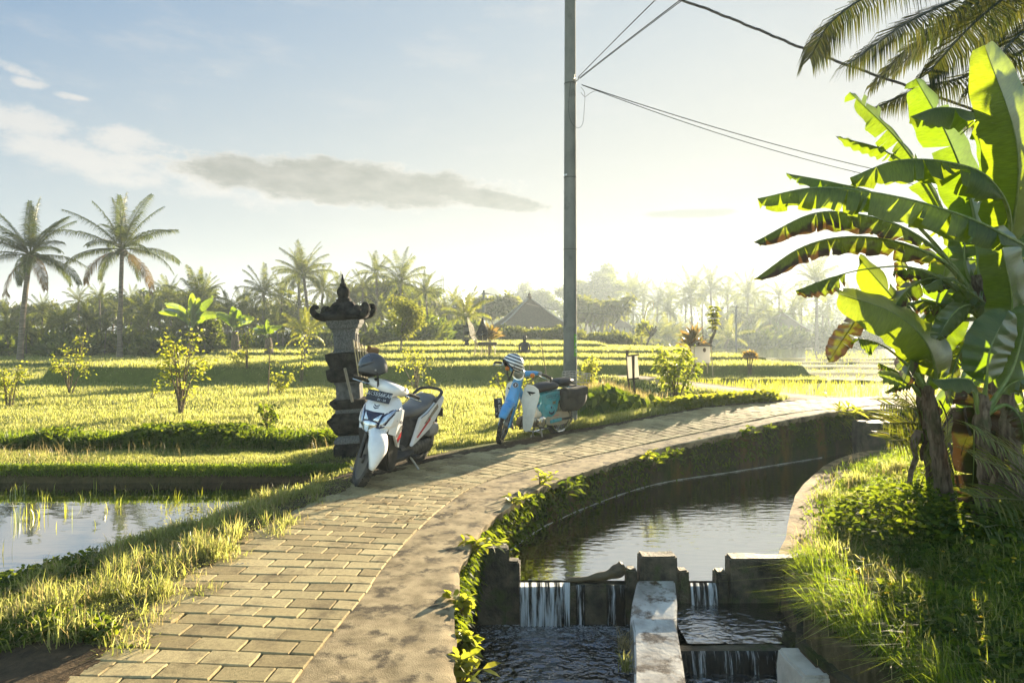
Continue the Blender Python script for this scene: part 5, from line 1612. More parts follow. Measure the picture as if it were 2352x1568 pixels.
m = MB().box((-1 * s, 0.05, 122 * s), (30 * s, 0.03, 0.03), (0, R(-5), R(14))); m.box((-1 * s, 0.05, 68 * s), (28 * s, 0.03, 0.03), (0, R(-5), R(14)))
m.build('frame', M_OLDWOOD, nb)


def on_ground(u, y):
    x = (u - U0) * y / F
    return Vector((x, y, float(height(np.array([x]), np.array([y]))[0])))


# white box shrine with a plank top on sticks
p = on_ground(1609, 22.9)
s = p.y / F
bs = thing('box_shrine', 'white box shrine on thin sticks at the edge of the grassy bank', 'shrine', p)
zb = EYE - (833 - V0) * s - p.z; zt = EYE - (795 - V0) * s - p.z
MB().loft([[(-18 * s, -0.2, zt), (18 * s, -0.2, zt), (18 * s, 0.25, zt), (-18 * s, 0.25, zt)], [(-14 * s, -0.2, zb), (19 * s, -0.2, zb), (19 * s, 0.25, zb), (-14 * s, 0.25, zb)]]).build('cloth_box', M_SHEET, bs, smooth=False)
MB().box((0, 0.02, zt + 0.03), (44 * s, 0.6, 0.05)).build('top_board', M_OLDWOOD, bs, bevel=0.01)
for x, x2, y in ((-19, -17, -0.22), (20, 26, -0.22), (-15, -17, 0.27), (20, 22, 0.27)):
    MB().tube([(x2 * s, y, -0.3), (x * s, y, zt + 0.05)], 0.018, 6).build('leg', M_BAMBOO, bs)
m = MB().ball((4 * s, -0.26, zt - 0.12), (0.05, 0.04, 0.07)); m.build('hanging_offering', M_DRY, bs)

# small far stone shrine (copy of the near one at its own size)
p = on_ground(1072, 34)
k = dup(shr, p, R(8), 0.5, 'small stone shrine wrapped in yellow cloth among the terraces', None)
k.scale = (0.5, 0.5, 0.5)
MB().lathe([(0.20, 0.60), (0.225, 0.72), (0.20, 1.0), (0.19, 1.22)], 16).build('yellow_cloth', surf('faded_yellow_cloth', (0.45, 0.36, 0.12), (0.60, 0.50, 0.22), rough=0.9, scale=6), k)
# bamboo shrine with a thatched hood
p = on_ground(1116, 27)
s = p.y / F
ts = thing('bamboo_shrine', 'rickety bamboo shrine with a pointed black thatched hood in front of the fields', 'shrine', p)
zc = lambda v: EYE - (v - V0) * s - p.z
MB().lathe([(0.30, zc(770)), (0.22, zc(762)), (0.10, zc(745)), (0.02, zc(730))], 10).xf(Matrix.Translation((-0.14, 0, 0))).build('hood', surf('black_thatch', (0.012, 0.011, 0.01), (0.04, 0.035, 0.028), rough=1.0, scale=20, bump=1.0, stretch=(4, 4, 0.5)), ts)
MB().box((0.06, 0, zc(789)), (0.75, 0.5, 0.12)).build('shelf', M_OLDWOOD, ts, bevel=0.02)
MB().box((-0.14, 0, zc(776)), (0.34, 0.34, 0.20)).build('offering_house', M_OLDWOOD, ts, bevel=0.02)
for i in range(16):
    a = random.uniform(-0.42, 0.38); bx = a * 1.0 + random.uniform(-0.1, 0.1); y = random.uniform(-0.25, 0.25)
    MB().tube([(bx, y, -0.1), ((a + bx) / 2 + 0.03, y, zc(800)), (a + random.uniform(-0.05, 0.05), y, zc(random.uniform(760, 792)))], 0.014, 5).build('pole', M_BAMBOO, ts)
for i in range(5):
    x = -0.42 - 0.05 * i
    MB().tube([(-0.30, 0.1, zc(800)), (x, 0.1, zc(770)), (x - 0.12, 0.1, zc(745 - 4 * i))], 0.012, 5).build('twig', M_BAMBOO, ts)

# ================================================================== houses, tower, far poles
M_THATCH = surf('grey_brown_roof_tiles', (0.12, 0.085, 0.055), (0.22, 0.16, 0.105), rough=0.95, scale=10, bump=0.8, bscale=14, stretch=(1, 1, 3))
M_WALLP = surf('pale_plaster', (0.42, 0.38, 0.31), (0.55, 0.5, 0.42), rough=0.9, scale=3, bump=0.2)


def joglo(name, label, u, y, v_apex, v_eave, half_u, zg=None, cat='house'):
    p = on_ground(u, y)
    s = y / F
    h = thing(name, label, cat, p, R(9))
    za = EYE - (v_apex - V0) * s - p.z; ze = EYE - (v_eave - V0) * s - p.z; hw = half_u * s
    rings = []
    for f, k in ((0.0, 1.0), (0.12, 0.86), (0.3, 0.66), (0.5, 0.47), (0.75, 0.245), (0.96, 0.05), (1.0, 0.03)):
        z = ze + (za - ze) * f
        rings.append([(hw * k * a, hw * k * b, z + (0.02 * hw if abs(a * b) > 0.5 and f < 0.2 else 0)) for a, b in ((-1, -1), (0, -1), (1, -1), (1, 0), (1, 1), (0, 1), (-1, 1), (-1, 0))])
    rf = MB().loft(rings).build('roof', M_THATCH, h, angle=25)
    rd = MB()
    for a, b in ((-1, -1), (1, -1), (1, 1), (-1, 1)):
        rd.tube([(hw * k * a * 1.005, hw * k * b * 1.005, ze + (za - ze) * f + 0.03) for f, k in ((0.0, 1.0), (0.12, 0.86), (0.3, 0.66), (0.5, 0.47), (0.75, 0.245), (0.96, 0.05))], 0.028 * hw, 6)
    rd.build('ridge_tiles', surf('mortared_ridge', (0.26, 0.23, 0.19), (0.36, 0.33, 0.28), rough=0.9, scale=20), rf)
    MB().lathe([(0.06 * hw, za - 0.05 * hw), (0.075 * hw, za + 0.03 * hw), (0.03 * hw, za + 0.06 * hw), (0.05 * hw, za + 0.10 * hw), (0.0, za + 0.16 * hw)], 10).build('finial', M_THATCH, rf)
    MB().box((0, 0, ze / 2 - 0.1), (hw * 1.55, hw * 1.55, ze + 0.2)).build('wall', M_WALLP, h)
    for x in (-0.45, 0.1, 0.5):
        w_ = MB().box((x * hw, -hw * 0.785, ze * 0.55), (hw * 0.22, 0.08, ze * 0.5)).build('window', M_OLDWOOD, h)
        MB().box((x * hw, -hw * 0.785 - 0.05, ze * 0.55), (hw * 0.16, 0.02, ze * 0.4)).build('pane', P_GLASS, w_)
    for a in (-0.75, -0.25, 0.25, 0.75):
        MB().box((a * hw, -hw * 0.93, ze / 2), (0.12, 0.12, ze)).build('post', M_OLDWOOD, h)
    return h


joglo('tiled_house', 'house with tall pointed brown tiled roof behind the hedge, left of the concrete pole', 1216, 58, 684, 752, 80)
joglo('tiled_house', 'small misty pavilion with pointed roof far off behind the paddies on the right', 1795, 135, 716, 762, 48)
joglo('tiled_house', 'small pointed roof among the palms just right of the concrete pole', 1420, 105, 722, 752, 26)
# lattice mast
p = on_ground(1016, 150)
s = p.y / F
lm = thing('radio_mast', 'thin white radio mast rising above the misty trees', 'mast', p)
zt = EYE - (633 - V0) * s - p.z
m = MB()
for a, b in ((-1, -1), (1, -1), (1, 1), (-1, 1)):
    m.tube([(a * 0.36, b * 0.36, 0), (a * 0.22, b * 0.22, zt)], 0.07, 4)
for k in range(22):
    z0, z1 = zt * k / 22, zt * (k + 1) / 22
    w0 = 0.36 - 0.14 * k / 22
    m.tube([(-w0, -w0, z0), (w0, -w0, z1)], 0.04, 4); m.tube([(w0, -w0, z0), (w0, w0, z1)], 0.04, 4); m.tube([(-w0, w0, z0), (-w0, -w0, z1)], 0.04, 4)
m.build('lattice', surf('white_steel', (0.45, 0.43, 0.40), rough=0.6), lm)
m = MB()
for k in range(6):
    m.box((0.34 * (-1) ** k, -0.2, zt - 0.8 - 0.75 * k), (0.2, 0.2, 0.7))
m.build('antenna', surf('white_steel', (0.45, 0.43, 0.40), rough=0.6), lm)
for u, y, vt, lab in ((1111, 46, 666, 'thin grey power pole left of the pointed tiled roof'), (1691, 62, 701, 'thin far power pole standing in the misty fields on the right')):
    p = on_ground(u, y)
    t_ = thing('power_pole', lab, 'pole', p)
    z1 = EYE - (vt - V0) * y / F - p.z
    MB().lathe([(0.11, -0.3), (0.10, 0.5), (0.075, z1)], 12).build('shaft', M_POLE, t_)
    MB().box((0.12, 0, z1 - 0.25), (0.5, 0.05, 0.05)).build('bracket', M_OLDWOOD, t_)
cable('wire', 'far slack wire running from the grey power pole over the tiled roof', [at(1112, 672, 46), at(1300, 715, 54), at(1500, 722, 60), at(1691, 704, 62)], 0.018, n=60)
cable('wire', 'far wire sagging from the thin pole toward the banana plants', [at(1691, 704, 62), at(1830, 722, 66), at(2000, 738, 70)], 0.018, n=30)
# ================================================================== leaf geometry
def unit(a):
    return a / (np.linalg.norm(a, axis=-1, keepdims=True) + 1e-9)


def rdir(n, zmin=-1.0, zmax=1.0, rg=None):
    rg = rg or rng
    z = rg.uniform(zmin, zmax, n); a = rg.uniform(0, 2 * np.pi, n); r = np.sqrt(np.maximum(0, 1 - z * z))
    return np.stack([r * np.cos(a), r * np.sin(a), z], 1)


def leaves_np(P, D, L, W, droop=0.15, Nn=None, rg=None):
    """pointed leaves: base P, direction D, length L, width W -> V, quads, tris"""
    rg = rg or rng
    n = len(P)
    D = unit(D)
    if Nn is None:
        Nn = rdir(n, rg=rg) + np.array([0, 0, 0.7])
    S = unit(np.cross(D, Nn))
    L = np.broadcast_to(np.asarray(L, float), (n,))[:, None]; W = np.broadcast_to(np.asarray(W, float), (n,))[:, None]
    dn = np.array([[0, 0, -1.0]]) * L * droop
    V = np.empty((n, 6, 3))
    V[:, 0] = P
    V[:, 1] = P + D * L * 0.36 + S * W * 0.5 + dn * 0.10
    V[:, 2] = P + D * L * 0.36 - S * W * 0.5 + dn * 0.10
    V[:, 3] = P + D * L * 0.70 + S * W * 0.40 + dn * 0.45
    V[:, 4] = P + D * L * 0.70 - S * W * 0.40 + dn * 0.45
    V[:, 5] = P + D * L * 1.0 + dn
    b = (np.arange(n) * 6)[:, None]
    return V.reshape(-1, 3), b + np.array([[1, 3, 4, 2]]), np.concatenate([b + np.array([[0, 1, 2]]), b + np.array([[3, 5, 4]])])


def blades_np(P, H, W, lean=0.35, rg=None, az=None, curve=0.5):
    """grass blades: 5 points each"""
    rg = rg or rng
    n = len(P)
    a = rg.uniform(0, 2 * np.pi, n) if az is None else az
    d = np.stack([np.cos(a), np.sin(a), np.zeros(n)], 1)
    f = rg.uniform(0, 2 * np.pi, n)
    s = np.stack([np.cos(f), np.sin(f), np.zeros(n)], 1)
    H = np.broadcast_to(np.asarray(H, float), (n,))[:, None]; W = np.broadcast_to(np.asarray(W, float), (n,))[:, None]
    le = (np.abs(rg.normal(0, 1, n)) * lean)[:, None]
    up = np.array([[0, 0, 1.0]])
    V = np.empty((n, 5, 3))
    V[:, 0] = P - s * W * 0.5; V[:, 1] = P + s * W * 0.5
    mid = P + (up * 0.6 + d * le * 0.35) * H
    V[:, 2] = mid - s * W * 0.36; V[:, 3] = mid + s * W * 0.36
    V[:, 4] = P + (up * (1.0 - curve * np.minimum(le, 1.1) * 0.55) + d * le) * H
    b = (np.arange(n) * 5)[:, None]
    return V.reshape(-1, 3), b + np.array([[0, 1, 3, 2]]), b + np.array([[2, 3, 4]])


class Geo:
    """gathers array geometry for one mesh"""

    def __init__(self):
        self.V, self.Q, self.T, self.n = [], [], [], 0

    def add(self, V, Q=None, T=None):
        self.V.append(np.asarray(V, float).reshape(-1, 3))
        if Q is not None and len(Q):
            self.Q.append(np.asarray(Q) + self.n)
        if T is not None and len(T):
            self.T.append(np.asarray(T) + self.n)
        self.n += len(self.V[-1])
        return self

    def build(self, name, mat, parent=None, smooth=False):
        return mesh_np(name, np.concatenate(self.V), np.concatenate(self.Q) if self.Q else None, np.concatenate(self.T) if self.T else None, mat, parent, smooth)


# ---- leaf materials
L_BANANA_DEAD_SHADED = leaf('shaded_dead_banana_leaf', (0.05, 0.06, 0.02), (0.06, 0.065, 0.022), (0.055, 0.06, 0.006), (0.07, 0.07, 0.008), mix=0.4, gloss=0.1, attr=True, vein=True, dry=(0.3, 0.0, (0.10, 0.06, 0.03), (0.03, 0.016, 0.005)))  # dead leaf, with shade of the leaves behind put into its dimmed transmission
L_BANANA = leaf('banana_leaf', (0.04, 0.08, 0.032), (0.06, 0.10, 0.038), (0.20, 0.32, 0.006), (0.31, 0.40, 0.012), mix=0.55, gloss=0.16, rough=0.36, attr=True, vein=True)
L_BANANA_OLD = leaf('old_banana_leaf', (0.045, 0.075, 0.022), (0.06, 0.085, 0.025), (0.20, 0.30, 0.012), (0.32, 0.36, 0.02), mix=0.5, gloss=0.14, rough=0.42, attr=True, vein=True, dry=(0.34, -0.12, (0.08, 0.05, 0.028), (0.055, 0.028, 0.008)))
L_BANANA_DRY = leaf('yellowing_banana_leaf', (0.05, 0.07, 0.02), (0.08, 0.085, 0.025), (0.13, 0.15, 0.010), (0.17, 0.17, 0.015), mix=0.4, gloss=0.12, attr=True, vein=True, dry=(0.3, 0.0, (0.10, 0.06, 0.03), (0.06, 0.032, 0.010)))
L_PALM = leaf('coconut_leaflet', (0.022, 0.040, 0.010), (0.045, 0.062, 0.018), (0.06, 0.10, 0.008), (0.15, 0.17, 0.015), mix=0.38, gloss=0.04, rough=0.5)
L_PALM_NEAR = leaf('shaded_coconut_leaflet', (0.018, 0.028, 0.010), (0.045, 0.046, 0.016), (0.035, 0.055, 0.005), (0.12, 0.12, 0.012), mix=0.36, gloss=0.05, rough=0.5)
L_PALM_DRY = leaf('dry_coconut_leaflet', (0.09, 0.06, 0.025), (0.15, 0.10, 0.04), (0.14, 0.085, 0.015), (0.22, 0.14, 0.03), mix=0.4, gloss=0.1)
L_PALM_FAR = leaf('far_palm_leaflet', (0.025, 0.045, 0.010), (0.06, 0.08, 0.018), (0.08, 0.12, 0.008), (0.28, 0.30, 0.02), mix=0.46, gloss=0.08, rough=0.5)
L_PALM_YOUNG = leaf('young_palm_leaflet', (0.05, 0.085, 0.02), (0.09, 0.115, 0.03), (0.24, 0.29, 0.015), (0.38, 0.36, 0.03), mix=0.5, gloss=0.15)
L_TREE = leaf('tree_leaf', (0.025, 0.046, 0.010), (0.06, 0.085, 0.018), (0.07, 0.11, 0.006), (0.26, 0.31, 0.018), mix=0.46, gloss=0.06, rough=0.5)
L_TREE_PALE = leaf('feathery_leaf', (0.045, 0.065, 0.016), (0.085, 0.10, 0.028), (0.13, 0.16, 0.012), (0.30, 0.31, 0.03), mix=0.45, gloss=0.06)
L_SHRUB = leaf('shrub_leaf', (0.06, 0.09, 0.016), (0.12, 0.14, 0.03), (0.36, 0.42, 0.02), (0.54, 0.52, 0.05), mix=0.55, gloss=0.05, rough=0.5)
L_WEED = leaf('weed_leaf', (0.03, 0.055, 0.014), (0.06, 0.09, 0.022), (0.12, 0.19, 0.008), (0.30, 0.36, 0.018), mix=0.47, gloss=0.02, rough=0.55)
L_GRASS = leaf('grass_blade', (0.09, 0.12, 0.03), (0.20, 0.205, 0.085), (0.36, 0.41, 0.05), (0.66, 0.63, 0.22), mix=0.55, gloss=0.035, rough=0.5)
L_GRASS_DEEP = leaf('lush_grass_blade', (0.045, 0.085, 0.016), (0.09, 0.13, 0.026), (0.24, 0.38, 0.012), (0.44, 0.52, 0.04), mix=0.5, gloss=0.04, rough=0.5)
L_GRASS_DRY = leaf('dry_grass_blade', (0.20, 0.16, 0.07), (0.32, 0.26, 0.13), (0.46, 0.36, 0.12), (0.6, 0.48, 0.2), mix=0.5, gloss=0.1)
L_RICE = leaf('rice_seedling_blade', (0.07, 0.11, 0.015), (0.13, 0.16, 0.03), (0.46, 0.52, 0.02), (0.66, 0.62, 0.05), mix=0.55, gloss=0.2)
L_CORDY = leaf('cordyline_leaf', (0.05, 0.055, 0.02), (0.10, 0.07, 0.03), (0.30, 0.26, 0.03), (0.42, 0.24, 0.05), mix=0.45, gloss=0.3)
M_BARK = surf('grey_bark', (0.06, 0.048, 0.035), (0.17, 0.14, 0.10), rough=0.95, scale=8, bump=0.7, bscale=22, stretch=(1, 1, 0.5))
M_PALMBARK = surf('ringed_palm_bark', (0.07, 0.058, 0.045), (0.20, 0.17, 0.125), rough=0.95, scale=4, bump=0.8, bscale=9, stretch=(0.6, 0.6, 5))
M_TWIG = surf('young_stem', (0.07, 0.05, 0.03), (0.16, 0.12, 0.06), rough=0.9, scale=14)
M_PSTEM = surf('banana_sheath', (0.055, 0.035, 0.022), (0.22, 0.165, 0.11), rough=0.85, scale=7, detail=8, bump=0.8, bscale=20, stretch=(6, 6, 0.7), c3=(0.05, 0.06, 0.018), s3=2.5, t3=(0.5, 0.65))
M_PETIOLE = surf('banana_petiole', (0.10, 0.15, 0.035), (0.20, 0.24, 0.07), rough=0.45, scale=8, stretch=(3, 3, 0.5))


# ================================================================== banana plants
def banana_leaf(root, pts, hw, mat, N0=(0, 0, 1), fold=35, pf=0.22, tears=6, seed=0, curl=10, thick=1.0, ragged=0.10):
    rg = np.random.default_rng(seed + 100)
    P = np.array([tuple(at(u, v, y)) for u, v, y in pts]) - np.array(root.location)
    n = 80
    C = spline(P, n)
    T = unit(np.gradient(C, axis=0))
    N0 = np.asarray(N0, float)
    S = unit(np.cross(T, N0)); Nn = unit(np.cross(S, T))
    i0 = int(pf * (n - 1))
    xs_ = np.arange(i0, n); m = len(xs_)

    def prof(x):
        return hw * np.minimum(1, (x / 0.20 + 0.02)) ** 0.55 * np.sqrt(np.maximum(0.0, 1 - np.maximum(0, (x - 0.5) / 0.5) ** 2.2)) * (1 - 0.08 * np.sin(3 * x + seed))

    def samp(A, x):
        f = i0 + np.clip(x, 0, 1) * (m - 1)
        i = np.minimum(f.astype(int), n - 2); q = (f - i)[:, None]
        return A[i] * (1 - q) + A[i + 1] * q

    g = Geo(); UV = []
    K = 5
    for side in (-1, 1):
        if tears:
            cuts = np.sort(np.concatenate([[0, 1], rg.uniform(0.06, 0.97, tears)]))
        else:
            cuts = np.array([0, 1.0])
        base_d = rg.uniform(-4, 4)
        for xa, xb in zip(cuts[:-1], cuts[1:]):
            if xb - xa < 0.004:
                continue
            k = max(2, int((xb - xa) * 46) + 1)
            x = np.linspace(xa, xb, k)
            xm = (xa + xb) / 2
            dphi = R(base_d + (rg.normal(0, 13) if tears else 0))
            cut_len = 1 - (rg.uniform(0, ragged) if tears else 0)
            shift = rg.normal(0, 0.012) if tears else 0
            V = []
            for j in range(K):
                v = j / (K - 1)
                xx = xm + (x - xm) * (1 - (0.16 if tears else 0) * v ** 1.5) + 0.10 * hw * v + shift * v
                w_ = prof(x) * v * cut_len
                ph = R(fold) + dphi * v + R(curl) * v
                w_wave = 0.010 * np.sin(x * 38 + seed + side) * v
                c = samp(C, xx); s_ = samp(S, xx); nn = samp(Nn, xx)
                V.append(c + side * s_ * (w_ * np.cos(ph))[:, None] - nn * (w_ * np.sin(ph))[:, None] + nn * w_wave[:, None])
                UV.append(np.stack([x, np.full(k, v)], 1))
            V = np.concatenate(V)
            idx = (np.arange(K - 1)[:, None] * k + np.arange(k - 1)[None, :]).ravel()
            g.add(V, np.stack([idx, idx + 1, idx + k + 1, idx + k], 1))
    o = mesh_np('leaf', np.concatenate(g.V), np.concatenate(g.Q), None, mat, root, smooth=True, uv=np.concatenate(UV))
    r = [0.026 * thick * (1 - 0.62 * min(1, f / 0.45)) * (1 - 0.75 * max(0, (f - 0.45) / 0.55)) for f in np.linspace(0, 1, n)][::2]
    MB().tube([tuple(q) for q in (C - Nn * 0.004)[::2]], r, 7).build('midrib', M_PETIOLE, o)
    return o


def banana_stem(root, pts, r0, r1, flaps=8, seed=0):
    rg = np.random.default_rng(seed + 5)
    P = np.array([tuple(at(u, v, y)) for u, v, y in pts]) - np.array(root.location)
    C = spline(P, 26)
    C[0, 2] -= 0.15
    m = MB().tube([tuple(c) for c in C], [r0 + (r1 - r0) * (i / 25) ** 0.8 + 0.006 * math.sin(i * 2.1 + seed) for i in range(26)], 14)
    m.build('pseudostem', M_PSTEM, root)
    V, F_ = [], []
    for k in range(flaps):
        i = rg.integers(6, 25); a = rg.uniform(0, 6.28); L = rg.uniform(0.10, 0.35)
        rr = r0 + (r1 - r0) * (i / 25)
        c = C[i] + np.array([math.cos(a), math.sin(a), 0]) * rr
        out = np.array([math.cos(a), math.sin(a), 0]); t = np.array([-math.sin(a), math.cos(a), 0])
        w_ = rg.uniform(0.02, 0.05)
        n0 = len(V)
        sgn = rg.choice([-1, -1, 1])
        for f in np.linspace(0, 1, 5):
            ce = c + out * (0.02 + 0.12 * f * (1 - 0.4 * f)) * (L / 0.3) + np.array([0, 0, sgn * L * f]) + t * 0.03 * math.sin(4 * f + k)
            wv = w_ * (1 - 0.6 * f)
            V += [tuple(ce - t * wv), tuple(ce + t * wv + out * 0.015)]
        for j in range(4):
            F_.append((n0 + 2 * j, n0 + 2 * j + 1, n0 + 2 * j + 3, n0 + 2 * j + 2))
    mesh_np('dry_sheath', V, F_, None, M_PSTEM, root, smooth=True)


CAMN = (-0.15, -0.9, 0.35)
UPN = (0, 0, 1)
GRP_B = 'banana plants on the right bank'
gA = gp(2178, 1190, -0.12)
bA = thing('banana_plant', 'front banana plant with pale peeling stem and broad low leaves reaching left', 'banana plant', gA, group=GRP_B)
banana_stem(bA, [(2178, 1196, gA.y), (2163, 1090, gA.y), (2146, 980, gA.y), (2128, 885, gA.y)], 0.082, 0.052, 10, 1)
yA = gA.y
banana_leaf(bA, [(2126, 900, yA), (2190, 866, yA - .05), (2128, 783, yA - .2), (2056, 721, yA - .35), (1928, 676, yA - .5)][0:1] + [(2150, 862, yA - .05), (2125, 783, yA - .2), (2050, 717, yA - .35), (1926, 674, yA - .5)], 0.27, L_BANANA, (-0.35, -0.75, 0.55), 12, 0.20, 0, 1, 12)
banana_leaf(bA, [(2128, 895, yA), (2155, 840, yA + .1), (2122, 765, yA + .1), (2062, 695, yA), (1972, 592, yA - .1)], 0.215, L_BANANA, (0.1, -0.9, 0.25), 8, 0.22, 2, 2)
banana_leaf(bA, [(2118, 890, yA), (2092, 845, yA - .1), (2040, 800, yA - .2), (2000, 782, yA - .25), (1968, 777, yA - .3)], 0.13, L_BANANA, (0, -0.6, 0.8), 42, 0.62, 1, 3)
banana_leaf(bA, [(2112, 900, yA), (2085, 872, yA + .1), (2060, 852, yA + .1), (2018, 833, yA + .1)], 0.075, L_BANANA_OLD, UPN, 60, 0.55, 2, 4, thick=0.8)
banana_leaf(bA, [(2112, 905, yA), (2090, 878, yA - .1), (2060, 864, yA - .2), (2020, 858, yA - .25)], 0.09, L_BANANA, (0, -0.8, 0.6), 15, 0.4, 0, 5, thick=0.8)
banana_leaf(bA, [(2118, 908, yA), (2100, 888, yA), (2070, 880, yA - .1), (2032, 900, yA - .1)], 0.07, L_BANANA_OLD, UPN, 50, 0.4, 1, 6, thick=0.8)
banana_leaf(bA, [(2128, 900, yA), (2100, 830, yA + .1), (2050, 750, yA), (1988, 716, yA - .1), (1945, 765, yA - .15), (1902, 832, yA - .2)], 0.115, L_BANANA_DRY, (-0.6, -0.7, 0.4), 10, 0.62, 3, 7, thick=0.8)
banana_leaf(bA, [(2130, 895, yA), (2160, 800, yA + .2), (2190, 740, yA + .3), (2215, 640, yA + .35)], 0.15, L_BANANA, CAMN, 12, 0.2, 0, 8)
gA2 = gp(2148, 1125, -0.12)
bA2 = thing('banana_plant', 'slim dark banana stem just behind the pale peeling one', 'banana plant', gA2, group=GRP_B)
banana_stem(bA2, [(2148, 1130, gA2.y), (2132, 1020, gA2.y), (2115, 900, gA2.y), (2108, 800, gA2.y)], 0.07, 0.045, 8, 2)
banana_leaf(bA2, [(2110, 820, gA2.y), (2150, 700, gA2.y), (2170, 620, gA2.y), (2185, 560, gA2.y - .1)], 0.16, L_BANANA, CAMN, 14, 0.2, 2, 11)
banana_leaf(bA2, [(2108, 815, gA2.y), (2085, 700, gA2.y + .1), (2080, 640, gA2.y + .1), (2060, 560, gA2.y + .1)], 0.10, L_BANANA_OLD, CAMN, 14, 0.3, 3, 12)
# withered leaf hanging down the stem
V, Fq = [], []
for i, (u, v) in enumerate(((2112, 985), (2106, 1000), (2098, 1025), (2104, 1050), (2092, 1080), (2088, 1110))):
    w_ = (14, 22, 13, 12, 9, 10)[i]
    a = at(u - w_ * 0.6, v, gA2.y - 0.25 - 0.03 * (i % 2)) - Vector(gA2); b = at(u + w_ * 0.6, v + 4, gA2.y - 0.15 + 0.03 * (i % 2)) - Vector(gA2)
    V += [tuple(a), tuple((a + b) / 2 + Vector((0, -0.05, 0))), tuple(b)]
for i in range(5):
    for j in (0, 1):
        Fq.append((3 * i + j, 3 * i + j + 1, 3 * i + j + 4, 3 * i + j + 3))
mesh_np('withered_leaf', V, Fq, None, surf('withered_banana_leaf', (0.10, 0.065, 0.045), (0.30, 0.24, 0.20), rough=0.85, scale=12, bump=0.6), bA2, smooth=True)

gB = gp(2272, 1245, -0.12); yB = gB.y
bB = thing('banana_plant', 'rightmost low banana plant with dark stem and a long dead leaf hanging straight down', 'banana plant', gB, group=GRP_B)
banana_stem(bB, [(2274, 1250, yB), (2268, 1130, yB), (2260, 1020, yB), (2254, 905, yB)], 0.072, 0.05, 12, 3)
banana_leaf(bB, [(2256, 960, yB), (2266, 880, yB - .05), (2276, 800, yB - .1), (2316, 712, yB - .1)], 0.175, L_BANANA, (-0.1, -0.95, 0.2), 10, 0.32, 0, 21)
banana_leaf(bB, [(2252, 955, yB), (2235, 885, yB - .05), (2215, 868, yB - .25), (2137, 872, yB - .45)], 0.11, L_BANANA, UPN, 48, 0.35, 0, 22)
banana_leaf(bB, [(2258, 950, yB), (2250, 905, yB + .1), (2240, 960, yB + .12), (2236, 1080, yB + .15), (2230, 1200, yB + .15)], 0.155, L_BANANA_DEAD_SHADED, (-0.1, -1, 0.0), 6, 0.16, 7, 23)
banana_leaf(bB, [(2262, 955, yB), (2300, 900, yB), (2350, 870, yB - .1), (2420, 880, yB - .2)], 0.13, L_BANANA, UPN, 40, 0.3, 1, 24)
banana_leaf(bB, [(2260, 950, yB), (2320, 860, yB), (2346, 780, yB), (2360, 700, yB)], 0.17, L_BANANA, (-0.4, -0.9, 0.1), 14, 0.2, 0, 25)
banana_leaf(bB, [(2258, 955, yB), (2310, 930, yB), (2345, 960, yB - .1), (2352, 1020, yB - .1)], 0.09, L_BANANA_DRY, (0, -1, 0.2), 30, 0.3, 3, 26)

gC = gp(2330, 1178, -0.12); yC = gC.y
bC = thing('banana_plant', 'tallest banana plant, its long torn leaves arching far out to the left', 'banana plant', gC, group=GRP_B)
banana_stem(bC, [(2330, 1180, yC), (2312, 1020, yC), (2290, 840, yC), (2262, 690, yC), (2250, 630, yC)], 0.13, 0.07, 12, 4)
y = yC
banana_leaf(bC, [(2268, 680, y), (2325, 520, y - .4), (2335, 330, y - .8), (2262, 104, y - 1.0)], 0.265, L_BANANA, (-0.2, -0.95, 0.1), 8, 0.24, 0, 31)
banana_leaf(bC, [(2262, 680, y), (2282, 480, y + .2), (2270, 330, y + .3), (2246, 205, y + .3)], 0.12, L_BANANA, CAMN, 10, 0.25, 1, 32)
banana_leaf(bC, [(2255, 665, y), (2235, 480, y), (2180, 320, y - .1), (2104, 180, y - .2)], 0.235, L_BANANA, (-0.1, -0.95, 0.25), 10, 0.24, 3, 33)
banana_leaf(bC, [(2245, 665, y + .1), (2160, 470, y + .2), (2070, 330, y + .2), (1952, 211, y + .1)], 0.185, L_BANANA, (0.2, -0.9, 0.3), 10, 0.3, 12, 34)
banana_leaf(bC, [(2275, 670, y), (2345, 430, y - .3), (2320, 320, y - .5), (2240, 262, y - .6), (2160, 246, y - .7), (2090, 268, y - .8)], 0.17, L_BANANA, (0, -0.25, 1), 55, 0.36, 6, 35)
banana_leaf(bC, [(2240, 670, y + .3), (2130, 440, y + .5), (2040, 350, y + .5), (1918, 312, y + .4)], 0.10, L_BANANA, (-0.1, -0.7, 0.7), 30, 0.6, 3, 36)
banana_leaf(bC, [(2268, 690, y), (2320, 520, y - .4), (2275, 412, y - .7), (2180, 372, y - .8), (2060, 368, y - .9), (1952, 408, y - 1.0)], 0.235, L_BANANA, (0, -0.15, 1), 52, 0.3, 8, 37)
banana_leaf(bC, [(2330, 760, y - .5), (2390, 610, y - .8), (2290, 530, y - 1.1), (2150, 474, y - 1.2), (2000, 440, y - 1.2), (1870, 430, y - 1.2), (1740, 456, y - 1.2)], 0.215, L_BANANA, (0, -0.1, 1), 58, 0.24, 15, 38)
banana_leaf(bC, [(2240, 680, y + .4), (2130, 540, y + .4), (2020, 450, y + .3), (1920, 420, y + .2), (1806, 398, y + .1)], 0.13, L_BANANA, (0, -0.5, 0.9), 35, 0.3, 7, 39)
banana_leaf(bC, [(2248, 690, y), (2170, 590, y - .1), (2070, 520, y - .3), (1960, 490, y - .4), (1860, 492, y - .5), (1732, 556, y - .5)], 0.165, L_BANANA_OLD, (0, -0.1, 1), 56, 0.25, 14, 40)
banana_leaf(bC, [(2250, 710, y), (2180, 610, y - .2), (2070, 558, y - .3), (1950, 543, y - .4), (1840, 568, y - .5), (1731, 642, y - .5)], 0.15, L_BANANA_OLD, (0, -0.1, 1), 56, 0.22, 11, 41)
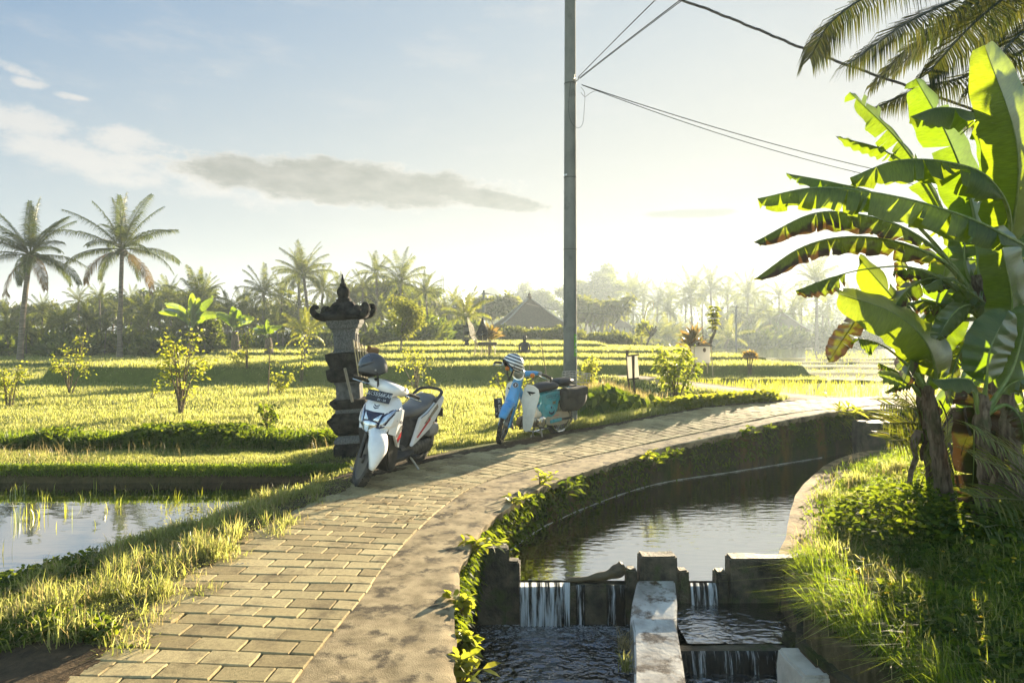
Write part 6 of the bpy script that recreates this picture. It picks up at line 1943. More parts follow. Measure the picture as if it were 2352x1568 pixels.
banana_leaf(bC, [(2255, 740, y), (2190, 660, y - .1), (2095, 614, y - .3), (1990, 617, y - .4), (1905, 638, y - .5), (1826, 668, y - .5)], 0.135, L_BANANA_OLD, (0, -0.3, 1), 48, 0.72, 2, 42, thick=0.8)
banana_leaf(bC, [(2252, 730, y + .1), (2195, 660, y + .1), (2120, 618, y), (2052, 622, y - .1)], 0.14, L_BANANA_OLD, (0, -0.1, 1), 68, 0.35, 5, 43)
banana_leaf(bC, [(2262, 720, y - .1), (2310, 760, y - .5), (2325, 690, y - .6), (2306, 590, y - .7), (2290, 520, y - .7)], 0.20, L_BANANA, (-0.1, -1, 0.1), 8, 0.2, 0, 44)
banana_leaf(bC, [(2262, 700, y + .1), (2220, 620, y + .1), (2215, 540, y + .1), (2200, 450, y + .1)], 0.15, L_BANANA, CAMN, 14, 0.2, 2, 45)
banana_leaf(bC, [(2258, 700, y + .2), (2200, 560, y + .3), (2140, 500, y + .3), (2080, 470, y + .3)], 0.14, L_BANANA, (0, -0.6, 0.7), 30, 0.2, 5, 46)
banana_leaf(bC, [(2262, 720, y + .2), (2310, 600, y + .2), (2350, 470, y + .2), (2380, 350, y + .1)], 0.20, L_BANANA, CAMN, 14, 0.2, 2, 47)
banana_leaf(bC, [(2270, 740, y), (2350, 640, y - .2), (2430, 610, y - .4), (2520, 660, y - .5)], 0.18, L_BANANA, (0, -0.3, 1), 45, 0.2, 5, 48)
banana_leaf(bC, [(2250, 720, y), (2170, 700, y - .1), (2110, 690, y - .2), (2060, 720, y - .2)], 0.12, L_BANANA_OLD, (0, -0.5, 1), 40, 0.3, 4, 49)
banana_leaf(bC, [(2262, 740, y), (2230, 700, y - .3), (2190, 720, y - .4), (2150, 780, y - .45)], 0.13, L_BANANA, (-0.2, -0.8, 0.5), 20, 0.3, 2, 50)

for k, (a, b, c, hw_) in enumerate((((2300, 640), (2352, 560), (2400, 420), .2), ((2290, 640), (2330, 500), (2352, 300), .18), ((2265, 700), (2215, 690), (2170, 760), .12), ((2270, 720), (2300, 800), (2340, 900), .15), ((2280, 760), (2330, 700), (2352, 640), .16), ((2262, 690), (2240, 560), (2230, 430), .14), ((2255, 690), (2180, 640), (2120, 660), .11), ((2300, 880), (2330, 1000), (2345, 1120), .13))):
    banana_leaf(bC, [(2270 if k != 7 else 2295, 720 if k != 7 else 850, y + .15)] + [(q[0], q[1], y + (.35 if k % 2 else -.25)) for q in (a, b, c)], hw_, L_BANANA if k != 7 else L_BANANA_OLD, CAMN if k % 3 else (0, -0.4, 0.9), 18, 0.22, 3 + k % 4, 60 + k)

gD = gp(2320, 1085, -0.1); yD = gD.y
bD = thing('banana_plant', 'hindmost banana plant filling the gap at the right photo edge', 'banana plant', gD, group=GRP_B)
banana_stem(bD, [(2320, 1090, yD), (2310, 980, yD), (2300, 850, yD), (2290, 740, yD)], 0.10, 0.06, 10, 9)
for k, (pts_, hw_) in enumerate((([(2300, 880), (2230, 860), (2180, 900), (2150, 980)], .14), ([(2300, 900), (2260, 900), (2225, 960), (2210, 1060)], .13), ([(2300, 880), (2340, 940), (2350, 1020), (2345, 1110)], .15), ([(2300, 860), (2200, 800), (2120, 800), (2060, 850)], .15), ([(2300, 860), (2270, 820), (2200, 760), (2120, 740)], .16), ([(2305, 900), (2330, 870), (2352, 860), (2390, 880)], .16), ([(2290, 760), (2240, 700), (2190, 690), (2130, 740)], .16), ([(2290, 760), (2262, 660), (2230, 600), (2180, 570)], .18), ([(2292, 750), (2310, 640), (2330, 560), (2345, 470)], .2), ([(2295, 770), (2340, 700), (2390, 680), (2450, 720)], .2), ([(2290, 780), (2240, 770), (2195, 810), (2170, 880)], .15), ([(2295, 790), (2335, 790), (2370, 840), (2390, 920)], .18), ([(2290, 760), (2285, 640), (2275, 540), (2290, 440)], .17), ([(2300, 860), (2250, 850), (2225, 900), (2215, 980)], .13), ([(2300, 860), (2340, 880), (2356, 950), (2352, 1030)], .14), ([(2290, 745), (2225, 640), (2160, 590), (2100, 590)], .15))):
    banana_leaf(bD, [(q[0], q[1], yD - 0.12 * j * (1 if k % 2 else -1)) for j, q in enumerate(pts_)], hw_, L_BANANA if k % 4 != 3 else L_BANANA_OLD, CAMN if k % 2 else (0, -0.5, 0.8), 22, 0.2, 3 + k % 5, 80 + k)


for k, (pts_, hw_) in enumerate((([(2262, 720), (2190, 690), (2130, 720), (2095, 800)], .15), ([(2262, 730), (2180, 740), (2110, 790), (2075, 880)], .13), ([(2270, 760), (2330, 740), (2370, 800), (2380, 900)], .16), ([(2255, 700), (2160, 640), (2090, 660), (2040, 720)], .13), ([(2262, 690), (2330, 640), (2365, 690), (2385, 780)], .17), ([(2262, 740), (2215, 790), (2190, 850), (2180, 930)], .12))):
    banana_leaf(bC, [(q[0], q[1], yC + 0.25 - 0.22 * j * (k % 2)) for j, q in enumerate(pts_)], hw_, L_BANANA_OLD if k % 2 else L_BANANA, (0, -0.5, 0.9), 40, 0.22, 5 + k, 120 + k, ragged=0.25)


# small banana plants in the fields
def field_banana(u, y, vt, label, seed, nl=6, hw=0.30):
    p = on_ground(u, y)
    b = thing('banana_plant', label, 'banana plant', p, group='banana plants in the fields')
    s = y / F
    H = EYE - (vt - V0) * s - p.z
    rg = np.random.default_rng(seed)
    sh = H * 0.45
    for k in range(3 if nl > 4 else 1):
        dx = rg.uniform(-0.25, 0.25) if k else 0
        MB().tube([(dx, 0.1 * k, -0.2), (dx * 0.8, 0.1 * k, sh * 0.5), (dx * 0.5, 0.1 * k, sh)], [0.15, 0.12, 0.08], 8).build('pseudostem', M_PSTEM, b)
    vb = V0 + (EYE - p.z) / s
    for k in range(nl):
        ang = rg.uniform(-1, 1) if k else 0.0
        L = (H - sh) * (1.0 if k == 0 else rg.uniform(0.75, 1.05))
        tip_v = vb - (sh + L * math.cos(ang * 1.1)) / s
        tip_u = u + L * math.sin(ang * 1.25) / s
        mu = u + (tip_u - u) * 0.42; mv = vb - (sh + L * 0.62 * math.cos(ang * 0.7)) / s
        banana_leaf(b, [(u, vb - sh * 0.92 / s, y), (u + (mu - u) * 0.4, vb - (sh + L * 0.28) / s, y - .1), (mu, mv, y - .2), (tip_u, tip_v, y - rg.uniform(-0.3, 0.5))], hw, L_BANANA if k % 3 else L_PALM_YOUNG if False else L_BANANA, (ang * 0.3, -0.9, 0.35), 16, 0.25, int(rg.integers(0, 4)), seed * 10 + k)
    return b


field_banana(440, 36, 672, 'tall banana clump with one bright upright leaf left of the stone shrine', 3, 9, 0.27)
field_banana(536, 36, 703, 'mid-sized banana plant with upright yellow-green leaves in the field', 4, 7, 0.24)
field_banana(613, 35, 733, 'smallest banana plant beside the short yellow palm in the field', 5, 5, 0.18)


# ================================================================== palms
def rachis_leaflets(C, T, S, Nn, nl, ll, hang, wd, rg, s0=0.16, stiff=0.55):
    """leaflets along both sides of a rachis given as a frame"""
    n = len(C)
    fs = np.linspace(s0, 0.995, nl)
    i = np.minimum((fs * (n - 1)).astype(int), n - 2); q = (fs * (n - 1) - i)[:, None]
    g = lambda A: A[i] * (1 - q) + A[i + 1] * q
    c, t, s_, nn = g(C), unit(g(T)), unit(g(S)), unit(g(Nn))
    out = Geo()
    for side in (-1, 1):
        l = ll * (0.30 + 0.70 * np.sin(np.pi * np.clip(0.18 + 0.80 * fs, 0, 1)) ** 0.8) * rg.uniform(0.85, 1.1, nl)
        fwd = 0.35 + 0.75 * fs[:, None] ** 2
        d0 = unit(side * s_ * 1.0 + t * fwd + nn * rg.normal(0.12, 0.10, nl)[:, None])
        dn = np.array([[0, 0, -1.0]])
        h = (hang * rg.uniform(0.7, 1.25, nl))[:, None]
        p1 = c + d0 * (l * 0.45)[:, None] + dn * h * (l * 0.10)[:, None]
        d2 = unit(d0 * stiff + dn * h)
        p2 = p1 + d2 * (l * 0.58)[:, None]
        wv = unit(np.cross(d0, nn + 0.25 * rg.normal(0, 1, (nl, 3)))) * wd
        V = np.empty((nl, 5, 3))
        V[:, 0] = c - wv * 0.35; V[:, 1] = c + wv * 0.35; V[:, 2] = p1 - wv * 0.5; V[:, 3] = p1 + wv * 0.5; V[:, 4] = p2
        b = (np.arange(nl) * 5)[:, None]
        out.add(V.reshape(-1, 3), b + np.array([[0, 1, 3, 2]]), b + np.array([[2, 3, 4]]))
    return out


def frond_geo(L, el, bend, nl, ll, hang, wd, seed, az=0.0, twist=0.0):
    """frond in local space, leaving the origin at azimuth az, elevation el"""
    rg = np.random.default_rng(seed)
    n = 18
    s = np.linspace(0, 1, n)
    th = R(el) - R(bend) * s ** 1.6
    dx = np.cos(th); dz = np.sin(th)
    x = np.concatenate([[0], np.cumsum((dx[1:] + dx[:-1]) / 2)]) * L / (n - 1)
    z = np.concatenate([[0], np.cumsum((dz[1:] + dz[:-1]) / 2)]) * L / (n - 1)
    yb = 0.06 * L * rg.normal() * s ** 2
    C = np.stack([x, yb, z], 1)
    T = unit(np.gradient(C, axis=0))
    S0 = unit(np.cross(T, np.array([[0, 0, 1.0]]) + 1e-4))
    N0 = np.cross(S0, T)
    tw = R(twist) * s
    S = S0 * np.cos(tw)[:, None] + N0 * np.sin(tw)[:, None]
    Nn = np.cross(S, T)
    ca, sa = math.cos(az), math.sin(az)
    rot = np.array([[ca, -sa, 0], [sa, ca, 0], [0, 0, 1]])
    C, T, S, Nn = [A @ rot.T for A in (C, T, S, Nn)]
    g = rachis_leaflets(C, T, S, Nn, nl, ll, hang, wd, rg)
    m = MB().tube([tuple(c) for c in C], [0.030 * L / 3.2 * (1 - 0.85 * q) + 0.003 for q in s], 5)
    g.add(m.v, [f for f in m.f if len(f) == 4])
    return g


def palm_trunk(H, r, lean=(0.0, 0.0), n=18):
    m = MB()
    pts = [(lean[0] * (f ** 1.6), lean[1] * f ** 1.6, -0.3 + (H + 0.3) * f) for f in np.linspace(0, 1, n)]
    m.tube(pts, [r * (1.35 - 0.35 * min(1, f * 6)) * (1 - 0.28 * f) * (1 + 0.03 * (i % 2)) for i, f in enumerate(np.linspace(0, 1, n))], 9)
    return m


def full_palm(u, y, vtop, label, seed, L=3.0, nf=22, group='tall coconut palms', dry=3, lean=(0, 0)):
    """palm whose every frond is a part"""
    p = on_ground(u, y)
    s = y / F
    t = thing('coconut_palm', label, 'palm', p, group=group)
    Ht = EYE - (vtop - V0) * s - p.z
    H = Ht - L * 0.92
    palm_trunk(H, 0.15, lean).build('trunk', M_PALMBARK, t)
    rg = np.random.default_rng(seed)
    for k in range(nf):
        f = k / (nf - 1)
        az = k * 2.39996 + rg.uniform(-0.3, 0.3)
        el = 84 - 104 * f ** 0.85 + rg.uniform(-9, 9)
        isdry = k >= nf - dry
        if isdry:
            el = -8 - 38 * rg.uniform(0, 1)
        g = frond_geo(L * rg.uniform(0.88, 1.08) * (0.9 if isdry else 1), el, 22 + 52 * f, 62, L * 0.185, 0.45 + 1.0 * f, 0.030 * L / 3, seed * 50 + k, az, rg.uniform(-50, 50))
        o = g.build('frond', L_PALM_DRY if isdry else L_PALM, t)
        o.location = (lean[0], lean[1], H)
    m = MB()
    for k in range(9):
        a = k * 0.7
        m.ball((lean[0] + 0.22 * math.cos(a), lean[1] + 0.22 * math.sin(a), H - 0.16 - 0.05 * (k % 3)), (0.11, 0.11, 0.13), 8, 6)
    m.build('coconuts', surf('coconut_husk', (0.06, 0.06, 0.02), (0.13, 0.10, 0.04), rough=0.8), t)
    return t


full_palm(46, 36, 462, 'tall coconut palm at the far left edge, its pale trunk slightly leaning', 11, 3.1, 27, dry=2, lean=(0.55, 0))
full_palm(275, 41, 442, 'tallest coconut palm standing alone left of centre against the sky', 12, 3.7, 26, dry=2, lean=(0.15, 0))

# palm prototypes for the tree line: trunk + one crown
PALM_PROTO = []


def crown_palm(name, label, loc, H, L, seed, nf, nl, mat=L_PALM_FAR, droop=1.0, group='misty palm line', trunk_r=0.14):
    t = thing(name, label, 'palm', loc, group=group)
    rg = np.random.default_rng(seed)
    lean = (rg.uniform(-0.4, 0.4), rg.uniform(-0.4, 0.4))
    palm_trunk(H, trunk_r, lean, 10).build('trunk', M_PALMBARK, t)
    G_ = Geo()
    for k in range(nf):
        f = k / (nf - 1)
        az = k * 2.39996 + rg.uniform(-0.3, 0.3)
        el = 84 - 105 * f * droop + rg.uniform(-8, 8)
        g = frond_geo(L * rg.uniform(0.85, 1.1), el, 25 + 55 * f, nl, L * 0.20, 0.4 + 0.9 * f, 0.065 * L / 3, seed * 70 + k, az, rg.uniform(-60, 60))
        G_.add(np.concatenate(g.V), np.concatenate(g.Q), np.concatenate(g.T))
    o = G_.build('crown', mat, t)
    o.location = (lean[0], lean[1], H)
    return t


def place_palm(proto, u, y, vtop, label=None, first=False, rz=None, H0=7.4):
    p = on_ground(u, y)
    s = y / F
    if label == LAB_L:
        vtop = vtop - 8
    Ht = EYE - (vtop - V0) * s - p.z
    k = max(0.35, Ht / H0)
    rz = random.uniform(0, 6.28) if rz is None else rz
    if first:
        proto.location = p; proto.rotation_euler = (0, 0, rz); proto.scale = (k, k, k)
        if label:
            proto['label'] = label
        return proto
    return dup(proto, p, rz, k, label)


LAB_L = 'coconut palm merging into the dark tree line on the left'
LAB_R = 'hazy coconut palm in the pale tree line on the right'
protos = []
for k, (H, L, nf, nl) in enumerate(((5.6, 2.6, 24, 26), (5.2, 2.9, 22, 26), (5.9, 2.3, 20, 24), (4.6, 3.5, 24, 28))):
    protos.append(crown_palm('coconut_palm', LAB_L, (0, 0, 0), H, L, 31 + k, nf, nl))
used = set()


def pp(k, *a, **kw):
    f = k not in used
    used.add(k)
    lab = kw.pop('label', LAB_L)
    o = place_palm(protos[k], *a, label=lab, first=f, **kw)
    o['group'] = kw.get('group', 'palms of the left tree line' if lab == LAB_L else 'palms of the hazy right tree line' if lab == LAB_R else 'palms of the left tree line')
    return o


pp(0, 712, 55, 578, label='tall palm with a wide dark crown rising just left of the shrine roof')
pp(1, 604, 50, 620, label='palm with drooping crown left of the tall one near the shrine')
pp(2, 688, 60, 592)
pp(1, 918, 58, 590, label='palm with a yellowing top crown right of the shrine')
pp(2, 866, 62, 598)
pp(0, 985, 55, 636, label='leaning palm beside the thin radio mast')
for k, u, y, v in ((3, 448, 50, 636), (1, 520, 48, 680), (3, 345, 50, 688), (0, 395, 56, 655), (2, 180, 56, 672), (1, 95, 54, 690), (3, 560, 55, 676), (0, 775, 66, 645), (2, 832, 62, 640), (1, 12, 50, 705), (0, 642, 62, 655), (3, 1022, 70, 690), (2, 230, 62, 668), (3, 140, 48, 715), (1, 300, 58, 672), (0, 470, 64, 650), (3, 760, 50, 690), (3, 880, 52, 690), (1, 960, 60, 665), (3, 60, 46, 740), (3, 420, 46, 728), (3, 240, 47, 735), (3, 330, 45, 745), (2, 800, 58, 660), (3, 650, 47, 720), (1, 1045, 78, 672), (0, 735, 60, 630), (3, 500, 60, 700), (1, 150, 45, 722), (3, 205, 46, 700), (0, 372, 47, 708), (1, 560, 47, 735), (3, 20, 44, 735), (2, 470, 46, 748), (0, 118, 46, 752), (3, 640, 45, 748), (1, 322, 46, 760), (0, 840, 50, 735), (3, 905, 48, 742), (1, 990, 55, 725), (2, 270, 50, 700), (1, 420, 52, 690), (0, 575, 52, 700), (3, 820, 52, 712), (1, 760, 46, 745)):
    pp(k, u, y, v)
for k, u, y, v in ((1, 1591, 150, 627), (0, 1637, 150, 626), (2, 1671, 155, 641), (1, 1714, 140, 631), (0, 1455, 165, 640), (2, 1478, 170, 650), (1, 1508, 170, 656), (0, 1540, 175, 655), (2, 1790, 150, 652), (0, 1876, 120, 600), (1, 1752, 145, 680), (2, 1612, 165, 660), (0, 1840, 160, 664), (1, 1690, 170, 668), (2, 1575, 150, 672), (0, 1530, 140, 688), (1, 1440, 150, 672), (2, 1735, 160, 660), (1, 1905, 150, 660), (0, 1820, 140, 690), (2, 1950, 160, 650), (1, 2010, 150, 640), (0, 1660, 130, 700), (1, 1330, 160, 690), (2, 1295, 165, 695), (1, 1770, 125, 705), (2, 1890, 135, 700)):
    pp(k, u, y, v, label=LAB_R)
# young palms: fronds from the ground
for i, (u, y, vt, lab, mat, L) in enumerate(((703, 35, 722, 'short bushy yellow-green palm in the sunlit field left of the shrine', L_PALM_YOUNG, 1.6), (1066, 36, 712, 'young palm with fresh green fronds behind the small yellow shrine', L_PALM_YOUNG, 1.7))):
    p = on_ground(u, y)
    t = crown_palm('young_palm', lab, p, 0.9 if i == 0 else 1.4, L, 61 + i, 18, 26, mat, 0.75, 'young palms', 0.12)
for k, (u, y, v) in enumerate(((1448, 75, 716), (1500, 85, 712), (1545, 90, 716), (1480, 70, 742), (1560, 100, 722), (1660, 95, 722), (1720, 110, 724))):
    p = on_ground(u, y)
    if k == 0:
        yp = crown_palm('young_palm', 'low sunlit palm bush in the mist right of the concrete pole', p, 1.2, 1.9, 66, 16, 22, L_PALM_YOUNG, 0.8, 'low palm bushes in the mist', 0.14)
    else:
        Ht = EYE - (v - V0) * y / F - p.z
        dup(yp, p, k * 1.1, Ht / 3.0)

# coconut palm over the canal: crown beyond the top right corner, fronds reach into view
cp = thing('coconut_palm', 'near coconut palm whose long fronds hang into the top right corner', 'palm', (8.35, 9.6, float(height(np.array([8.35]), np.array([9.6]))[0])), group='tall coconut palms')
crown = at(2540, -120, 9.6)
palm_trunk(crown.z - cp.location.z, 0.16, (crown.x - 8.35, crown.y - 9.6)).build('trunk', M_PALMBARK, cp)
for k, (pts, ll, hang) in enumerate((
        ([(2540, -120, 9.6), (2260, -95, 9.3), (2040, -30, 9.0), (1915, 45, 8.9), (1860, 135, 8.85)], 0.62, 1.1),
        ([(2540, -120, 9.6), (2370, -70, 9.2), (2195, 0, 8.8), (2080, 55, 8.6), (1945, 150, 8.5)], 0.72, 0.8),
        ([(2540, -120, 9.6), (2440, 60, 9.2), (2235, 168, 8.9), (2120, 202, 8.8), (2015, 245, 8.8)], 0.60, 0.7),
        ([(2540, -120, 9.6), (2440, -80, 9.1), (2330, -20, 8.7), (2230, 60, 8.5), (2130, 170, 8.4)], 0.74, 1.0),
        ([(2540, -120, 9.6), (2480, 80, 9.3), (2370, 190, 9.1), (2280, 235, 9.1), (2180, 290, 9.1)], 0.55, 0.8),
        ([(2540, -120, 9.6), (2500, -60, 9.0), (2420, 30, 8.5), (2330, 90, 8.2), (2240, 200, 8.1)], 0.70, 1.0),
        ([(2540, -120, 9.6), (2600, 40, 9.6), (2560, 200, 9.6), (2480, 330, 9.6)], 0.6, 1.0))):
    P = np.array([tuple(at(*q) - cp.location) for q in pts])
    C = spline(P, 40)
    T = unit(np.gradient(C, axis=0))
    S = unit(np.cross(T, np.array([[0.0, -0.35, 1.0]]))); Nn = np.cross(S, T)
    g = rachis_leaflets(C, T, S, Nn, 190, ll * 1.15, hang * 1.5, 0.016, np.random.default_rng(400 + k), 0.12, 0.6)
    m = MB().tube([tuple(c) for c in C], [0.030 * (1 - 0.85 * q) + 0.003 for q in np.linspace(0, 1, 40)], 6)
    g.add(m.v, [f for f in m.f if len(f) == 4])
    g.build('frond', L_PALM_NEAR, cp)
for k in range(9):
    g = frond_geo(3.4, 60 - 9 * k, 45, 50, 0.62, 0.8, 0.05, 900 + k, -0.6 + 0.42 * k)
    o = g.build('frond', L_PALM_NEAR, cp); o.location = crown - cp.location


def near_fronds(name, label, base, tips, ll, mat, hang=0.35, wd=0.022, nl=40):
    t = thing(name, label, 'palm', base, group='palm seedlings by the banana plants')
    for k, (mid, tip) in enumerate(tips):
        P = np.array([(0, 0, 0.0), tuple((at(*mid) - base)), tuple(at(*tip) - base)])
        C = spline(P, 30)
        T = unit(np.gradient(C, axis=0))
        S = unit(np.cross(T, np.array([[0.1, -0.55, 0.8]]))); Nn = np.cross(S, T)
        g = rachis_leaflets(C, T, S, Nn, nl, ll, hang, wd, np.random.default_rng(77 + k), 0.15, 0.8)
        m = MB().tube([tuple(c) for c in C], [0.012 * (1 - 0.8 * q) + 0.002 for q in np.linspace(0, 1, 30)], 5)
        g.add(m.v, [f for f in m.f if len(f) == 4])
        g.build('frond', mat, t)
    return t


b = gp(2440, 1250, -0.1)
near_fronds('palm_seedling', 'palm seedling at the right edge, stiff green fronds fanning left', b,
            [((2380, 1080, b.y), (2235, 985, b.y - .3)), ((2390, 1120, b.y), (2232, 1045, b.y - .5)), ((2390, 1160, b.y), (2235, 1140, b.y - .4)), ((2400, 1190, b.y), (2260, 1210, b.y - .5)), ((2430, 1080, b.y), (2360, 950, b.y))], 0.40, L_PALM_YOUNG)
b = gp(2200, 1120, -0.1)
near_fronds('palm_seedling', 'yellowish palm seedling peeping out left of the banana stems', b,
            [((2140, 960, b.y), (2026, 925, b.y - .2)), ((2130, 985, b.y), (2030, 970, b.y - .2)), ((2130, 1020, b.y), (2035, 1010, b.y - .3)), ((2150, 980, b.y + .2), (2060, 905, b.y + .2))], 0.42, L_PALM_YOUNG)


# ================================================================== broadleaf trees
def grow(rg, H, spread, levels=3, nb=4, r0=0.12, start=0.35):
    """trunk + limbs as tubes; returns tubes and tip points"""
    tubes, tips = [], []

    def br(p, d, L, r, lv):
        n = 5
        pts = [p]
        dd = d.copy()
        for i in range(n):
            dd = unit(dd + rg.normal(0, 0.13, 3) + np.array([0, 0, 0.05]))
            pts.append(pts[-1] + dd * L / n)
        tubes.append(([tuple(q) for q in pts], [r * (1 - 0.5 * i / n) for i in range(n + 1)]))
        if lv == 0:
            tips.append(pts[-1]); tips.append(pts[-2]); tips.append(pts[-3])
            return
        for k in range(nb):
            a = rg.uniform(0, 6.28)
            o = np.array([math.cos(a), math.sin(a), rg.uniform(-0.05, 0.5)])
            q = pts[rg.integers(2, n + 1)]
            br(q, unit(dd * 0.55 + o * spread), L * rg.uniform(0.5, 0.75), r * 0.5, lv - 1)
    br(np.array([0, 0, -0.2]), np.array([0.02, 0.0, 1.0]), H * start + 0.2, r0, levels)
    return tubes, np.array(tips)


def tree(name, label, loc, H, seed, mat, spread=0.9, levels=3, nb=4, start=0.35, nleaf=60, leafL=0.35, rad=0.6, squash=1.0, cat='tree', group=None, crown='crown', trunk_r=None, topped=None):
    rg = np.random.default_rng(seed)
    t = thing(name, label, cat, loc, group=group)
    tubes, tips = grow(rg, H, spread, levels, nb, trunk_r or H * 0.022, start)
    k = H / max(tips[:, 2].max() + rad * 0.6, 0.1)
    tips = tips * np.array([k, k, k]); tips[:, 2] *= squash
    m = MB()
    for pts, r in tubes:
        m.tube([(x * k, y * k, z * k * (squash if z > 0 else 1)) for x, y, z in pts], r, 5, cap=False)
    m.build('trunk', M_BARK, t)
    n = len(tips)
    c = np.repeat(tips, nleaf, 0)
    P = c + rdir(n * nleaf, rg=rg) * (rad * rg.uniform(0.1, 1, n * nleaf) ** 0.6)[:, None] * np.array([1, 1, 0.62])
    D = unit(P - c) + rdir(n * nleaf, -0.6, 0.5, rg) * 0.9
    V, Q, T = leaves_np(P, D, leafL * rg.uniform(0.6, 1.2, n * nleaf), leafL * 0.42, 0.25, rg=rg)
    mesh_np(crown, V, Q, T, mat, t)
    return t


LAB_T = 'broadleaf tree in the dark misty wood on the left'
tp = [tree('broadleaf_tree', LAB_T, (0, 0, 0), 8.0, 200 + k, L_TREE if k % 2 else L_TREE_PALE, spread=sp_, levels=3, nb=nb_, start=st, nleaf=26, leafL=0.50, rad=rad_, squash=sq, group='trees of the left wood')
      for k, (sp_, nb_, st, rad_, sq) in enumerate(((1.0, 4, 0.35, 0.85, 1.0), (1.5, 4, 0.42, 0.75, 0.85), (0.8, 4, 0.3, 0.95, 1.0), (1.9, 4, 0.5, 0.65, 0.75)))]
usedt = set()


def pt(k, u, y, vtop, label=None, group=None):
    p = on_ground(u, y)
    vtop = vtop if label or vtop < 645 else vtop + 18
    H = EYE - (vtop - V0) * y / F - p.z
    s = max(0.25, H / 7.8)
    if k not in usedt:
        usedt.add(k); o = tp[k]
        o.location = p; o.scale = (s, s, s); o.rotation_euler = (0, 0, u * 0.7)
    else:
        o = dup(tp[k], p, u * 0.7, s)
    o['label'] = label or LAB_T
    o['group'] = group or 'trees of the left wood'
    return o


pt(3, 390, 75, 618); pt(1, 920, 66, 622, 'large dark broadleaf tree crowding the palms right of the shrine'); pt(3, 200, 80, 655); pt(1, 330, 74, 640); pt(0, 860, 70, 636)
for k, u, y, v in ((0, 20, 70, 670), (2, 90, 72, 668), (1, 150, 76, 660), (3, 255, 84, 640), (0, 310, 64, 700), (2, 440, 70, 668), (3, 500, 82, 655), (1, 560, 80, 662), (0, 620, 78, 668), (2, 680, 75, 660), (3, 740, 80, 655), (1, 800, 74, 655), (0, 960, 72, 650), (2, 1000, 80, 672), (0, 60, 60, 720), (2, 200, 62, 715), (1, 380, 64, 700), (0, 520, 62, 715), (2, 600, 66, 712), (1, 700, 64, 705), (0, 780, 62, 710), (2, 850, 60, 705), (1, 930, 64, 700), (0, 1010, 68, 712), (2, -40, 62, 700), (1, 880, 54, 752), (0, 1040, 62, 740)):
    pt(k, u, y, v)
# great misty rain trees behind the house and the round crowns beside it
GRR = 'great trees fading in the mist'
rt = tree('rain_tree', 'huge rounded tree fading in mist, cut by the concrete pole', on_ground(1345, 190), EYE - (617 - V0) * 190 / F + 4.0, 301, L_TREE, spread=1.7, levels=4, nb=4, start=0.28, nleaf=22, leafL=0.95, rad=1.5, squash=1.0, group=GRR)
o = dup(rt, on_ground(1207, 200), 1.3, 0.80, 'broad misty tree just left of the huge rounded one'); o.scale = (0.72, 0.72, 0.72)
o = dup(rt, on_ground(1780, 230), 2.2, 0.6, 'flat-topped misty tree far behind the right palms'); o.scale = (1.0, 1.0, 0.62)
o = dup(rt, on_ground(1690, 240), 0.4, 0.55, 'low misty tree between the far right palms'); o.scale = (0.9, 0.9, 0.58)
o = dup(rt, on_ground(2120, 220), 0.9, 0.6, 'misty tree behind the banana leaves'); o.scale = (1.0, 1.0, 0.62)
for k, (u, y, v, lab) in enumerate(((1060, 85, 676, 'round tan tree left of the far grey power pole'), (1137, 82, 664, 'round tan tree right of the far grey power pole'))):
    tree('round_tree', lab, on_ground(u, y), EYE - (v - V0) * y / F - on_ground(u, y).z, 320 + k, L_TREE_PALE, spread=0.65, levels=3, nb=4, start=0.25, nleaf=20, leafL=0.7, rad=0.9, group='round trees left of the house')
fp = None
for k, (u, y, v) in enumerate(((1352, 92, 672), (1375, 95, 684), (1395, 90, 688), (1411, 92, 678), (1338, 96, 690), (1700, 120, 708), (1655, 118, 716))):
    p = on_ground(u, y)
    H = EYE - (v - V0) * y / F - p.z
    if fp is None:
        fp = tree('fan_palm', 'small fan-topped palm in gold mist right of the concrete pole', p, 6.0, 340, L_TREE_PALE, spread=0.6, levels=1, nb=6, start=0.75, nleaf=24, leafL=0.75, rad=0.5, cat='palm', group='fan palms in the mist', trunk_r=0.12)
        s = H / 6.0; fp.scale = (s, s, s)
    else:
        dup(fp, p, k, H / 6.0)
# the pale feathery tree right of the shrine
p = on_ground(920, 30)
tree('feathery_tree', 'slender feathery tree with pale green crown right of the white scooter', p, EYE - (678 - V0) * 30 / F - p.z, 351, leaf('pale_feathery_leaf', (0.06, 0.08, 0.02), (0.10, 0.12, 0.035), (0.22, 0.26, 0.02), (0.38, 0.38, 0.05), mix=0.52, gloss=0.04), spread=1.15, levels=3, nb=4, start=0.50, nleaf=20, leafL=0.15, rad=0.34, squash=1.0, trunk_r=0.045)
# hedge in front of the house and bushes along the far fields
def leaf_mass(name, label, cat, pts, mat, leafL, n, kind=None, group=None, seed=0, tall=1.0):
    """bushy mass: pts = (x, y, z, rx, ry, rz)"""
    rg = np.random.default_rng(seed + 900)
    A = np.array(pts, float)
    w_ = A[:, 3] * A[:, 5]; w_ = w_ / w_.sum()
    i = rg.choice(len(A), n, p=w_)
    d = rdir(n, -0.25, 1, rg); r = rg.uniform(0.55, 1.05, n)[:, None]
    P = A[i, :3] + d * A[i, 3:6] * r
    V, Q, T = leaves_np(P, d + rdir(n, -0.3, 0.8, rg) * 0.9 + np.array([0, 0, 0.5 * tall]), leafL * rg.uniform(0.6, 1.3, n), leafL * 0.35, 0.2, rg=rg)
    return tag(mesh_np(name, V, Q, T, mat), label, cat, group, kind)


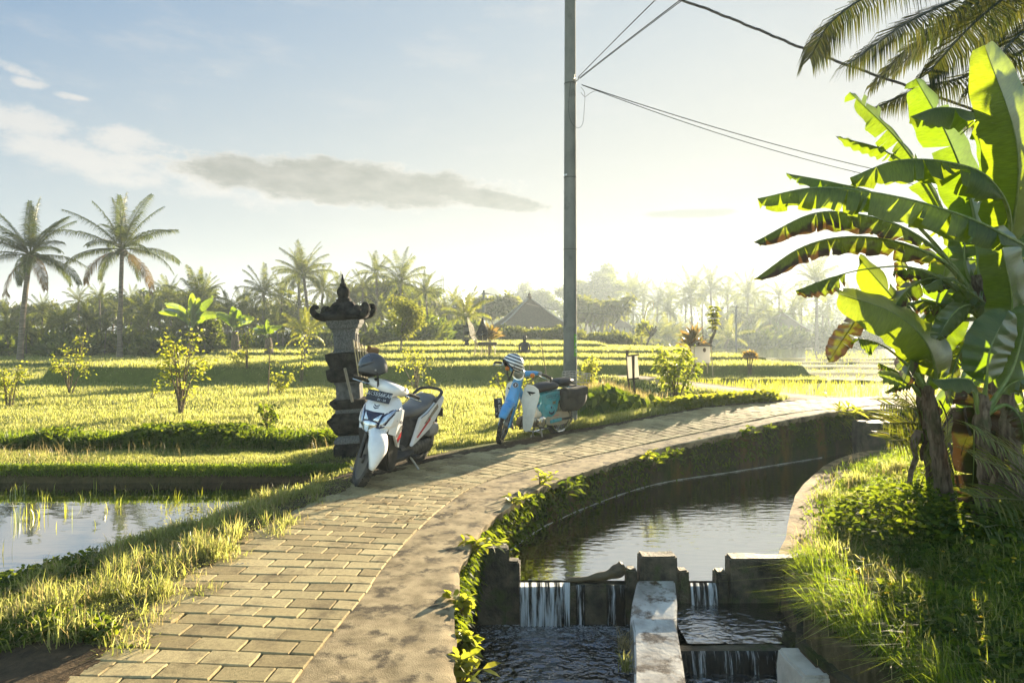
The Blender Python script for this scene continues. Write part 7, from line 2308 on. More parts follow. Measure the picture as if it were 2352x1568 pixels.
pts = []
for u in range(1085, 1460, 9):
    p = on_ground(u, 50 + 2 * math.sin(u * 0.1))
    pts.append((p.x, p.y, p.z + 0.25, 0.8, 0.7, 0.42 + 0.15 * math.sin(u * 0.05) + random.uniform(-0.15, 0.2)))
leaf_mass('hedge', 'long leafy hedge in golden mist in front of the tiled house', 'hedge', pts, L_TREE_PALE, 0.45, 9000, seed=1, tall=1.5)
pts = []
for u in range(-140, 1080, 8):
    p = on_ground(u, 50 + 5 * math.sin(u * 0.031) + 3 * math.sin(u * 0.17))
    pts.append((p.x, p.y, p.z + 0.2, 1.2, 1.1, 0.7 + 0.4 * math.sin(u * 0.09) + random.uniform(-0.3, 0.5)))
leaf_mass('undergrowth', None, None, pts, L_TREE, 0.55, 26000, kind='stuff', seed=2)
pts = []
for u in range(1400, 2450, 11):
    p = on_ground(u, 118 + 12 * math.sin(u * 0.021))
    pts.append((p.x, p.y, p.z + 0.8, 3.0, 2.5, 2.2 + 1.2 * math.sin(u * 0.05) + random.uniform(-0.8, 1.4)))
leaf_mass('distant_undergrowth', None, None, pts, L_TREE, 1.1, 16000, kind='stuff', seed=3)
pts = []
for u in range(1100, 2500, 16):
    p = on_ground(u, 240 + 30 * math.sin(u * 0.013))
    pts.append((p.x, p.y, p.z + 2, 7, 5, 7 + 2.5 * math.sin(u * 0.03) + random.uniform(-2, 2.5)))
leaf_mass('far_woods', None, None, pts, L_TREE, 2.4, 16000, kind='stuff', seed=4)
# mountain
mx = []
for i, u in enumerate(np.linspace(900, 1420, 60)):
    v = 735 - 88 * math.exp(-(abs(u - 1128) / 62) ** 1.5) - 22 * math.exp(-((u - 1040) / 70) ** 2) - 20 * math.exp(-((u - 1240) / 90) ** 2)
    a = at(u, v + 20, 300)
    mx.append(((a.x, 285, -1.9), (a.x, 293, a.z * 0.55 - 1), (a.x, 300, a.z), (a.x, 312, a.z * 0.5), (a.x, 318, -1.9)))
V = np.array(mx).reshape(-1, 3); n = len(mx)
i = (np.arange(n - 1)[:, None] * 5 + np.arange(4)[None, :]).ravel()
tag(mesh_np('mountain', V, np.stack([i, i + 5, i + 6, i + 1], 1), None, surf('forested_slope', (0.03, 0.04, 0.015), (0.06, 0.07, 0.03), rough=1, scale=0.05), smooth=True), kind='structure')
# ================================================================== shrubs, stems, small plants
def shrub(name, label, base, h, spread, nst, nleaf, leafL, mat, group=None, seed=0, cat='shrub', bare=0.35, lean=0.0, droop=0.3, clump=5):
    rg = np.random.default_rng(seed + 1500)
    t = thing(name, label, cat, base, group=group)
    m = MB()
    tips = []
    for k in range(nst):
        a = 2.4 * k + rg.uniform(-0.4, 0.4)
        hh = h * rg.uniform(0.6, 1.0)
        off = spread * rg.uniform(0.3, 1.0)
        p0 = np.array([rg.normal(0, 0.03), rg.normal(0, 0.03), -0.08])
        p2 = np.array([off * math.cos(a) + lean * hh, off * math.sin(a), hh])
        p1 = (p0 + p2) / 2 + np.array([-0.15 * off * math.cos(a), 0, 0.12 * hh]) * rg.uniform(0, 1)
        C = spline([p0, p1, p2], 8)
        r = 0.008 + 0.010 * h
        m.tube([tuple(c) for c in C], [r * (1 - 0.75 * i / 7) for i in range(8)], 5, cap=False)
        for f in rg.uniform(bare, 1.0, clump):
            q = C[min(7, int(f * 7.99))]
            d = unit(np.array([math.cos(a) + rg.normal(0, 0.8), math.sin(a) + rg.normal(0, 0.8), rg.uniform(0.1, 0.9)]))
            e = q + d * rg.uniform(0.08, 0.22) * h * 0.6
            m.tube([tuple(q), tuple((q + e) / 2 + np.array([0, 0, 0.01])), tuple(e)], [r * 0.4, r * 0.3, r * 0.15], 4, cap=False)
            tips.append(e)
        tips.append(C[-1])
    m.build('stem', M_TWIG, t)
    tips = np.array(tips)
    i = rg.integers(0, len(tips), nleaf)
    P = tips[i] + rg.normal(0, 1, (nleaf, 3)) * h * 0.055
    D = unit(P - tips[i]) * 0.7 + rdir(nleaf, -0.2, 0.7, rg)
    V, Q, T = leaves_np(P, D, leafL * rg.uniform(0.6, 1.2, nleaf), leafL * 0.5, droop, rg=rg)
    mesh_np('leaves', V, Q, T, mat, t)
    return t


GS = 'leafy saplings in the grassy field'


def field_shrub(ub, vb, vt, uspread, label, z=-0.10, nst=6, nleaf=420, leafL=0.09, seed=0, lean=0.0, bare=0.3, mat=None):
    b = gp(ub, vb, z)
    b.z = float(height(np.array([b.x]), np.array([b.y]))[0])
    s = b.y / F
    return shrub('sapling', label, b, (vb - vt) * s, uspread * s, nst, nleaf, leafL, mat or L_SHRUB, GS, seed, 'sapling', bare, lean)


field_shrub(415, 956, 775, 45, 'biggest leafy sapling with forked stems in the middle of the left field', nst=8, nleaf=620, seed=1)
field_shrub(345, 922, 862, 20, 'thin sapling leaning left just beside the biggest one', nst=2, nleaf=60, seed=2, lean=0.4)
field_shrub(158, 905, 800, 40, 'two-stemmed sapling in the left field, third from the photo edge', nst=5, nleaf=330, seed=3, bare=0.5)
field_shrub(186, 880, 785, 8, 'upright narrow sapling right behind the two-stemmed one', nst=2, nleaf=130, seed=4)
field_shrub(20, 932, 840, 30, 'sapling at the left photo edge in front of the terrace', nst=5, nleaf=330, seed=5)
field_shrub(566, 880, 770, 10, 'tall wispy sapling before the terrace bank, left of centre', nst=3, nleaf=130, seed=6)
field_shrub(545, 878, 842, 26, 'low round bush at the foot of the terrace bank', nst=5, nleaf=220, seed=7)
field_shrub(690, 882, 760, 14, 'tall thin sapling just left of the stone shrine', nst=3, nleaf=170, seed=8, lean=0.1)
field_shrub(645, 905, 858, 30, 'two low leafy bushes side by side left of the shrine foot', nst=6, nleaf=260, seed=9)
field_shrub(618, 912, 768, 5, 'bare upright stick sapling in the field left of the shrine', nst=1, nleaf=14, seed=10)
field_shrub(615, 1000, 925, 22, 'green weed clump at the near edge of the field', nst=6, nleaf=170, seed=11, mat=L_WEED)
field_shrub(955, 895, 800, 40, 'spreading sapling behind the grey helmet', nst=6, nleaf=300, seed=12, bare=0.2)
field_shrub(990, 890, 866, 12, 'low tuft-like bush right of the white scooter', nst=5, nleaf=130, seed=13)
b = gp(1548, 930, 0.05)
b.z = float(height(np.array([b.x]), np.array([b.y]))[0])
shrub('leafy_shrub', 'bushy green shrub between the white sign and the flooded paddy', b, (930 - 790) * b.y / F, 45 * b.y / F, 9, 620, 0.13, leaf('glossy_shrub_leaf', (0.05, 0.085, 0.018), (0.09, 0.12, 0.03), (0.28, 0.38, 0.02), (0.44, 0.46, 0.04), mix=0.5, gloss=0.06), None, 21, 'shrub', 0.4, 0.02, 0.5)
b = gp(1180, 985, -0.05)
shrub('sapling', 'scraggly sapling directly behind the blue moped', b, 0.95, 0.32, 7, 190, 0.085, L_SHRUB, GS, 22, 'sapling', 0.25)
b = gp(1352, 925, 0.0); b.z = float(height(np.array([b.x]), np.array([b.y]))[0])
shrub('sapling', 'dense upright sapling just right of the concrete pole', b, 1.0, 0.16, 9, 420, 0.10, L_SHRUB, GS, 23, 'sapling', 0.35)

# bare sticks standing behind the moped
for k, (u, v0, v1, du, lab) in enumerate(((1262, 900, 770, -20, 'thin bare forked twig rising behind the blue moped'), (1224, 905, 838, -2, 'short bare stick left of the forked twig'), (1212, 885, 830, 4, 'short leaning bare stick by the helmet'))):
    a = at(u, v0, 14.0); a.z = float(height(np.array([a.x]), np.array([a.y]))[0]) - 0.05
    m = MB()
    e = at(u + du, v1, 14.0)
    m.tube([tuple(a), tuple(a.lerp(e, 0.4) + Vector((0.03, 0, 0))), tuple(a.lerp(e, 0.75)), tuple(e)], [0.014, 0.012, 0.009, 0.005], 5)
    if k == 0:
        q = a.lerp(e, 0.82)
        m.tube([tuple(q), tuple(q + Vector((-0.10, 0, 0.10)))], [0.007, 0.004], 4)
    tag(m.build('stick', M_TWIG, None), lab, 'stick', 'bare sticks behind the moped')
for k, (pts, lab) in enumerate((([(1040, 955), (1043, 935), (1050, 918)], 'bare curved twig poking from the field right of the white scooter'), ([(1042, 955), (1060, 945), (1085, 942)], 'low bent twig beside the curved one right of the white scooter'))):
    y = gp(1040, 955, -0.1).y
    tag(MB().tube([tuple(at(u, v, y)) for u, v in pts], [0.012, 0.009, 0.004], 5).build('twig', M_TWIG, None), lab, 'twig', 'bare twigs in the field')


# ---- cordyline plants
def cordyline(label, u, vb, vt, y, heads, mat, seed, group='cordylines on the terraces', hang=0.25, Lk=1.0):
    rg = np.random.default_rng(seed)
    p = on_ground(u, y)
    t = thing('cordyline', label, 'plant', p, group=group)
    s = y / F
    g = Geo()
    for k, (du, v_, L) in enumerate(heads):
        top = Vector(((du) * s, rg.uniform(-0.1, 0.1), EYE - (v_ - V0) * s - p.z))
        MB().tube([(0.04 * k - 0.05, 0, -0.15), (du * s * 0.5, 0, top.z * 0.5), tuple(top)], [0.03, 0.025, 0.02], 6).build('stem', M_TWIG, t)
        n = 46
        P = np.repeat(np.array([tuple(top)]), n, 0) - np.array([[0, 0, 1]]) * rg.uniform(0, 0.35 * L, n)[:, None]
        D = rdir(n, 0.05, 1.0, rg); D[:, 2] *= 1.6
        V, Q, T = leaves_np(P, D, L * Lk * rg.uniform(0.7, 1.05, n), 0.05 * max(1, y / 16), hang * rg.uniform(0.2, 1.6), rg=rg)
        g.add(V, Q, T)
    g.build('leaves', mat, t)
    return t


cordyline('dark spiky cordyline growing behind the white box shrine', 1596, 830, 725, 23.3, [(-2, 772, 0.75), (8, 790, 0.55), (-12, 785, 0.6)], L_CORDY, 1)
cordyline('small golden cordyline alone on the bank right of the white box shrine', 1722, 832, 790, 22.9, [(0, 815, 0.35), (6, 818, 0.3), (-6, 817, 0.32)], leaf('golden_cordyline_leaf', (0.10, 0.07, 0.025), (0.16, 0.10, 0.03), (0.40, 0.27, 0.04), (0.52, 0.34, 0.05), mix=0.5, gloss=0.2), 2)
cordyline('yellow-tipped cordyline rising over the bamboo shrine', 1124, 830, 735, 27.2, [(0, 762, 0.8), (5, 768, 0.6)], L_CORDY, 3)
# pruned tree with a crooked trunk by the box shrine
p = on_ground(1622, 23.4); s = p.y / F
ct = thing('pruned_tree', 'crooked pruned trunk with sparse sprouts beside the white box shrine', 'tree', p)
Z = lambda v: EYE - (v - V0) * s - p.z
MB().tube([(0, 0, -0.2), (4 * s, 0, Z(805)), (12 * s, 0, Z(778)), (19 * s, 0, Z(765)), (21 * s, 0, Z(757))], [0.07, 0.065, 0.055, 0.05, 0.045], 8).build('trunk', M_BARK, ct)
g = Geo(); m = MB()
for du, v0, v1 in ((18, 760, 705), (22, 758, 712), (14, 762, 722), (-8, 800, 740), (-20, 800, 735)):
    m.tube([(du * s, 0, Z(v0)), ((du + 1) * s, 0.02, Z((v0 + v1) / 2)), ((du - 1) * s, 0, Z(v1))], [0.022, 0.016, 0.006], 5)
    if du > 0:
        for vv in (v1, v1 + 14, v1 + 30):
            n = 26
            P = np.repeat(np.array([[(du) * s, 0, Z(vv)]]), n, 0)
            V, Q, T = leaves_np(P, rdir(n, -0.1, 0.35), 0.22, 0.06, 0.3)
            g.add(V, Q, T)
m.build('branch', M_BARK, ct); g.build('leaves', L_SHRUB, ct)
# bent bamboo pole and bare frangipani in the mist
p = on_ground(1470, 48); s = p.y / F
Z = lambda v: EYE - (v - V0) * s - p.z
bp_ = thing('bamboo_pole', 'tall bamboo pole bending over at its tip in the mist', 'pole', p)
MB().tube([(0, 0, -0.3), (4 * s, 0, Z(770)), (10 * s, 0, Z(725)), (18 * s, 0, Z(700)), (27 * s, 0, Z(692)), (31 * s, 0, Z(694))], [0.07, 0.06, 0.05, 0.04, 0.03, 0.02], 7).build('cane', M_BAMBOO, bp_)
MB().tube([(31 * s, 0, Z(694)), (31.5 * s, 0, Z(712))], 0.02, 4).build('streamer', M_BAMBOO, bp_)
p = on_ground(1480, 46)
ft = thing('frangipani_tree', 'small bare frangipani tree leaning right beside the bent bamboo pole', 'tree', p)
Z = lambda v: EYE - (v - V0) * p.y / F - p.z
s = p.y / F
m = MB()
m.tube([(0, 0, -0.2), (4 * s, 0, Z(795)), (10 * s, 0, Z(780)), (16 * s, 0, Z(772))], [0.09, 0.08, 0.07, 0.06], 7)
rg = np.random.default_rng(5)
for (du, v0) in ((10, 780), (16, 772), (16, 772), (13, 776)):
    for k in range(3):
        e = (du + rg.uniform(-14, 20), v0 - rg.uniform(10, 20))
        m.tube([(du * s, 0, Z(v0)), ((du + e[0]) / 2 * s, rg.uniform(-.2, .2), Z((v0 + e[1]) / 2 + 1)), (e[0] * s, rg.uniform(-.3, .3), Z(e[1]))], [0.05, 0.045, 0.035], 5)
        for j in range(2):
            m.tube([(e[0] * s, 0, Z(e[1])), ((e[0] + rg.uniform(-7, 7)) * s, rg.uniform(-.2, .2), Z(e[1] - rg.uniform(3, 8)))], [0.035, 0.025], 5)
m.build('trunk', M_BARK, ft)
leaf_mass('bush', 'small round bush at the foot of the bent bamboo pole', 'bush', [(on_ground(1478, 47).x, 47, on_ground(1478, 47).z + 1.1, 0.45, 0.45, 0.8)], L_SHRUB, 0.35, 300, seed=31)
leaf_mass('bush', 'round dark green bush beside the tall banana clump', 'bush', [(on_ground(478, 37).x, 37, on_ground(478, 37).z + 1.1, 0.75, 0.75, 1.2)], L_TREE, 0.28, 1500, seed=32)

# ---- plants on the canal wall and the path edge
def wall_plant(name, label, base, n, L, W, mat, seed, up=0.6, spread=1.0, stems=3, group='plants growing on the canal wall', out=(0.6, -0.5)):
    rg = np.random.default_rng(seed)
    t = thing(name, label, 'plant', base, group=group)
    m = MB(); tips = []
    for k in range(stems):
        d = np.array([out[0] + rg.normal(0, 0.5), out[1] + rg.normal(0, 0.5), up + rg.uniform(-0.2, 0.5)]) * spread * L
        C = spline([(0, 0, -0.03), tuple(d * 0.5 + np.array([0, 0, 0.02])), tuple(d)], 6)
        m.tube([tuple(c) for c in C], [0.006, 0.005, 0.005, 0.004, 0.003, 0.002], 5, cap=False)
        tips.append(C)
    m.build('stem', M_TWIG, t)
    P, D = [], []
    for k in range(n):
        C = tips[k % stems]; q = C[rg.integers(1, 6)]
        P.append(q); D.append(rdir(1, -0.15, 0.8, rg)[0] + np.array([out[0], out[1], 0]) * 0.35)
    V, Q, T = leaves_np(np.array(P), np.array(D), L * rg.uniform(0.6, 1.1, n), W, 0.28, rg=rg)
    mesh_np('leaves', V, Q, T, mat, t)
    return t


GW = 'plants growing on the canal wall'
wall_plant('weed', 'tall lush sunlit weed clump on the path edge nearest the viewer', gp(1066, 1500, -0.12), 110, 0.095, 0.036, L_SHRUB, 1, 0.6, 0.85, 9, out=(0.15, -0.15))
wall_plant('weed', 'broad-leaved weed standing just behind the lush clump on the path edge', gp(1062, 1402, -0.06), 44, 0.08, 0.048, L_SHRUB, 2, 0.7, 0.9, 5, out=(0.2, -0.1))
wall_plant('weed', 'pale grassy weed dangling from the path edge beside the weir pillar', gp(1085, 1260, -0.06), 80, 0.12, 0.022, L_SHRUB, 3, 0.35, 0.9, 8, out=(0.5, -0.2))
wall_plant('weed', 'low weed spilling off the path edge at the bottom of the photo', gp(1058, 1562, -0.14), 70, 0.10, 0.03, L_SHRUB, 4, 0.6, 1.0, 7, out=(0.2, -0.1))
for k, (u, v, z, lab) in enumerate(((1240, 1115, -0.03, 'sprig of bright leaves where the canal wall begins to curve'), (1178, 1160, -0.05, 'feathery sprig on the wall edge above the weir pillar'), (1300, 1135, -0.16, 'spiky weed rooted low in the mossy wall'), (1482, 1052, -0.02, 'bright leafy weed at the middle of the canal wall'), (1500, 1065, -0.12, 'dark hanging weed under the bright middle one'), (1545, 1050, -0.08, 'spiky dark weed right of the bright middle one'), (1700, 1000, 0.05, 'small weed at the lip of the far canal wall'), (1610, 1025, -0.05, 'trailing weed on the far half of the canal wall'))):
    b = gp(u, v, z)
    wall_plant('weed', lab, b, 40, 0.10 if k % 2 else 0.13, 0.03, L_SHRUB if k in (0, 1, 3) else L_WEED, 40 + k, 0.5, 1.3, 5, out=(0.45, -0.6))
rgw = np.random.default_rng(3)
for k in range(13):
    u = 1215 + k * 54; 
    i = int(np.argmin(np.abs(E_PATH[:, 0] / E_PATH[:, 1] - (u - U0) / F) + 10 * (E_PATH[:, 1] < 5.6)))
    T_ = E_PATH[i + 1] - E_PATH[i - 1]; T_ = T_ / np.linalg.norm(T_)
    b = Vector((E_PATH[i, 0] + T_[1] * 0.0 - T_[1] * 0.03, E_PATH[i, 1] + T_[0] * 0.03, float(path_z(E_PATH[i, 0], E_PATH[i, 1])) - rgw.uniform(0.08, 0.30)))
    wall_plant('weed', 'dark weed rooted in the mossy face of the canal wall', b, 34, rgw.uniform(0.07, 0.12), 0.026, L_WEED, 300 + k, 0.15, 1.1, 5, out=(0.5, -0.7))
wall_plant('fern', 'leafy fern tuft on the far corner of the canal wall by the sluice box', at(1922, 975, 11.3), 80, 0.28, 0.035, L_SHRUB, 60, 0.8, 1.2, 8, out=(0.2, -0.5))
for k, (u, v, lab) in enumerate(((1436, 1490, 'dry grass tuft against the left side of the dividing wall, upper one'), (1440, 1540, 'dry grass tuft against the left side of the dividing wall, lower one'))):
    b = gp(u, v, -0.62)
    t = thing('grass_tuft', lab, 'grass tuft', b, group='dry tufts on the dividing wall')
    n = 60
    V, Q, T = blades_np(np.zeros((n, 3)) + rng.normal(0, 0.02, (n, 3)) * np.array([1, 1, 0.2]), rng.uniform(0.08, 0.17, n), 0.005, 0.7)
    mesh_np('blades', V, Q, T, L_GRASS_DRY if k == 0 else L_GRASS, t)

# ================================================================== person far on the terrace, seen from behind
p = on_ground(1205, 29)
pe = thing('person', 'person in dark clothes seen from behind, sitting at the end of the field path', 'person', p)
sk = bpy.data.meshes.new('body')
J = {'hip': (0, 0, 0.10), 'waist': (0, 0.0, 0.26), 'chest': (0, 0.02, 0.46), 'shl': (0, 0.03, 0.55), 'neck': (0, 0.03, 0.63), 'skull0': (0, 0.02, 0.70), 'skull': (0, 0.02, 0.80), 'la': (-0.19, 0.03, 0.53), 'le': (-0.25, 0.06, 0.29), 'lw': (-0.20, 0.24, 0.14), 'ra': (0.19, 0.03, 0.53), 're': (0.25, 0.06, 0.29), 'rw': (0.20, 0.24, 0.14), 'lh': (-0.12, 0.02, 0.10), 'lk': (-0.20, 0.42, 0.24), 'lf': (-0.14, 0.46, -0.04), 'rh': (0.12, 0.02, 0.10), 'rk': (0.20, 0.42, 0.24), 'rf': (0.14, 0.46, -0.04)}
ED = [('hip', 'waist'), ('waist', 'chest'), ('chest', 'shl'), ('shl', 'neck'), ('neck', 'skull0'), ('skull0', 'skull'), ('shl', 'la'), ('la', 'le'), ('le', 'lw'), ('shl', 'ra'), ('ra', 're'), ('re', 'rw'), ('hip', 'lh'), ('lh', 'lk'), ('lk', 'lf'), ('hip', 'rh'), ('rh', 'rk'), ('rk', 'rf')]
RD = {'hip': .17, 'waist': .15, 'chest': .16, 'shl': .12, 'neck': .05, 'skull0': .085, 'skull': .09, 'la': .065, 'le': .05, 'lw': .035, 'ra': .065, 're': .05, 'rw': .035, 'lh': .10, 'lk': .065, 'lf': .045, 'rh': .10, 'rk': .065, 'rf': .045}
ks = list(J)
sk.from_pydata([J[k] for k in ks], [(ks.index(a), ks.index(b)) for a, b in ED], [])
bo = link(bpy.data.objects.new('body', sk), pe)
md = bo.modifiers.new('skin', 'SKIN'); bo.modifiers.new('sub', 'SUBSURF').levels = 1
for i, k in enumerate(ks):
    sk.skin_vertices[0].data[i].radius = (RD[k] * (1.25 if k in ('chest', 'waist', 'hip') else 1), RD[k] * 0.8)
sk.skin_vertices[0].data[0].use_root = True
sk.materials.append(surf('dark_clothes', (0.02, 0.02, 0.025), (0.045, 0.045, 0.05), rough=0.9))
MB().ball((0, 0.005, 0.805), (0.105, 0.115, 0.115), 14, 8, None, 0.72).build('hair', surf('black_hair', (0.008, 0.007, 0.006), rough=0.7), pe)
pe.scale = (0.92, 0.92, 0.92)

# far scooter, a copy of the white one, standing in the mist
p = on_ground(1516, 84)
fs_ = dup(scooter, p, None, 1.0, 'faint small scooter parked side-on far off in the mist')
fs_.rotation_euler = (0, 0, R(176)); fs_.location = p + Vector((0, 0, 0.02)); fs_['group'] = 'parked motor scooters'
# ================================================================== grass, weeds and crops
def screen_scatter(n, u0, u1, y0, y1, mask, rg, power=1.0):
    """points whose density falls with distance, kept where mask(X, Y) holds"""
    out = []
    tot = 0
    for _ in range(40):
        q = rg.uniform(0, 1, n)
        y = 1 / (1 / y0 + (1 / y1 - 1 / y0) * q ** power)
        x = rg.uniform((u0 - U0) / F, (u1 - U0) / F, n) * y
        k = mask(x, y)
        out.append(np.stack([x[k], y[k]], 1)); tot += k.sum()
        if tot >= n:
            break
    P = np.concatenate(out)[:n]
    return P


def ground_pts(P, dz=-0.01):
    return np.stack([P[:, 0], P[:, 1], height(P[:, 0], P[:, 1]) + dz], 1)


rgG = np.random.default_rng(21)


def dR_(x, y): return sdist(R_PATH[::4], x, y)
def dE_(x, y): return sdist(E_PATH[::4], x, y)
def dB_(x, y): return sdist(B_BANK[::4], x, y)
def dP_s(x, y): return np.where(inside(POND, x, y), -1, 1) * np.abs(sdist(POND + [POND[0]], x, y))
def dS_(x, y): return np.abs(sdist(S_PATH[::3], x, y))
def dQ_(x, y): return np.where(inside(PADDY, x, y), -1, 1) * np.abs(sdist(PADDY + [PADDY[0]], x, y))


def meadow(name, P, H, W, mat, lean=0.35, curve=0.5, az=None):
    P3 = ground_pts(P)
    sl = np.abs(height(P[:, 0], P[:, 1] + 0.12) - height(P[:, 0], P[:, 1] - 0.12)) / 0.24
    steep = sl > 0.45                                   # short growth on the faces of the banks
    H = np.broadcast_to(np.asarray(H, float), (len(P),)).copy(); W = np.broadcast_to(np.asarray(W, float), (len(P),)).copy()
    H[steep] *= 0.3
    k = ~steep | (rgG.uniform(0, 1, len(P)) < 0.5)
    P3, H, W = P3[k], H[k], W[k]
    az = az[k] if az is not None else None
    V, Q, T = blades_np(P3, H, W, lean, rgG, az, curve)
    return tag(mesh_np(name, V, Q, T, mat), kind='stuff')


# 1 the lush field behind the pond
mk = lambda x, y: (dR_(x, y) > PAVE_W + 0.55) & (dS_(x, y) > 0.55) & (dQ_(x, y) > 0.1) & (x < 9.9) & ~((np.abs(y - 9.35 + 0.02 * x) < 0.16) & (x < -2.2)) & (y > 9.2 - 0.0 * x)
P = screen_scatter(190000, -150, 1900, 9.5, 22.9, mk, rgG)
cl = 0.75 + 0.35 * wob(P[:, 0], P[:, 1], 1.6) + 0.2 * wob(P[:, 0], P[:, 1], 6)
meadow('field_grass', P, rgG.uniform(0.06, 0.15, len(P)) * np.clip(cl, 0.4, 1.4), 0.004 + 0.0008 * P[:, 1], L_GRASS, 0.4)
# 2 terraces beyond
mk = lambda x, y: (dS_(x, y) > 0.55) & (dQ_(x, y) > 0.1) & ((x < 10.2 - 0.12 * (y - 22)) | (y > 60))
P = screen_scatter(120000, -200, 2400, 22.4, 75, mk, rgG)
meadow('terrace_grass', P, rgG.uniform(0.08, 0.19, len(P)), 0.002 + 0.0010 * P[:, 1], L_GRASS, 0.4)
# 3 verge between path and pond
def mkv(x, y):
    t = dR_(x, y) - PAVE_W + 0.24 * sm((3.65 - y) / 0.6)
    w_ = wob(x, y, 3.0)
    bare = (y < 3.3 + 0.25 * w_) & (x > -3.0) & (x < -1.6)
    shade_dirt = (t < 0.42 + 0.25 * w_) & (y > 7.2) & (y < 11.2)
    return (t > -0.20 + 0.24 * w_) & (dP_s(x, y) > 0.0) & (y < 11.4) & (x < 0.8) & ~bare & ~shade_dirt & (y < 8.4 + 0.5 * (x + 2))
P = screen_scatter(52000, -350, 1150, 2.7, 11.2, mkv, rgG)
t = dR_(P[:, 0], P[:, 1]) - PAVE_W
hh = rgG.uniform(0.03, 0.085, len(P)) * (0.8 + 0.5 * wob(P[:, 0], P[:, 1], 4.0)) * np.clip(0.35 + t * 1.6, 0.35, 1.2)
meadow('verge_grass', P, np.clip(hh, 0.02, 0.3), 0.0055 + 0.0007 * P[:, 1], L_GRASS, 1.2, 1.0)
# arching tufts at the path's edge
cen = screen_scatter(90, -200, 1100, 2.9, 8.2, lambda x, y: mkv(x, y) & (dR_(x, y) - PAVE_W < 0.9), rgG)
i = rgG.integers(0, len(cen), 9000)
P = cen[i] + rgG.normal(0, 0.045, (9000, 2))
meadow('tuft_grass', P, rgG.uniform(0.08, 0.20, 9000) * (0.6 + 0.4 * (i % 5) / 4), 0.0065, L_GRASS, 0.75, 0.8)
P = cen[i[:1800]] + rgG.normal(0, 0.07, (1800, 2))
meadow('dry_grass', P, rgG.uniform(0.06, 0.20, 1800), 0.0045, L_GRASS_DRY, 0.9, 0.9)
# 4 bank between pond and channel, and the rise under the shrine
mk4 = lambda x, y: (dP_s(x, y) > 0.02) & (y > 7.4) & (y < 9.35 + 0.25 * sm((x + 3) / 1)) & (dR_(x, y) > PAVE_W + 0.25) & (x < -0.9)
P = screen_scatter(52000, -150, 1000, 7.6, 9.9, mk4, rgG)
meadow('bank_grass', P, rgG.uniform(0.03, 0.085, len(P)) * (0.9 + 0.4 * wob(P[:, 0], P[:, 1], 5)), 0.008, L_GRASS, 0.6)
P3 = ground_pts(screen_scatter(9000, -150, 1000, 7.7, 8.4, lambda x, y: (np.abs(dP_s(x, y)) < 0.14) & (x < -1.9) & (y > 7.7), rgG))
P3[:, 2] = -0.06 - 0.12 * rgG.uniform(0, 1, len(P3)) ** 1.6; P3[:, 1] = P3[:, 1] * 0 + 8.11 + 0.012 * np.abs(P3[:, 0] + 4) + rgG.uniform(-0.04, 0.04, len(P3))
V, Q, T = blades_np(P3, rgG.uniform(0.03, 0.09, len(P3)), 0.009, 1.3, rgG, rgG.normal(-math.pi / 2, 0.6, len(P3)), 1.2)
tag(mesh_np('hanging_grass', V, Q, T, L_GRASS_DEEP), kind='stuff')
P = screen_scatter(420, -100, 900, 8.3, 9.3, lambda x, y: mk4(x, y) & (wob(x, y, 1.7) > 0.1), rgG)
meadow('seeding_grass', P, rgG.uniform(0.08, 0.26, len(P)), 0.0045, L_GRASS_DRY, 0.6, 0.5)
# 5 leafy weeds along the near edge of the field
n = 15000
x = rgG.uniform(-9.5, -2.0, n); y = 9.95 + rgG.normal(0, 0.16, n) + 0.05 * x * 0 + 0.2 * (rgG.uniform(0, 1, n) ** 2)
top = 0.20 + 0.14 * wob(x, x * 0, 2.0) + 0.10 * wob(x, x * 0 + 4, 5.0)
z = height(x, y) + np.abs(rgG.uniform(0, 1, n)) ** 0.7 * np.clip(top, 0.08, 0.5)
V, Q, T = leaves_np(np.stack([x, y, z], 1), rdir(n, -0.3, 0.8, rgG) + np.array([0, -0.3, 0.2]), rgG.uniform(0.05, 0.14, n), rgG.uniform(0.02, 0.05, n), 0.3, rg=rgG)
tag(mesh_np('weeds', V, Q, T, L_WEED), kind='stuff')
P = np.stack([rgG.uniform(-9.5, -1.8, 9000), 9.65 + rgG.uniform(0, 0.5, 9000)], 1)
meadow('weedy_grass', P, rgG.uniform(0.1, 0.32, 9000), 0.009, L_GRASS_DEEP, 0.7, 0.8)
# 6 right bank: dense, lush
mk6 = lambda x, y: (dB_(x, y) < -0.34 - 0.08 * wob(x, y, 3)) & ~((np.abs(x - 2.78) < 0.12) & (np.abs(y - 4.5) < 0.35))
P = screen_scatter(130000, 1500, 2600, 2.3, 13, lambda x, y: mk6(x, y) & (wob(x, y, 9.0) + 0.5 * wob(x, y, 3.0) > -0.75), rgG)
db = -dB_(P[:, 0], P[:, 1])
hh = rgG.uniform(0.05, 0.17, len(P)) * (0.9 + 0.45 * wob(P[:, 0], P[:, 1], 2.5)) * np.clip(0.35 + db * 0.9, 0.3, 1.1)
meadow('lush_grass', P, np.clip(hh, 0.03, 0.4), 0.0065 + 0.0007 * P[:, 1], L_GRASS_DEEP, 1.0, 1.0)
cen = screen_scatter(120, 1650, 2500, 2.6, 9.5, lambda x, y: (dB_(x, y) < -0.25), rgG)
i = rgG.integers(0, len(cen), 15000)
P = cen[i] + rgG.normal(0, 0.06, (15000, 2))
meadow('long_grass', P, rgG.uniform(0.12, 0.28, 15000) * (0.6 + 0.4 * (i % 5) / 4), 0.0085, L_GRASS, 0.9, 1.0)
cen = screen_scatter(80, 1700, 2150, 3.5, 10.5, lambda x, y: (dB_(x, y) < -0.1) & (dB_(x, y) > -1.1), rgG)
i = rgG.integers(0, len(cen), 700)
P = cen[i] + rgG.normal(0, 0.09, (700, 2))
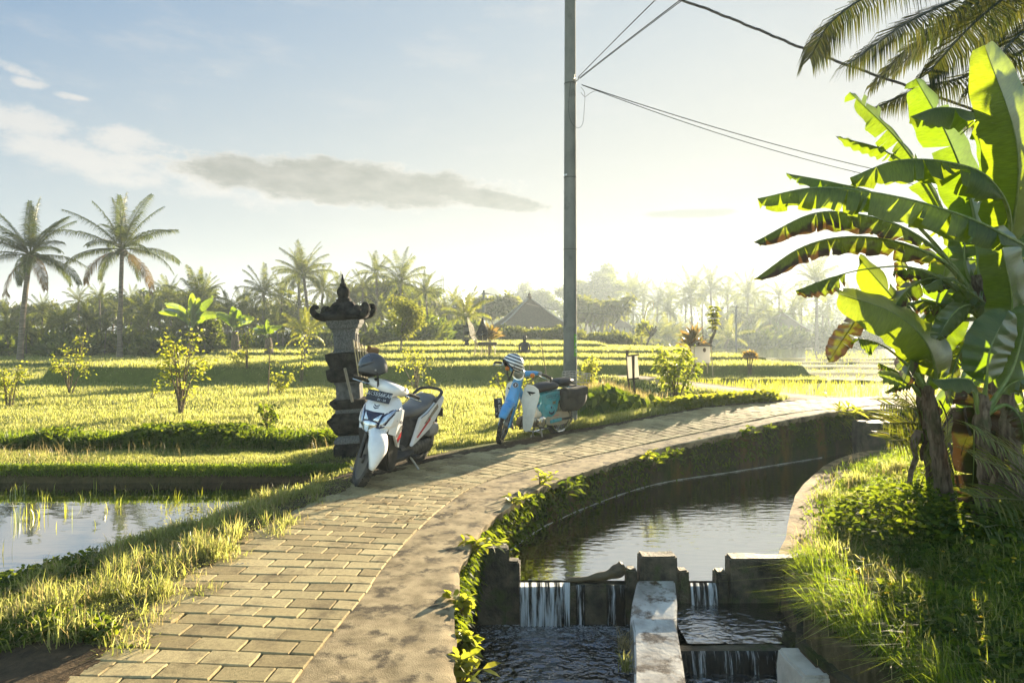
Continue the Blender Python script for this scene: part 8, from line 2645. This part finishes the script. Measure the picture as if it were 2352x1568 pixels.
meadow('straw_grass', P, rgG.uniform(0.12, 0.26, 700), 0.004, L_GRASS_DRY, 0.45, 0.5)
# grass hanging over the bank's edge
n = 9000
k = rgG.integers(4, len(B_BANK) - 60, n)
T_ = np.gradient(B_BANK, axis=0); T_ /= np.linalg.norm(T_, axis=1)[:, None]
nrm = np.stack([-T_[:, 1], T_[:, 0]], 1)
P = B_BANK[k] - nrm[k] * rgG.uniform(0.14, 0.42, n)[:, None]
keep = (P[:, 1] < 9) & ((P[:, 1] < 5.3) | (rgG.uniform(0, 1, n) < 0.12))
P = P[keep]; k = k[keep]
az = np.arctan2(nrm[k][:, 1], nrm[k][:, 0]) + rgG.normal(0, 0.6, len(P))
meadow('overhanging_grass', P, rgG.uniform(0.10, 0.30, len(P)) * np.where(P[:, 1] < 5.4, 0.95, 0.6), 0.0065, L_GRASS_DEEP, 0.9, 1.1, az)
# broad-leaved ground cover in the shade of the bananas
n = 9000
x = rgG.uniform(2.7, 4.4, n); y = rgG.uniform(4.3, 6.6, n)
k = (((x - 3.35) / 0.55) ** 2 + ((y - 5.6) / 0.8) ** 2 < 1.2) | (rgG.uniform(0, 1, n) < 0.12)
x, y = x[k], y[k]
z = height(x, y) + rgG.uniform(0.0, 1.0, len(x)) * (0.30 - 0.12 * np.abs(x - 3.3))
V, Q, T = leaves_np(np.stack([x, y, z], 1), rdir(len(x), -0.1, 0.6, rgG), rgG.uniform(0.04, 0.08, len(x)), rgG.uniform(0.025, 0.045, len(x)), 0.2, rg=rgG)
tag(mesh_np('ground_cover', V, Q, T, L_WEED), kind='stuff')
P = screen_scatter(6500, 2020, 2500, 2.5, 9, lambda x, y: mk6(x, y) & (wob(x, y, 2.3) > 0.15), rgG)
P3 = ground_pts(P); P3[:, 2] += rgG.uniform(0.02, 0.16, len(P3))
V, Q, T = leaves_np(P3, rdir(len(P3), 0.0, 0.9, rgG), rgG.uniform(0.03, 0.09, len(P3)), rgG.uniform(0.014, 0.035, len(P3)), 0.3, rg=rgG)
tag(mesh_np('bank_weeds', V, Q, T, L_WEED), kind='stuff')
P = screen_scatter(4500, -200, 1000, 3.0, 8.5, lambda x, y: mkv(x, y) & (wob(x, y, 2.7) > 0.2), rgG)
P3 = ground_pts(P); P3[:, 2] += rgG.uniform(0.01, 0.07, len(P3))
V, Q, T = leaves_np(P3, rdir(len(P3), 0.0, 0.8, rgG), rgG.uniform(0.02, 0.06, len(P3)), rgG.uniform(0.012, 0.03, len(P3)), 0.3, rg=rgG)
tag(mesh_np('verge_weeds', V, Q, T, L_WEED), kind='stuff')
n = 60
P3 = ground_pts(screen_scatter(60, 1800, 2400, 2.8, 5, mk6, rgG)); P3[:, 2] += rgG.uniform(0.10, 0.2, 60)
V, Q, T = leaves_np(np.repeat(P3, 5, 0), rdir(300, 0.1, 0.6, rgG), 0.016, 0.012, 0.1, rg=rgG)
tag(mesh_np('wild_flowers', V, Q, T, leaf('yellow_petal', (0.55, 0.40, 0.02), (0.7, 0.5, 0.03), (0.5, 0.35, 0.02), (0.5, 0.35, 0.02))), kind='stuff')
# 7 mound with long straw-tipped grass
P = np.stack([rgG.normal(1.9, 0.55, 13000), rgG.normal(13.8, 0.65, 13000)], 1)
kk = (dR_(P[:, 0], P[:, 1]) > PAVE_W + 0.6) & (dS_(P[:, 0], P[:, 1]) > 0.5)
P = P[kk]
meadow('mound_grass', P, rgG.uniform(0.10, 0.26, len(P)), 0.013, L_GRASS_DEEP, 0.8, 1.0)
P = P[(P[:, 1] > 13.9)][:2200]
meadow('mound_straw', P, rgG.uniform(0.2, 0.40, len(P)), 0.011, L_GRASS_DRY, 0.5, 0.8)
n = 90
P3 = ground_pts(np.stack([rgG.normal(1.95, 0.35, n), rgG.normal(12.9, 0.22, n)], 1)); P3[:, 2] += rgG.uniform(0.05, 0.42, n)
V, Q, T = leaves_np(P3, rdir(n, -0.9, 0.1, rgG) + np.array([0, -0.5, -0.2]), rgG.uniform(0.16, 0.28, n), rgG.uniform(0.10, 0.17, n), 0.3, rg=rgG)
tag(mesh_np('broad_weeds', V, Q, T, L_WEED), kind='stuff')
# 8 verge beyond the pole: grass and broad leaves along the path
mk8 = lambda x, y: (dR_(x, y) > PAVE_W + 0.02) & (dR_(x, y) < PAVE_W + 0.75) & (y > 10.4) & (dS_(x, y) > 0.5) & (x < 6.2)
P = screen_scatter(16000, 1200, 1800, 10.4, 17, mk8, rgG)
meadow('roadside_grass', P, rgG.uniform(0.05, 0.15, len(P)), 0.012, L_GRASS, 0.7, 0.7)
P = screen_scatter(3600, 1500, 1780, 11.5, 17, mk8, rgG)
P3 = ground_pts(P); P3[:, 2] += rgG.uniform(0, 0.17, len(P3))
V, Q, T = leaves_np(P3, rdir(len(P3), -0.1, 0.9, rgG), rgG.uniform(0.08, 0.18, len(P3)), rgG.uniform(0.04, 0.08, len(P3)), 0.3, rg=rgG)
tag(mesh_np('roadside_weeds', V, Q, T, L_SHRUB), kind='stuff')
# 9 rice seedlings in the pond
cen = screen_scatter(230, -300, 900, 4.0, 8.0, lambda x, y: (dP_s(x, y) < -0.12), rgG)
far = cen[:, 1] > 6.6
cen = np.concatenate([cen[far][::2], cen[~far][::12]])
i = rgG.integers(0, len(cen), 240)
P = cen[i] + rgG.normal(0, 0.018, (240, 2))
V, Q, T = blades_np(np.column_stack([P, np.full(len(P), W_POND - 0.02)]), rgG.uniform(0.06, 0.18, len(P)), 0.006, 0.22, rgG)
tag(mesh_np('rice_seedlings', V, Q, T, L_RICE), kind='stuff')
cl_ = [gp(88, 1190, W_POND), gp(40, 1200, W_POND), gp(330, 1330, W_POND)]
P = np.concatenate([np.array([[c.x, c.y]]) + rgG.normal(0, 0.035, (14, 2)) for c in cl_])
V, Q, T = blades_np(np.column_stack([P, np.full(len(P), W_POND - 0.02)]), rgG.uniform(0.10, 0.22, len(P)), 0.007, 0.3, rgG)
tag(mesh_np('rice_clumps', V, Q, T, L_RICE), kind='stuff')
# 10 rows of rice in the flooded paddy and the far ones
n = 9000
row = rgG.integers(0, 200, n)
x = 4.4 + rgG.uniform(0, 15, n); y = 13.9 + row * 0.034 * 1.2 + 0 * x
ang = 0.08
X = x; Y = y - (x - 6) * ang + 0.3
k = (dQ_(X, Y) < -0.06)
P = np.stack([X[k] + rgG.normal(0, 0.02, k.sum()), Y[k] + rgG.normal(0, 0.02, k.sum())], 1)
V, Q, T = blades_np(np.column_stack([P, np.full(len(P), W_PADDY - 0.02)]), rgG.uniform(0.08, 0.19, len(P)), 0.011, 0.3, rgG)
tag(mesh_np('rice_rows', V, Q, T, L_RICE), kind='stuff')
P = screen_scatter(5000, 1850, 2700, 22, 60, lambda x, y: (x > 10.4), rgG)
V, Q, T = blades_np(np.column_stack([P, np.full(len(P), 0.08)]), rgG.uniform(0.08, 0.2, len(P)), 0.002 + 0.0006 * P[:, 1], 0.3, rgG)
tag(mesh_np('far_rice', V, Q, T, L_RICE), kind='stuff')
# 11 moss and small growth clinging to the canal wall
n = 9000
k = rgG.integers(70, 225, n)
T_ = np.gradient(E_PATH, axis=0); T_ /= np.linalg.norm(T_, axis=1)[:, None]
nr_ = np.stack([T_[:, 1], -T_[:, 0]], 1)
q = E_PATH[k] + nr_[k] * rgG.uniform(-0.05, 0.02, n)[:, None]
dens = wob(q[:, 0], q[:, 1], 2.2) + 0.4
z = path_z(q[:, 0], q[:, 1]) - 0.05 - rgG.uniform(0, 1, n) ** 1.3 * 0.42
kk = dens > rgG.uniform(-0.3, 1.0, n)
P3 = np.column_stack([q, z])[kk]
V, Q, T = leaves_np(P3, np.column_stack([nr_[k][kk] * 0.6, np.full(kk.sum(), -0.25)]) + rdir(kk.sum(), -0.5, 0.6, rgG) * 0.9, rgG.uniform(0.03, 0.08, kk.sum()), rgG.uniform(0.012, 0.03, kk.sum()), 0.4, rg=rgG)
tag(mesh_np('wall_moss', V, Q, T, L_WEED), kind='stuff')
# 12 litter on the path: fallen leaves and stalks
n = 520
P = screen_scatter(n, 700, 1500, 5.5, 13, lambda x, y: (dR_(x, y) > -0.2) & (dR_(x, y) < PAVE_W + 0.4), rgG)
P3 = np.column_stack([P, np.maximum(path_z(P[:, 0], P[:, 1]), height(P[:, 0], P[:, 1])) + 0.006])
D = rdir(n, -0.02, 0.12, rgG)
V, Q, T = leaves_np(P3, D, rgG.uniform(0.02, 0.10, n), rgG.uniform(0.006, 0.02, n), 0.0, Nn=np.repeat(np.array([[0.1, 0, 1.0]]), n, 0), rg=rgG)
tag(mesh_np('fallen_leaves', V, Q, T, leaf('fallen_leaf', (0.16, 0.10, 0.04), (0.42, 0.34, 0.18), (0.1, 0.06, 0.02), (0.2, 0.15, 0.06), mix=0.2)), kind='stuff')
# torn plastic wrapper by the path
for k, (u, v, lab, sz) in enumerate(((818, 1083, 'crumpled white wrapper in the grass by the front wheel of the white scooter', 0.11), (560, 1270, 'long torn strip of white plastic lying along the path edge', 0.2), (598, 1243, 'small folded piece of white paper on the path edge', 0.06), (2030, 1490, 'crumpled coloured wrapper in the grass at bottom right', 0.09))):
    b = gp(u, v, 0.02 if k < 3 else -0.02)
    b.z = max(float(height(np.array([b.x]), np.array([b.y]))[0]), -0.3) + (0.05 if k in (0, 3) else 0.03)
    bm = bmesh.new()
    bmesh.ops.create_grid(bm, x_segments=8, y_segments=4, size=0.5)
    for vt in bm.verts:
        vt.co = Vector((vt.co.x * sz * (1.6 if k == 1 else 1), vt.co.y * sz * (0.35 if k == 1 else 0.7), 0.018 * math.sin(vt.co.x * 9 + k) + 0.014 * math.sin(vt.co.y * 13 + vt.co.x * 7)))
    me = bpy.data.meshes.new('wrapper'); bm.to_mesh(me); bm.free()
    me.materials.append(surf('white_plastic_film', (0.6, 0.6, 0.58), (0.75, 0.75, 0.73), rough=0.35) if k < 3 else surf('printed_film', (0.06, 0.25, 0.2), (0.5, 0.1, 0.08), rough=0.4, scale=20))
    o = link(bpy.data.objects.new('wrapper', me)); o.location = b; o.rotation_euler = (0.1, 0.15, 0.9 + k)
    md = o.modifiers.new('thick', 'SOLIDIFY'); md.thickness = 0.0015
    tag(o, lab, 'wrapper', 'scraps of litter')
